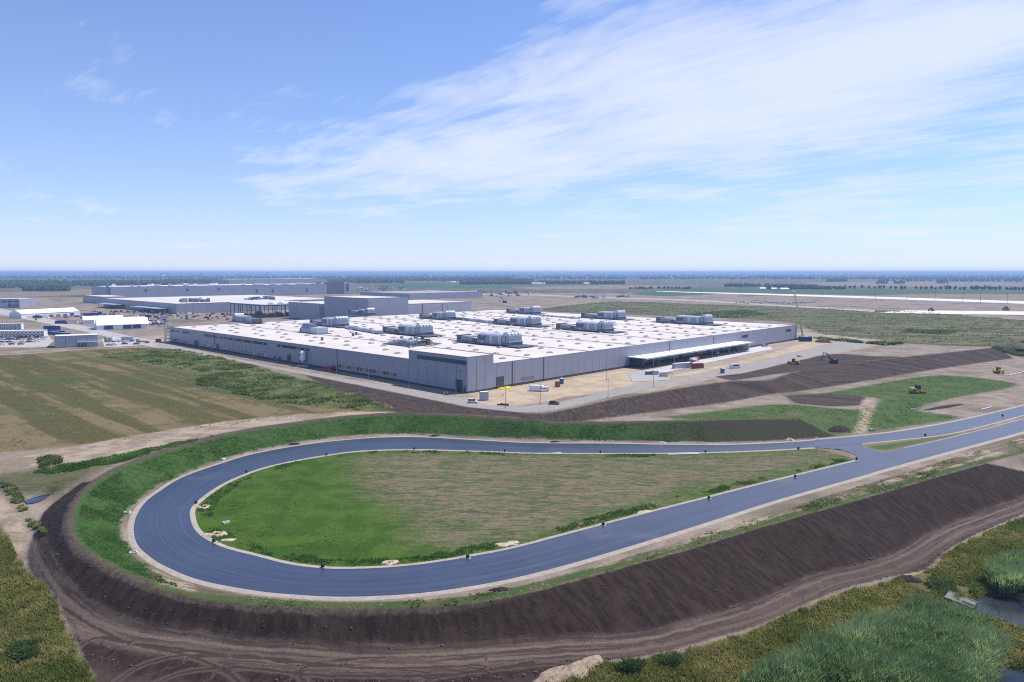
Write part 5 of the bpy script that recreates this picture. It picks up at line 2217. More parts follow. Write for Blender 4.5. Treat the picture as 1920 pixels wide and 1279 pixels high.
# car park at the far left
cols = ['white', 'grey', 'black', 'silver', 'white', 'dark', 'blue', 'grey', 'white', 'silver', 'black', 'white', 'red', 'dark']
for ri, (yb, x0, x1, n) in enumerate(((646.5, 4, 40, 3), (642, 3, 68, 6), (637.5, 2, 80, 8), (633.5, 3, 84, 8))):
    for k in range(n):
        px = x0 + (x1 - x0) * k / (n - 1)
        cc = random.choice(cols)
        car(gp(px + random.uniform(-1, 1), yb + random.uniform(-.5, .5), Z_PLAT + .08), random.choice((1.0, 1.05, -2.1)), cc,
            '%s car, %s from the left in the %s row of the car park' % (cc if cc != 'dark' else 'dark grey', ORD[k], ('front', 'second', 'third', 'back')[ri]),
            'car', 'car', 'cars parked in front of the container offices', full=False)
for i, (px, py, cc, lab) in enumerate(((205, 648, 'silver', 'silver car nearest the grey substation in the bay beside it'), (214, 647.5, 'white', 'white car between the silver and the dark car in the bay'),
                                       (234, 645.5, 'black', 'black car alone in the parking bay'), (256, 646, 'grey', 'grey car at the right end of the parking bay'))):
    car(gp(px, py, Z_PLAT + .14), 0.4, cc, lab, 'car', 'car', 'cars in the bay beside the substation', full=False)


def truck(loc, rz, label, cab=WHITE, load=GALV, L=9., group=None, boxh=2.6):
    r = empty('truck', loc, rz, label, 'truck', group)
    m = MB()
    m.box(-L / 2, L / 2 - .3, -1.1, 1.1, .75, 1.1)
    m.build('chassis', BLACK, r)
    m = MB()
    m.taper(L / 2 - 2.2, L / 2, -1.2, 1.2, .8, 2.9, .12, .06)
    c = m.build('cab', cab, r)
    m = MB()
    m.box(L / 2 - .14, L / 2 + .03, -1.05, 1.05, 1.75, 2.6)
    m.build('windscreen', CARGLASS, c)
    m = MB()
    m.box(-L / 2, L / 2 - 2.5, -1.25, 1.25, 1.11, 1.1 + boxh)
    m.build('load_bed', load, r)
    wheels(r, [(x, y) for x in (-L / 2 + 1, -L / 2 + 2.2, L / 2 - 1.2) for y in (-1.1, 1.1)], .5)
    return r


truck(gp(207, 641, Z_PLAT + .14), 1.0, 'white truck with green-grey load, left one of two beside the substation', WHITE, paint('green_grey', (.25, .30, .27)), 8)
truck(gp(218, 641, Z_PLAT + .14), 1.0, 'white truck, right one of two beside the substation', WHITE, WHITE, 7)
truck(gp(238, 640, Z_PLAT + .1), 3.0, 'long pale trailer truck on the site road by the parking bay', GALV, GALV_L, 12)
truck(gp(268, 643, Z_PLAT + .1), 2.9, 'pale flatbed truck loaded with pipes left of the hall corner', GALV, CONC, 11, None, .9)
truck(G(1302, 678), RDIR, 'red truck with white boom section beside the dock apron', RED, WHITE, 7.5, None, 1.2)
truck(gp(225, 605, Z_PLAT), 2.6, 'blue truck parked behind the twin peaked tents', BLUE, BLUE, 8)


def box_thing(name, label, loc, rz, dims, mat, cat, group=None, ribs=10, roofm=None):
    """steel box with corrugated sides: containers, cabins, skips"""
    L, W, H = dims
    r = empty(name, loc, rz, label, cat, group)
    m = MB()
    m.box(-L / 2, L / 2, -W / 2, W / 2, .12, H)
    b = m.build('body', mat, r)
    m = MB()
    for k in range(ribs):
        x = -L / 2 + L * (k + .5) / ribs
        m.box(x - L / ribs * .22, x + L / ribs * .22, -W / 2 - .05, -W / 2 + .01, .25, H - .2)
        m.box(x - L / ribs * .22, x + L / ribs * .22, W / 2 - .01, W / 2 + .05, .25, H - .2)
    tag(m.build('corrugation', mat, b), kind='stuff')
    m = MB()
    for x in (-L / 2, L / 2):
        for y in (-W / 2, W / 2):
            m.box(x - .08, x + .08, y - .08, y + .08, 0, H + .03)
    tag(m.build('corner_posts', mat, b), kind='stuff')
    m = MB()
    m.box(-L / 2 + .1, L / 2 - .1, -W / 2 + .1, W / 2 - .1, H + .001, H + .04)
    m.build('lid', roofm or mat, r)
    m = MB()
    for s in (-.5, .5):
        m.box(L / 2 + .001, L / 2 + .06, s * W / 2 - W * .22, s * W / 2 + W * .22, .25, H - .15)
    m.build('doors', mat, r)
    return r


box_thing('shipping_container', 'white ribbed container in the yard behind the white minivan', G(1006, 733), -.25, (6.1, 2.44, 2.6), WHITE, 'container')
box_thing('site_cabin', 'pale grey box cabin near the hall corner beside the road', G(907.5, 750), .25, (3.2, 2.6, 3.6), CLAD_L, 'cabin', None, 4, WHITE)
box_thing('tool_crate', 'brown wooden crate beside the blue portable toilet', G(1045.5, 725.5), .2, (2.0, 1.6, 2.6), BROWN, 'crate', None, 3)
box_thing('shipping_container', 'long pale grey container beside the dock apron', G(1278, 690), RDIR - .35, (11.5, 2.5, 2.9), GALV_L, 'container', None, 16, WHITE)
box_thing('site_cabin', 'small orange box at the end of the long pale container', G(1292.5, 686.5), RDIR - .3, (2.4, 2.2, 2.5), ORANGE, 'cabin', None, 4)
box_thing('skip', 'oxide red steel skip frame on the sand in front of the canopy', G(1308, 690.5), RDIR - .4, (6.5, 2.4, 2.7), REDBR, 'skip', None, 9, BLACK)
box_thing('skip', 'grey open skip on the dock road loop', G(1244, 706), .2, (3.4, 2.2, 1.7), CONC, 'skip', None, 5, GALV_D)
box_thing('generator', 'dark generator box on the dock road loop beside grey drums', G(1217, 702.5), .1, (3.6, 2.0, 1.6), GALV_D, 'generator', None, 5)
box_thing('generator', 'grey compressor box between generator and open skip', G(1228, 702.5), .1, (3.2, 2.0, 2.0), CONC, 'generator', None, 5)
box_thing('red_container', 'small bright red container against the left wall of the hall', G(620, 695), LDIR + .1, (3.6, 2.2, 2.4), RED, 'container', None, 5)
box_thing('blue_tank_container', 'dark blue open container at the foot of the crane', G(1510, 640), .1, (8.5, 4.0, 3.6), BLUE_D, 'container', None, 8, GALV)
box_thing('brown_crate', 'rust brown crate beside the road left of the hall', G(297, 642), .3, (3.4, 2.4, 2.6), REDBR, 'crate', None, 4)


def toilet(label, loc, rz, col=BLUE):
    r = empty('portable_toilet', loc, rz, label, 'toilet')
    m = MB()
    m.box(-.6, .6, -.6, .6, .1, 2.2)
    b = m.build('cabin', col, r)
    m = MB()
    m.box(-.45, .45, -.64, -.601, .2, 2.05)
    m.build('door', paint('toilet_door', (.03, .12, .36), .5), b)
    m = MB()
    m.taper(-.66, .66, -.66, .66, 2.2, 2.55, .3, .3)
    m.build('roof', GALV_L, r)
    m = MB()
    m.bar((.45, .45, 2.2), (.45, .45, 2.9), .06, 6)
    m.build('vent_pipe', GALV_L, r)
    r.scale = (1.35, 1.35, 1.15)


toilet('blue portable toilet with white roof beside the brown crate', G(1053, 719.5), .2)
toilet('blue-green portable toilet on the bank edge by the gravel road', G(1354.5, 699.5), .2, paint('toilet_teal', (.03, .09, .14), .5))
toilet('grey portable toilet under the left end of the canopy', G(1234, 682), .2, CONC_W)

# white silo by the left wall
p = G(568, 686)
r = empty('silo', p, 0, 'white standing silo on legs in front of the left wall', 'silo')
m = MB()
m.lathe([(.4, 2.0), (1.7, 3.6), (1.7, 7.6), (1.1, 8.5), (.2, 8.8)], 0, 0, 14)
m.build('tank', WHITE, r)
for k in range(4):
    t_ = math.pi / 4 + k * math.pi / 2
    m = MB()
    m.bar((1.5 * math.cos(t_), 1.5 * math.sin(t_), 0), (1.5 * math.cos(t_), 1.5 * math.sin(t_), 4.4), .14, 6)
    m.build('leg', GALV, r)
m = MB()
m.box(-3.5, 3.5, -3, 3, -.02, .18)
m.build('base_slab', CONC_W, r)
m = MB()
m.box(-2.2, -1.2, -1.72, -1.3, 6.2, 7.2)
m.build('hatch', GALV_D, r)
# yellow bumper mat before the loading door
u0, u1 = upx(931), upx(952)
m = MB()
m.box(0, u1 - u0, -3.6, -.4, 0, .25).box(1, u1 - u0 - 1, -2.9, -1.0, .25, .45)
o = m.build('loading_mat', paint('bright_yellow', (.78, .66, .03), .6), None)
place(o, hw(u0, 0, .02), HANG)
tag(o, 'bright yellow mat lying before the loading door in the right wall', 'mat')
m = MB()
m.box(-2.6, 2.6, -.25, .25, 0, .5).box(-1.2, 2.4, -.15, .35, .5, .8)
o = m.build('timber_stack', RUST)
place(o, G(943, 760), -.35)
tag(o, 'low rust brown beam stack at the edge of the sand near a lamp post', 'beams')

# ------------------------------------------------------------------ lamp posts
lamps = [(855, 743, 'beside the corner door of the hall'), (767, 727, 'in front of the lower windows near the corner'), (691, 714, 'in front of the long row of lower windows'),
         (631, 701, 'next to the small red container'), (513, 680, 'before the left wall, left of the white silo'), (474, 672, 'before the left wall at the middle window band'),
         (433, 661, 'before the left part of the left wall'), (948, 765, 'standing by the beam stack at the bend'), (1013, 757, 'left of the black car on the sand edge'),
         (1137, 712, 'on the sand between toilet and dock road'), (1140, 746, 'on the bank edge below the sand'), (1225, 727, 'at the outer road edge below the dock road')]
for i, (px, py, where) in enumerate(lamps):
    p = G(px, py)
    r = empty('lamp_post', p, HANG + .3 * i, 'thin grey lamp post ' + where, 'lamp post', 'lamp posts along the gravel road')
    m = MB()
    m.bar((0, 0, 0), (0, 0, 8.2), .13, 6, .07)
    m.build('pole', GALV, r)
    m = MB()
    m.box(-.12, 1.0, -.13, .13, 8.15, 8.3)
    m.build('lamp_head', GALV_D, r)
    m = MB()
    m.box(-.35, .35, -.35, .35, -.05, .3)
    m.build('base', CONC, r)


# ------------------------------------------------------------------ people
def person(loc, rz, label, vest, trousers=(.03, .035, .06)):
    me = bpy.data.meshes.new('person')
    J_ = [(0, 0, .95), (0, 0, 1.2), (0, 0, 1.42), (0, .01, 1.53), (0, .02, 1.66), (0, .02, 1.76),
          (.1, 0, .92), (.12, .03, .5), (.12, -.02, .08), (.12, .12, .04),
          (-.1, 0, .92), (-.12, -.03, .5), (-.13, -.08, .08), (-.13, .06, .04),
          (.2, 0, 1.4), (.27, .02, 1.12), (.26, .12, .88), (.26, .16, .80), (-.2, 0, 1.4), (-.27, 0, 1.12), (-.27, .05, .86), (-.27, .07, .78)]
    E_ = [(0, 1), (1, 2), (2, 3), (3, 4), (4, 5), (0, 6), (6, 7), (7, 8), (8, 9), (0, 10), (10, 11), (11, 12), (12, 13), (2, 14), (14, 15), (15, 16), (16, 17), (2, 18), (18, 19), (19, 20), (20, 21)]
    R_ = [.15, .15, .15, .06, .10, .07, .10, .075, .05, .05, .10, .075, .05, .05, .075, .055, .042, .04, .075, .055, .042, .04]
    me.from_pydata(J_, E_, [])
    o = bpy.data.objects.new('person', me)
    link(o)
    place(o, loc, rz)
    me.materials.append(paint('work_trousers', trousers, .9))
    sk = o.modifiers.new('skin', 'SKIN')
    for i, v in enumerate(me.skin_vertices[0].data):
        v.radius = (R_[i], R_[i] * .8)
        v.use_root = i == 0
    ss = o.modifiers.new('sub', 'SUBSURF')
    ss.levels = ss.render_levels = 1
    tag(o, label, 'person')
    m = MB()
    m.lathe([(.17, .95), (.19, 1.1), (.2, 1.3), (.19, 1.44), (.09, 1.5)], 0, 0, 10)
    v = m.build('vest', vest, o, smooth=True)
    m = MB()
    m.lathe([(.135, 1.70), (.13, 1.76), (.08, 1.83), (.01, 1.85)], 0, .02, 10)
    m.build('helmet', WHITE, o, smooth=True)
    m = MB()
    m.lathe([(.055, 1.52), (.085, 1.58), (.098, 1.64), (.09, 1.70)], 0, .025, 10)
    m.build('face', paint('skin', (.50, .31, .22), .6), o, smooth=True)
    return o


HIVIS = paint('hi_vis', (.62, .62, .08), .6)
person(G(833, 742.5), .5, 'person in yellow work vest standing left of a colleague on the gravel road', HIVIS)
person(G(839, 742), 3.6, 'person in yellow work vest standing right of a colleague on the gravel road', HIVIS)
person(G(943, 745), 1.0, 'person in brown work clothes standing on the sand below the yellow mat', BROWN, (.16, .10, .06))
person(hw(*roofpt(604, 640, RZ), RZ), 1.0, 'person in dark clothes standing on the hall roof edge above the window band', GALV_D)


# ------------------------------------------------------------------ machines
def excavator(loc, rz, label, col=YELLOW, s=1.0):
    r = empty('excavator', loc, rz, label, 'excavator')
    for y in (-1.2, 1.2):
        m = MB()
        m.prism([(-2.0, .2), (-2.3, .55), (-2.0, .95), (2.0, .95), (2.3, .55), (2.0, .2), (1.7, 0), (-1.7, 0)], y - .3, y + .3, 'y')
        m.build('track', BLACK, r)
    m = MB()
    m.box(-2.6, 1.3, -1.35, 1.35, 1.15, 2.3).taper(-2.7, -1.5, -1.35, 1.35, 1.1, 2.5, .1, .05)
    b = m.build('house', col, r)
    m = MB()
    m.taper(.0, 1.6, .3, 1.35, 2.301, 3.2, .15, .08)
    m.build('cab', CARGLASS, b)
    m = MB()
    m.bar((1.2, -.2, 2.0), (3.4, -.2, 5.6), .32, 6, .28).bar((3.4, -.2, 5.6), (5.6, -.2, 6.2), .28, 6, .22)
    bo = m.build('boom', col, r)
    m = MB()
    m.bar((5.5, -.2, 6.3), (6.4, -.2, 2.6), .24, 6, .16)
    m.build('stick', col, bo)
    m = MB()
    m.bar((1.4, -.2, 1.6), (3.0, -.2, 4.3), .12, 6)
    m.build('ram', GALV, bo)
    m = MB()
    m.prism([(6.1, 2.7), (6.9, 2.5), (7.0, 1.6), (6.3, 1.2), (5.7, 1.6)], -.75, .35, 'y')
    m.build('bucket', GALV_D, r)
    r.scale = (s, s, s)


DARKY = paint('dirty_machine_paint', (.06, .06, .07), .7)
excavator(G(1562, 681), math.pi - .2, 'dark excavator with raised boom digging in the black soil', DARKY, 1.0)
excavator(gp(946, 568, Z_PLAT), 2.6, 'far dark excavator working on the plain behind the hall roof', DARKY, 1.6)


def roller(loc, rz, label, col=YELLOW, s=1.0):
    """articulated soil compactor / grader: drum in front, cab, rear wheels"""
    r = empty('soil_compactor', loc, rz, label, 'machine')
    m = MB()
    m.prism([(2.2 + .75 * math.cos(t), .75 + .75 * math.sin(t)) for t in np.linspace(0, 2 * math.pi, 17)[:-1]], -1.05, 1.05, 'y')
    m.build('drum', GALV_D, r)
    m = MB()
    m.box(1.2, 3.2, -1.25, -1.06, .5, 1.1).box(1.2, 3.2, 1.06, 1.25, .5, 1.1).box(.7, 1.3, -1.25, 1.25, .5, 1.2)
    m.build('drum_frame', col, r)
    m = MB()
    m.taper(-3.0, -.6, -1.0, 1.0, .8, 2.0, .2, .1)
    m.build('engine_hood', col, r)
    m = MB()
    m.box(-.7, .8, -.95, .95, .8, 1.5)
    c = m.build('cab_base', col, r)
    m = MB()
    m.taper(-.6, .75, -.9, .9, 1.501, 2.8, .1, .1)
    m.build('cab_glass', CARGLASS, c)
    m = MB()
    m.box(-.75, .9, -1.0, 1.0, 2.801, 2.95)
    m.build('cab_roof', BLACK, c)
    wheels(r, [(-1.9, -1.05), (-1.9, 1.05)], .78)
    r.scale = (s, s, s)


roller(G(1720, 737), .12, 'yellow soil compactor with black cab on the green field', YELLOW, 1.35)
roller(G(1872, 700), 1.5, 'small yellow compactor on the bare ground near the right edge', YELLOW, 1.2)
roller(G(1488, 683), 2.4, 'orange brown compactor on the dug soil beside the gravel road', ORANGE, 1.1)
roller(gp(1746, 583.5, Z_PLAT), .5, 'far reddish machine on the track below the highway', REDBR, 1.7)
roller(gp(1886, 582, Z_PLAT), .5, 'far dark machine on the pale pad near the right edge', DARKY, 1.9)

# telescopic crane
p = G(1506, 637)
r = empty('mobile_crane', p, 0, 'mobile crane with tall yellow telescopic boom beside the right corner of the hall', 'crane')
m = MB()
m.box(-6, 6, -1.4, 1.4, .7, 1.7)
m.build('carrier', GALV_D, r)
m = MB()
m.taper(4.0, 6.2, -1.35, 1.35, 1.7, 3.0, .2, .1)
m.build('cab', CARGLASS, r)
m = MB()
m.box(-3.5, 1.0, -1.3, 1.3, 1.71, 3.4)
m.build('superstructure', paint('crane_yellow', (.45, .42, .22), .5), r)
wheels(r, [(x, y) for x in (-4.6, -2.8, 2.4, 4.2) for y in (-1.3, 1.3)], .65)
b0, b1 = Vector((-.5, 0, 3.2)), Vector((-8.2, 1.0, 38.5))
CRY = paint('crane_yellow', (.45, .42, .22), .5)
bm_ = None
for k, (t0, t1, rr) in enumerate(((0, .36, .75), (.34, .68, .62), (.66, 1, .48))):
    m = MB()
    m.bar(b0.lerp(b1, t0), b0.lerp(b1, t1), rr, 6)
    bm_ = m.build('boom_section', CRY, r)
m = MB()
m.box(-9.4, -7.6, .4, 1.6, 38.4, 39.4)
m.build('boom_head', WHITE, r)
m = MB()
m.bar((-8.6, 1, 38.4), (-8.6, 1, 31), .06, 4)
m.build('hoist_rope', BLACK, r)
m = MB()
for x in (-5, 5):
    m.box(x - .2, x + .2, -3.2, 3.2, .3, .6).box(x - .4, x + .4, -3.5, -2.9, 0, .3).box(x - .4, x + .4, 2.9, 3.5, 0, .3)
m.build('outrigger', GALV_D, r)

# ------------------------------------------------------------------ tents, substation, cabins on the left
p = gp(40, 597, Z_PLAT)
q = gp(150, 591, Z_PLAT)
d = q - p
r = empty('marquee', p, math.atan2(d[1], d[0]), 'very long white marquee tent with low side walls at the left', 'tent')
L = float(np.linalg.norm(d[:2]))
m = MB()
m.box(0, L, 0, 24, 0, 5.0)
m.build('side_wall', TARP_S, r)
nbay = 14
for k in range(nbay):
    m = MB()
    m.prism([(-.4, 5.01), (24.4, 5.01), (12, 9.6)], L * k / nbay + .04, L * (k + 1) / nbay - .04, 'x')
    m.build('roof_bay', TARP, r)
for k in range(7):
    m = MB()
    x = L * (.1 + .12 * k)
    m.box(x, x + 5, -.12, -.01, .1, random.choice((2.4, 3.2)))
    m.build('door', random.choice((BLUE, GALV_D, CLAD_D, GALV_L)), r)
p = gp(182, 619, Z_PLAT)
r = empty('twin_gable_tent', p, .62, 'white tent with two sharp gables and blue front panels', 'tent')
for k in range(2):
    y0 = k * 14.0
    m = MB()
    m.box(0, 44, y0 + .1, y0 + 13.9, 0, 4.2)
    m.build('side_wall', TARP_S, r)
    m = MB()
    m.prism([(y0 - .2, 4.21), (y0 + 14.2, 4.21), (y0 + 7, 10.2)], -.2, 44.2, 'x')
    m.build('roof', TARP, r)
for k in range(4):
    m = MB()
    m.box(6 + k * 8, 13 + k * 8, -.14, .05, .1, 4.0)
    m.build('front_panel', WHITE if k == 1 else BLUE, r)
p = gp(156, 607, Z_PLAT)
r = empty('low_white_tent', p, .62, 'lower white tent roof joined behind the twin gabled tent', 'tent')
m = MB()
m.box(0, 38, 0, 14, 0, 3.6)
m.build('side_wall', TARP_S, r)
m = MB()
m.prism([(-.3, 3.61), (14.3, 3.61), (7, 7.6)], 0, 38, 'x')
m.build('roof', TARP, r)

Ks = gp(103, 652.5, Z_PLAT)
d = gp(184, 649, Z_PLAT) - Ks
Ls = float(np.linalg.norm(d[:2]))
r = clad_building('substation', 'plain grey flat roofed substation beside the car park', Ks[:2], math.atan2(d[1], d[0]), Ls, 18, 8.2, wall=CLAD_L, roof=ROOFW, pw=7.5)
m = MB()
m.box(Ls * .52, Ls - .2, -1.2, -.1, 3.3, 3.6)
m.build('door_canopy', WHITE, r)
for k in range(6):
    hole(r, 'u', Ls * (.54 + .035 * k), Ls * (.54 + .035 * k) + 1.0, .3, 3.0, CLAD if k % 2 else DOORM, 'door')
# two-storey container offices
for ri, (xa, xb, yb, n, lab) in enumerate(((-30, 83, 634.5, 15, 'front row of two storey white container offices behind the car park'), (-30, 40, 619.5, 9, 'rear row of white container offices at the left edge'))):
    a, b = gp(xa, yb, Z_PLAT), gp(xb, yb - 1.2, Z_PLAT)
    d = b - a
    L = float(np.linalg.norm(d[:2]))
    r = empty('container_offices', a, math.atan2(d[1], d[0]), lab, 'cabins')
    s = L / n
    for k in range(n):
        for f in range(2):
            m = MB()
            m.box(k * s + .12, (k + 1) * s - .12, 0, 6, f * 2.9 + .1, f * 2.9 + 2.85)
            mod = m.build('office_module', WHITE, r)
            m = MB()
            m.box(k * s + s * .3, k * s + s * .7, -.06, .04, f * 2.9 + 1.0, f * 2.9 + 2.2)
            m.build('window', GLASS_D, mod)
    m = MB()
    m.box(-.3, L + .3, -.5, 6.3, 5.9, 6.15)
    m.build('roof', ROOFW, r)
    m = MB()
    for k in range(n + 1):
        m.box(k * s - .1, k * s + .1, -.25, -.02, 0, 5.88)
    m.box(0, L, -1.2, -.3, 2.75, 2.9)
    m.build('gallery', GALV_D, r)

# blue containers
bl = [(90, 622, 0, 0), (98, 622, 0, 0), (106, 622, 0, 0), (90, 622, 1, 0), (98, 622, 1, 0), (106, 622, 1, 0), (93, 626.5, 0, 1), (101, 627.5, 0, 1), (108, 628.5, 0, 1), (116, 629, 0, 1), (124, 629.5, 0, 1),
      (104, 624.5, 0, 1), (114, 625.5, 0, 1)]
for i, (px, py, lvl, k) in enumerate(bl):
    pp = gp(px, py, Z_PLAT)
    pp[2] += lvl * 2.62
    lab = ('%s blue container, %s from the left in the double stack behind the substation' % (('lower', 'upper')[lvl], ORD[i % 3])) if k == 0 else \
        '%s blue container from the left among the single ones behind the substation' % ORD[i - 6]
    box_thing('shipping_container', lab, pp, .35 + .05 * (i % 3), (6.1, 2.44, 2.6), BLUE if i % 4 else BLUE_D, 'container', 'blue containers behind the substation', 8, GALV_L if k else BLUE)
for i, (px, py, mt_, lab) in enumerate(((129, 607.5, REDBR, 'rust red container between marquee and twin tent'), (113, 607, BLUE_D, 'dark blue container left of the rust red one'),
                                        (136, 607.5, CONC_W, 'pale container right of the rust red one'), (165, 592, BLUE, 'blue container, first at the right end of the marquee'),
                                        (174, 591.5, BLUE, 'blue container, second at the right end of the marquee'), (183, 591, BLUE_D, 'dark blue container, third at the right end of the marquee'),
                                        (276, 596, BLUE_D, 'dark blue container in the storage yard left of the hall'), (70, 597, GALV_D, 'dark container before the marquee side wall'))):
    box_thing('shipping_container', lab, gp(px, py, Z_PLAT), .3, (9.0, 2.6, 3.2), mt_, 'container', 'containers around the tents', 8)

# storage yard: stacks of building material, too many and too small to tell apart
mats_ = [RUST, CONC, GALV, GALV_D, CONC_W, BLUE_D, WHITE, GALV_L, BROWN, CLAD_D]
for i in range(230):
    t_ = random.random()
    if i < 150:
        px, py = random.uniform(170, 312), random.uniform(583, 612)
        if 146 < px < 248 and py > 594:
            px = random.uniform(250, 312)
    elif i < 190:
        px, py = random.uniform(300, 430), random.uniform(588, 600)
    else:
        px, py = random.uniform(60, 200), random.uniform(584, 603)
    p = gp(px, py, Z_PLAT)
    a_, b_, h_ = random.uniform(2, 7), random.uniform(1.2, 3), random.uniform(.8, 2.6)
    m = MB()
    m.box(-a_ / 2, a_ / 2, -b_ / 2, b_ / 2, .12, h_ * .55)
    m.box(-a_ / 2 + random.uniform(0, a_ * .3), a_ / 2 - random.uniform(0, a_ * .3), -b_ / 2 + .1, b_ / 2 - .1, h_ * .55, h_)
    m.box(-a_ / 2, a_ / 2, -b_ / 2 + .1, -b_ / 2 + .3, 0, .12).box(-a_ / 2, a_ / 2, b_ / 2 - .3, b_ / 2 - .1, 0, .12)
    o = m.build('material_stack', random.choice(mats_))
    place(o, p, random.uniform(0, 3.1))
    mn_ = o.data.materials[0].name.replace('_', ' ')
    tag(o, '%s %s building material stack in the yard %s' % ('long' if a_ > 5.2 else 'mid-sized' if a_ > 3.4 else 'small', mn_.replace(' paint', '').replace(' steel', ''),
        'before the marquee' if i >= 190 else 'below the open shed' if i >= 150 else 'right of the twin tent' if px > 246 else 'behind the twin tent'), 'stack', 'material stacks in the storage yard')
# far site clutter beyond the roofs
for i in range(70):
    if i < 30:
        px, py = random.uniform(660, 760), random.uniform(538, 546)
    elif i < 55:
        px, py = random.uniform(880, 1010), random.uniform(546, 556)
    else:
        px, py = random.uniform(1080, 1180), random.uniform(556, 560)
    p = gp(px, py, Z_PLAT)
    a_, b_, h_ = random.uniform(5, 14), random.uniform(4, 8), random.uniform(2, 6)
    m = MB()
    m.box(-a_ / 2, a_ / 2, -b_ / 2, b_ / 2, 0, h_ * .6)
    m.taper(-a_ / 2 + .5, a_ / 4, -b_ / 2 + .5, b_ / 2 - .5, h_ * .6, h_, .4, .4)
    o = m.build('site_plant', random.choice(mats_))
    place(o, p, random.uniform(0, 3.1))
    tag(o, 'far %s machine or stack %s' % (o.data.materials[0].name.replace('_', ' ').replace(' paint', ''), 'right of the dark slate cube' if i < 30 else 'beyond the right end of the low wing' if i < 55
        else 'below the far wood right of the roof'), 'site plant', 'far site plant behind the halls')
for i in range(24):
    px, py = 1380 + i * 6.3 + random.uniform(-2, 2), random.uniform(567, 569.5)
    o = bpy.data.objects.new('rubble_bag', bpy.data.meshes['material_stack'] if 'material_stack' in bpy.data.meshes else None)
    link(o)
    place(o, gp(px, py, Z_PLAT), random.uniform(0, 3))
    tag(o, ORD[i] + ' bundle from the left in the long line below the highway', 'bundle', 'bundles in a line below the highway')

# scaffold at the left end of the hall
p = hw(-3.2, LV - 4, 0)
r = empty('scaffold', hw(-.6, LV + .8, 0), HANG, 'blue-grey scaffold tower with a ladder at the left end of the hall', 'scaffold')
for x in (-1.6, 1.2, 4.0, 6.8):
    for y in (0, 2.2, 4.4):
        m = MB()
        m.bar((x, y, 0), (x, y, 13.5), .12, 5)
        m.build('standard', GALV, r)
for z_ in (2.6, 5.2, 7.8, 10.4, 13.0):
    m = MB()
    m.box(-1.9, 7.1, -.2, 4.6, z_, z_ + .14)
    m.build('deck', GALV, r)
m = MB()
m.bar((-2.6, -1.5, 0), (-1.6, 2.2, 6.4), .22, 5).bar((-2.6, 1.0, 0), (-1.6, 2.2, 6.4), .22, 5)
m.build('ladder', WHITE, r)

# ------------------------------------------------------------------ exact ground height under small things
ZG = []
for (P, z, Q, A, lab), (x0, y0, st) in zip(terrain_jobs[:2], ((-300, 62, .8), (-765, Y1, 2.5))):
    ii = np.round((P[:, 0] - x0) / st).astype(int)
    jj = np.round((P[:, 1] - y0) / st).astype(int)
    Gd = np.full((jj.max() + 2, ii.max() + 2), np.nan)
    Gd[jj, ii] = z
    ZG.append((x0, y0, st, Gd))


def gz(x, y):
    x, y = np.atleast_1d(np.asarray(x, float)), np.atleast_1d(np.asarray(y, float))
    out = hbase(x, y)
    for k, (x0, y0, st, Gd) in enumerate(ZG):
        fx, fy = (x - x0) / st, (y - y0) / st
        m = (fx >= 0) & (fy >= 0) & (fx < Gd.shape[1] - 1.01) & (fy < Gd.shape[0] - 1.01)
        if k == 0:
            m &= y < Y1
        ix, iy = fx[m].astype(int), fy[m].astype(int)
        a, b = fx[m] - ix, fy[m] - iy
        v = Gd[iy, ix] * (1 - a) * (1 - b) + Gd[iy, ix + 1] * a * (1 - b) + Gd[iy + 1, ix] * (1 - a) * b + Gd[iy + 1, ix + 1] * a * b
        ok = ~np.isnan(v)
        t = out[m]
        t[ok] = v[ok]
        out[m] = t
    return out


def on(px, py, dz=0.):
    p = hit(px, py)
    p[2] = gz(p[0], p[1])[0] + dz
    return p


# ------------------------------------------------------------------ water
t = NT('still_water')
w1 = t.noise(.9, 3, .6)
t.bump(w1, .06, .05)
WATER = t.done(t.mix(t.rng(t.noise(.12, 3, .6), .4, .65), (.016, .022, .034), (.035, .04, .045)), .06, 0, .6)
t.b.inputs['IOR'].default_value = 1.33


def water(name, poly, z):
    P = spline(np.vstack([poly, poly[:1]]), 1.2)[:-1]
    c = P.mean(0)
    vs = [(p[0], p[1], z) for p in P] + [(c[0], c[1], z)]
    n = len(P)
    o = mesh_obj(name, vs, [(i, (i + 1) % n, n) for i in range(n)], WATER)
    bm = bmesh.new()
    bm.from_mesh(o.data)
    bmesh.ops.recalc_face_normals(bm, faces=bm.faces)
    if sum(f.normal.z for f in bm.faces) < 0:
        bmesh.ops.reverse_faces(bm, faces=bm.faces)
    bm.to_mesh(o.data)
    bm.free()
    tag(o, kind='structure')


def grow(poly, k):
    c = poly.mean(0)
    return c + (poly - c) * k


water('pond', grow(POND, 1.06), float(np.median(gz(POND[:, 0], POND[:, 1]))) + .05)
water('pond', grow(POND2, 1.05), float(np.median(gz(POND2[:, 0], POND2[:, 1]))) + .05)
_pc = PUDDLES[0].mean(0)
water('puddle', grow(PUDDLES[0], 1.05), float(gz(_pc[0], _pc[1])[0]) + .22)


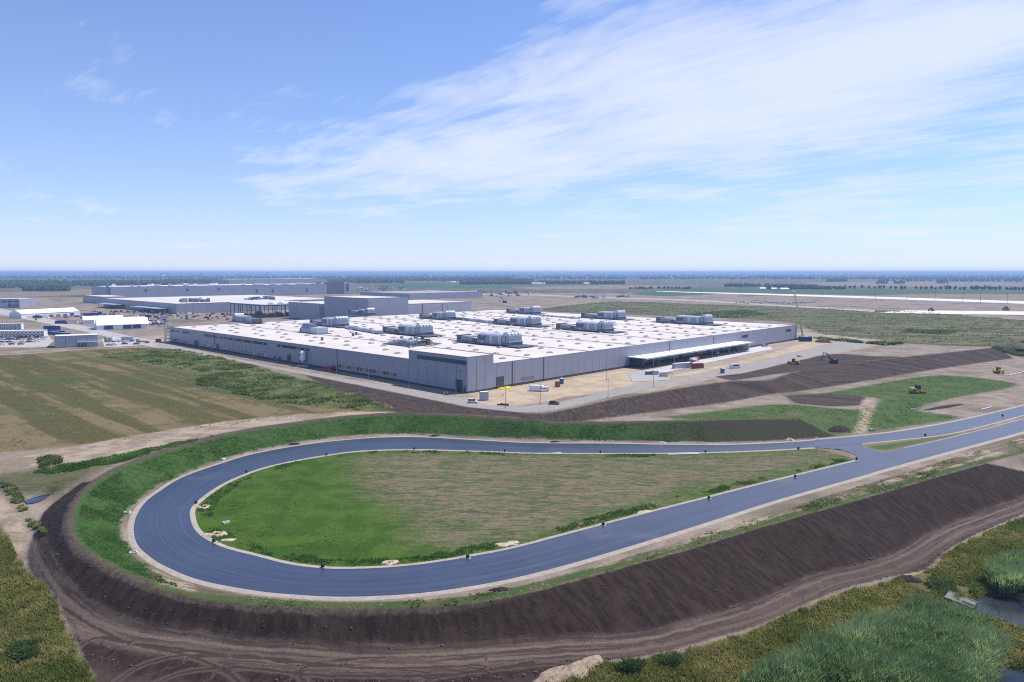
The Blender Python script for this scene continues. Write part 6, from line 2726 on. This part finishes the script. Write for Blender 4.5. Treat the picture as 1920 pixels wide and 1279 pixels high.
# ------------------------------------------------------------------ vegetation built as leaf-sized faces
def plant_mat(name, c1, c2, c3, rough=.75):
    t = NT(name)
    a = t.attr('tone')
    c = t.mix(t.rng(a, 0, .5, smooth=False), c1, c2)
    c = t.mix(t.rng(a, .5, 1, smooth=False), c, c3)
    c = t.mix(t.rng(t.noise(.25, 3, .6), .42, .6, 0, .35), c, tuple(x * .55 for x in c1))
    t.done(c, rough, 0, .2)
    tr = t.n.new('ShaderNodeBsdfTranslucent')          # sunlight shines through thin leaves
    t.l.new(t.mix(1.0, c, (1.25, 1.3, .9), 'MULTIPLY'), tr.inputs['Color'])
    mx = t.n.new('ShaderNodeMixShader')
    mx.inputs[0].default_value = .48
    t.l.new(t.b.outputs[0], mx.inputs[1])
    t.l.new(tr.outputs[0], mx.inputs[2])
    t.l.new(mx.outputs[0], t.out.inputs['Surface'])
    return t.m


def scatter(name, poly, n, h, w, blades, mat, lean=.5, avoid=(), dens=None, seed=1, hvar=.35, patch=0., wind=(0., 0.), keepfn=None):
    """one joined mesh of grass/leaf blades (two faces each) growing over a plan polygon"""
    R = np.random.default_rng(seed)
    poly = np.asarray(poly)[:, :2]
    lo, hi = poly.min(0), poly.max(0)
    pts = np.empty((0, 2))
    tries = 0
    while len(pts) < n and tries < 40:
        q = lo + (hi - lo) * R.random((n * 2, 2))
        q = q[inside(q, poly)]
        q = q[np.abs(q[:, 0]) < WEDGE * q[:, 1] + 30]
        q = q[q[:, 1] > 62]
        if len(q):
            q = q[sdf(q, poly) > (fbm(q[:, 0] / 2.5, q[:, 1] / 2.5, seed + 77, 2) - .42) * 4.5]
        for av, mrg in avoid:
            if len(q):
                q = q[sdf(q, av) < mrg]
        if patch > 0 and len(q):
            d = fbm(q[:, 0] / 7, q[:, 1] / 7, seed + 40, 3)
            q = q[d > patch * .5 + R.random(len(q)) * patch * .35]
        if keepfn is not None and len(q):
            q = q[keepfn(q)]
        pts = np.vstack([pts, q])
        tries += 1
    pts = pts[:n]
    n = len(pts)
    if n == 0:
        return None
    z = gz(pts[:, 0], pts[:, 1])
    hh = h * (1 - hvar + 2 * hvar * fbm(pts[:, 0] / 4, pts[:, 1] / 4, seed + 5, 3)) * (.75 + .5 * R.random(n))
    if name == 'reed_bed':
        hh = hh * (.62 + .75 * fbm(pts[:, 0] / 1.3, pts[:, 1] / 1.3, seed + 15, 2))
    tone = np.clip((fbm(pts[:, 0] / 1.5, pts[:, 1] / 1.5, seed + 19, 2) - .5) * .9 + fbm(pts[:, 0] / 9, pts[:, 1] / 9, seed + 9, 4) * 1.9 - .45 + .5 * (R.random(n) - .5), 0, 1)
    N = n * blades
    bx = np.repeat(pts[:, 0], blades) + R.normal(0, w * .9, N)
    by = np.repeat(pts[:, 1], blades) + R.normal(0, w * .9, N)
    bz = np.repeat(z, blades) - .03
    bh = np.repeat(hh, blades) * (.7 + .6 * R.random(N))
    an = R.random(N) * 2 * math.pi
    ln = lean * bh * (.4 + R.random(N))
    dx, dy = np.cos(an) * ln + wind[0] * bh, np.sin(an) * ln + wind[1] * bh
    px_, py_ = -np.sin(an) * w * .5, np.cos(an) * w * .5
    V = np.empty((N, 5, 3))
    V[:, 0] = np.stack([bx - px_, by - py_, bz], 1)
    V[:, 1] = np.stack([bx + px_, by + py_, bz], 1)
    V[:, 2] = np.stack([bx + px_ * .9 + dx * .45, by + py_ * .9 + dy * .45, bz + bh * .62], 1)
    V[:, 3] = np.stack([bx - px_ * .9 + dx * .45, by - py_ * .9 + dy * .45, bz + bh * .62], 1)
    V[:, 4] = np.stack([bx + dx, by + dy, bz + bh], 1)
    idx = np.arange(N)[:, None] * 5
    T_ = np.vstack([idx + np.array([0, 1, 2]), idx + np.array([0, 2, 3]), idx + np.array([3, 2, 4])])
    o = mesh_obj(name, V.reshape(-1, 3), T_, mat)
    at = o.data.attributes.new('tone', 'FLOAT', 'POINT')
    at.data.foreach_set('value', np.repeat(np.repeat(tone, blades), 5).astype(np.float32))
    tag(o, kind='stuff')
    return o


M_MEAD = plant_mat('meadow_grass', (.145, .185, .036), (.25, .25, .070), (.40, .34, .15))
M_REED = plant_mat('reed_leaves', (.12, .20, .080), (.21, .30, .13), (.36, .44, .25), .6)
M_CLOV = plant_mat('clover', (.050, .125, .020), (.080, .175, .032), (.14, .235, .060))
M_WEED = plant_mat('tall_weeds', (.10, .16, .040), (.19, .22, .080), (.42, .40, .24))
M_SHRUB = plant_mat('shrub_leaves', (.055, .105, .028), (.10, .15, .042), (.17, .20, .085))

REED1 = hpl([(1380, 1300), (1450, 1255), (1530, 1222), (1600, 1192), (1660, 1166), (1720, 1152), (1780, 1157), (1835, 1180), (1872, 1215), (1880, 1240), (1862, 1262), (1850, 1320)], 3)
REED2 = hpl([(1848, 1108), (1850, 1092), (1872, 1078), (1910, 1068), (1960, 1066), (1990, 1100), (1930, 1118), (1880, 1116)], 3)
PONDS = [(POND, -.3), (POND2, -.3)]
scatter('meadow_grass', Zones['mleft'], 15000, .60, .13, 4, M_MEAD, .6, seed=3)
scatter('meadow_grass', Zones['mright'], 50000, .60, .13, 4, M_MEAD, .6, PONDS + [(Zones['sandpatch'], -.5), (REED1, -1.0)], seed=4)
scatter('reed_bed', REED1, 15000, 2.6, .17, 6, M_REED, .62, PONDS, seed=5, hvar=.30, wind=(.22, .05))
scatter('reed_bed', REED2, 5200, 2.8, .17, 6, M_REED, .62, PONDS, seed=6, hvar=.30, wind=(.22, .05))
SHORE = np.vstack([grow(POND, 1.5)])
scatter('shore_sedge', SHORE, 1500, .9, .12, 4, M_WEED, .5, PONDS, seed=7, patch=.6)
_berm_in = Zones['berm']
scatter('berm_clover', _berm_in, 15000, .15, .15, 3, M_CLOV, 1.6, seed=8, patch=.75,
        keepfn=lambda q: (np.random.default_rng(len(q)).random(len(q)) < np.clip((320 - q[:, 1]) / 180, .25, 1)) & (seg_dist(q, CREST2)[0] > 2.0) & (seg_dist(q, CREST2)[1] > 40))
scatter('infield_grass', Zones['infield'], 6000, .10, .14, 3, M_CLOV, 1.6, seed=9, avoid=[(ROADPOLY, -2.0)], patch=.9,
        keepfn=lambda q: np.random.default_rng(len(q)).random(len(q)) < np.clip((.0 - sdf(q, Zones['infbrown'])) / 30, 0.05, 1))
edge_in = np.vstack([resample(ROAD_IN[30:], 150), offset_line(resample(ROAD_IN[30:], 150), 5.5)[::-1].repeat(1, 0) @ np.eye(2, 3)])
scatter('infield_edge_weeds', edge_in, 3600, .34, .18, 4, M_CLOV, 1.0, [(ROADPOLY, -1.8)], seed=10, patch=.95)
scatter('verge_weeds', Zones['verge'], 6000, .28, .18, 4, M_WEED, 1.0, [(ROADPOLY, -2.4), (RIGHTPOLY, -2.0)], seed=11, patch=.95)
scatter('field_weeds', Zones['weeds'], 9000, .9, .36, 5, M_WEED, .7, seed=12, patch=.9)
scatter('strip_weeds', Zones['greenstrip'], 1800, .4, .2, 5, M_CLOV, .8, seed=13, patch=.5)
scatter('field_stubble', Zones['field'], 6000, .25, .35, 3, M_MEAD, 1.4, seed=14, patch=.8)
scatter('rough_grass', Zones['rmeadow'], 7000, .8, .7, 4, M_WEED, 1.2, seed=15, patch=.95)
scatter('low_field_grass', Zones['greenlow'], 5000, .2, .28, 3, M_CLOV, 1.5, seed=16, patch=.6)
scatter('track_weeds', hp([(-5, 902), (28, 912), (48, 948), (74, 982), (88, 1002), (62, 990), (40, 962), (12, 932)]), 1500, .5, .2, 5, M_WEED, .8, seed=17, patch=.6)
# darker hollows with shrubs in the left field and on the right meadow
for k, (pts, n_) in enumerate((([(365, 712), (400, 708), (440, 716), (450, 728), (400, 726), (370, 722)], 700), ([(430, 728), (470, 726), (500, 735), (470, 742), (440, 740)], 300),
                              ([(1290, 588), (1400, 582), (1440, 590), (1380, 597), (1300, 595)], 900), ([(1700, 618), (1800, 622), (1780, 628), (1690, 624)], 400),
                              ([(1860, 652), (1900, 642), (1960, 650), (1950, 668), (1890, 664)], 900), ([(1500, 632), (1620, 641), (1700, 645), (1660, 648), (1560, 639)], 500),
                              ([(70, 862), (110, 855), (118, 872), (80, 880)], 400), 
                              ([(10, 1215), (70, 1205), (90, 1260), (20, 1275)], 500), ([(1150, 1250), (1200, 1240), (1210, 1262), (1160, 1268)], 260), ([(1225, 1240), (1270, 1232), (1275, 1250), (1235, 1255)], 200),
                              ([(1740, 1085), (1790, 1095), (1795, 1130), (1760, 1130), (1735, 1105)], 300))):
    far = pts[0][1] < 700
    scatter('shrub_patch', hp(pts), n_, 1.5 if far else .85, .5 if far else .26, 6, M_SHRUB, .9, seed=60 + k, patch=.65)

# ------------------------------------------------------------------ clods and stones
CLOD = paint('soil_clod', (.10, .072, .062), .95, 0, .35, 3)
SANDM = paint('loose_sand', (.50, .40, .29), .95, 0, .2, 2, bump=.3)
STONE = paint('pale_stone', (.52, .49, .45), .9, 0, .2, 3)


def clods(name, poly, n, s, mat, seed, keepfn=None, patch=0):
    R = np.random.default_rng(seed)
    poly = np.asarray(poly)[:, :2]
    lo, hi = poly.min(0), poly.max(0)
    pts = np.empty((0, 2))
    for _ in range(30):
        if len(pts) >= n:
            break
        q = lo + (hi - lo) * R.random((n * 2, 2))
        q = q[inside(q, poly)]
        q = q[(np.abs(q[:, 0]) < WEDGE * q[:, 1] + 8) & (q[:, 1] > 62)]
        if keepfn is not None and len(q):
            q = q[keepfn(q)]
        if patch and len(q):
            q = q[fbm(q[:, 0] / 6, q[:, 1] / 6, seed, 3) > patch]
        pts = np.vstack([pts, q])
    pts = pts[:n]
    n = len(pts)
    if n == 0:
        return
    base = np.array([(1, 0, 0), (0, 1, 0), (-1, 0, 0), (0, -1, 0), (0, 0, .8), (0, 0, -.6)], float)
    tri = np.array([(0, 1, 4), (1, 2, 4), (2, 3, 4), (3, 0, 4), (1, 0, 5), (2, 1, 5), (3, 2, 5), (0, 3, 5)])
    sz = s * np.exp(R.normal(-.3, .5, n))
    V = base[None] * sz[:, None, None] * (.7 + .6 * R.random((n, 6, 1)))
    a = R.random(n) * 6.28
    c_, s_ = np.cos(a)[:, None], np.sin(a)[:, None]
    X = V[..., 0] * c_ - V[..., 1] * s_
    Y = V[..., 0] * s_ + V[..., 1] * c_
    Zv = V[..., 2] + gz(pts[:, 0], pts[:, 1])[:, None] + sz[:, None] * .1
    W = np.stack([X + pts[:, 0:1], Y + pts[:, 1:2], Zv], -1).reshape(-1, 3)
    T_ = (tri[None] + (np.arange(n) * 6)[:, None, None]).reshape(-1, 3)
    o = mesh_obj(name, W, T_, mat)
    tag(o, kind='stuff')


clods('soil_clods', Zones['soil'], 7000, .10, CLOD, 1, lambda q: np.abs(seg_dist(q, HAUL)[0]) > 2.2)
clods('soil_clods', Zones['bank'], 2000, .22, CLOD, 2)
track_edge = np.vstack([HAUL[:70, :2]])
clods('soil_clods', Zones['soil'], 3000, .19, CLOD, 3, lambda q: (seg_dist(q, HAUL)[0] > 3.2) & (seg_dist(q, HAUL)[0] < 7) & (seg_dist(q, CREST2)[0] > 15))
clods('roadside_rubble', Zones['verge'], 1200, .10, STONE, 4, None, .55)

# spoil ridge of pale earth along the meadow side of the haul road
ridge = hpl([(1000, 1284), (1050, 1258), (1105, 1245), (1180, 1240), (1250, 1228)], 1.2)


def heap(name, label, px, py, rx, ry, h, mat, rz=0., seed=1, cat='heap', ring=False, n=28, group=None):
    """uneven heap of loose material; ring=True leaves a hollow in the middle"""
    p = on(px, py)
    R = random.Random(seed)
    vs, fs = [], []
    rings = 7
    offs = [(R.random() * 6.28, R.uniform(.06, .16)) for _ in range(5)]
    for i in range(rings + 1):
        t_ = i / rings
        for j in range(n):
            a = 2 * math.pi * j / n
            wob = 1 + sum(k_[1] * math.sin((q_ + 2) * a + k_[0]) for q_, k_ in enumerate(offs))
            prof = (1 - t_ ** 2) ** 1.1 if not ring else max(0, math.exp(-((t_ - .62) / .24) ** 2) - .08 * (t_ > .9))
            x, y = rx * t_ * wob * math.cos(a), ry * t_ * wob * math.sin(a)
            vs.append((x, y, h * prof * (1 + R.uniform(-.18, .18)) - (.15 if i == rings else 0)))
    for i in range(rings):
        for j in range(n):
            fs.append((i * n + j, i * n + (j + 1) % n, (i + 1) * n + (j + 1) % n, (i + 1) * n + j))
    o = mesh_obj(name, vs, fs, mat, smooth=True)
    bm = bmesh.new()
    bm.from_mesh(o.data)
    bmesh.ops.remove_doubles(bm, verts=bm.verts, dist=.001)
    bmesh.ops.recalc_face_normals(bm, faces=bm.faces)
    bm.to_mesh(o.data)
    bm.free()
    place(o, p, rz)
    tag(o, label, cat, group)
    return o


DARKSOIL = paint('dark_topsoil', (.038, .028, .027), .95, 0, .35, 1.2, .2, .4)
heap('soil_heap', 'black soil heap on the grass right of the berm end', 1572, 807, 5.2, 3.2, 1.6, DARKSOIL, .1, 2)
heap('soil_heap', 'pale sandy heap on the berm side of the far road near its end', 1480, 826, 1.6, 1.0, .9, SANDM, 0, 3)
heap('soil_heap', 'small pale heap beside the far road under the green berm', 1240, 831, 1.5, .8, .6, SANDM, 0, 4)
heap('soil_heap', 'brown green soil mound at the foot of the crane', 1543, 642, 5.5, 4, 3.2, paint('mound_soil', (.12, .10, .05), .95, 0, .3, 1), 0, 5)
heap('soil_heap', 'overgrown rough mound at the right end of the dark bank', 1895, 652, 16, 8, 4.5, paint('mound_soil2', (.10, .095, .05), .95, 0, .3, .6), 0, 6)
heap('soil_heap', 'rust brown gravel patch heap on the dock road loop', 1247, 700, 5, 2.2, .5, RUST, 0, 7)
heap('soil_heap', 'dark soil ridge left on the field above the right road', 1770, 764, 14, 1.6, .8, DARKSOIL, .5, 8)
heap('spoil_heap', 'pale crumbled spoil heap at the bottom edge beside the haul road', 1065, 1262, 7.5, 2.4, .9, paint('pale_spoil', (.30, .235, .175), .95, 0, .3, 1.2, .2, .5), .65, 9)
heap('soil_heap', 'dark round soil pit mound beside the haul track turn', 1704, 1086, 2.6, 1.8, .8, DARKSOIL, .2, 10)
for i, (px, py, rx, ry, lab) in enumerate(((383, 952, 1.9, 1.5, 'upper sand ring around a dug pit inside the left bend'), (405, 1003, 2.7, 1.6, 'larger sand ring around a pit inside the left bend'),
                                           (730, 1056, 1.9, 1.1, 'sand ring at the bottom of the infield beside the near road'))):
    heap('sand_ring', lab, px, py, rx, ry, .45, SANDM, .2, 20 + i, 'sand ring', True, 24, 'sand rings round the infield pits')
for i, (px, py, rx, lab) in enumerate(((428, 1013, 1.7, 'flat sand spill below the larger sand ring'), (948, 1021, 2.4, 'sand pile on the infield edge of the near road'), (962, 1017, 1.6, 'smaller sand pile right beside the one on the infield edge'),
                                       (1208, 960, 2.4, 'sand and rubble pile on the infield edge further right'), (1044, 849.5, 2.0, 'thin sand spill at the far infield edge'), (800, 844.5, 2.4, 'thin pale spill at the far road edge'))):
    heap('sand_pile', lab, px, py, rx, rx * .5, .3, SANDM, .2, 40 + i, 'sand pile', False, 20, 'sand piles along the infield')
for i, (px, py, lab) in enumerate(((938, 1106, 'dark broken asphalt pile on the verge of the near road'), (815, 817.5, 'dark rubble at the foot of the berm beyond the far road'), (550, 833, 'dark rubble on the berm side near the bend'),
                                   (1040, 829, 'dark rubble at the berm foot right of the middle'), (1545, 846, 'rust dark rubble inside the junction curve'), (1405, 906, 'dark leafy rubble on the infield edge of the near road'))):
    heap('rubble_pile', lab, px, py, 2.2, .9, .5, DARKSOIL if i != 4 else RUST, .3, 50 + i, 'rubble', False, 18, 'rubble piles beside the ring road')

# ------------------------------------------------------------------ drains, markers, pipes, culvert
mk = [(367.5, 944), (401, 1016), (605, 1063.5), (877, 1046), (1131, 984.5), (1329, 935), (1491, 894.5), (1606, 862), (462, 886.5), (612, 853.5), (777, 842.5), (947, 846.5), (1126, 849), (1323, 848), (1497, 842), (1735, 817), (1880, 780)]
for i, (px, py) in enumerate(mk):
    p = gp(px, py, 0.05)
    side = 'near' if i < 8 else 'far'
    k_ = i if i < 8 else i - 8
    r = empty('drain_marker', p, 0, ('%s black drain marker from the bend along the inner edge of the %s road' % (ORD[k_], side)) if i < 15 else
              ('black drain marker on the strip between the right roads, ' + ('nearer the junction' if i == 15 else 'at the right edge')), 'marker', 'black drain markers along the ring road')
    m = MB()
    m.lathe([(.46, 0), (.44, .08), (.36, .12), (.36, .62), (.28, .70)], 0, 0, 10)
    m.build('cover', BLACK, r)
    m = MB()
    m.box(-.6, .6, -.5, .5, -.05, .03)
    m.build('base', CONC, r)
for i, (px, py, lab) in enumerate(((239, 962, 'pale concrete inlet on the outer shoulder at the left bend'), (250, 1038, 'pale concrete inlet with dark pit lower on the left bend'), (424, 981, 'white concrete inlet on the grass inside the bend'),
                                   (419, 861.5, 'small concrete inlet at the berm foot on the far left'), (1532, 823, 'small white inlet beside the far road at the berm end'), (1745, 773, 'pale inlet stand beside the right road'), (1712, 768, 'yellowish inlet on the bare field above the right road'))):
    p = on(px, py)
    r = empty('drain_inlet', p, .4 * i, lab, 'drain', 'concrete drain inlets')
    m = MB()
    m.box(-.75, .75, -.5, -.3, -.1, .42).box(-.75, .75, .3, .5, -.1, .42).box(-.75, -.55, -.299, .299, -.1, .42).box(.55, .75, -.299, .299, -.1, .42)
    m.build('frame', CONC_W, r)
    m = MB()
    m.box(-.54, .54, -.29, .29, -.1, .2)
    m.build('pit', BLACK, r)
for i, (a, b, rr, lab) in enumerate((((1253, 853.3), (1310, 851.8), .16, 'front one of two long white pipes lying at the far infield edge'), ((1253, 851.6), (1308, 850.3), .16, 'rear one of two long white pipes lying at the far infield edge'),
                                     ((1839, 769), (1858, 764), .18, 'white pipe lying beside the right road'), ((1892, 704), (1925, 697), .22, 'long white pipe on bare ground at the right edge'))):
    p, q = on(*a), on(*b)
    r = MB()
    d = q - p
    L = float(np.linalg.norm(d))
    r.lathe([(rr * 1.25, 0), (rr * 1.25, .4), (rr, .42), (rr, L)], 0, 0, 10)
    o = r.build('white_pipe', WHITE)
    o.location = tuple(p + np.array([0, 0, rr * 1.25]))
    o.rotation_euler = Vector(d).to_track_quat('Z', 'Y').to_euler()
    tag(o, lab, 'pipe', 'white pipes on the ground')
p = on(1801, 1131)
r = empty('culvert_headwall', p + np.array([0, 0, .25]), -.75, 'pale concrete culvert headwall with dark slot at the pond edge', 'culvert')
m = MB()
m.add([(-2.6, -1.7, .9), (2.6, -1.7, .1), (2.6, 1.7, .1), (-2.6, 1.7, .9), (-2.6, -1.7, -.6), (2.6, -1.7, -.9), (2.6, 1.7, -.9), (-2.6, 1.7, -.6)],
      [(0, 1, 2, 3), (4, 7, 6, 5), (0, 4, 5, 1), (1, 5, 6, 2), (2, 6, 7, 3), (3, 7, 4, 0)])
CONC_D = paint('weathered_concrete', (.19, .18, .17), .9, 0, .2, 1.5)
m.build('slab', CONC_D, r)
m = MB()
for s in (-1.85, 1.85):
    m.add([(-2.7, s - .14, 1.0), (2.7, s - .14, .22), (2.7, s + .14, .22), (-2.7, s + .14, 1.0), (-2.7, s - .14, -.6), (2.7, s - .14, -1.0), (2.7, s + .14, -1.0), (-2.7, s + .14, -.6)],
          [(0, 1, 2, 3), (4, 7, 6, 5), (0, 4, 5, 1), (1, 5, 6, 2), (2, 6, 7, 3), (3, 7, 4, 0)])
m.build('side_wall', CONC_D, r)
m = MB()
m.add([(.4, -1.2, .50), (2.7, -1.2, .15), (2.7, -.1, .15), (.4, -.1, .50), (.4, -1.2, .3), (2.7, -1.2, -1.2), (2.7, -.1, -1.2), (.4, -.1, .3)],
      [(0, 1, 2, 3), (4, 7, 6, 5), (0, 4, 5, 1), (1, 5, 6, 2), (2, 6, 7, 3), (3, 7, 4, 0)])
m.build('slot', BLACK, r)
# box shape resting by the track
for i, (px, py, lab) in enumerate(((1634, 808, 'small green white marker box at the track foot beside the far road'),)):
    box_thing('marker_box', lab, on(px, py), .2, (1.4, .9, .7), paint('greenish', (.20, .25, .20)), 'box', None, 3, WHITE)
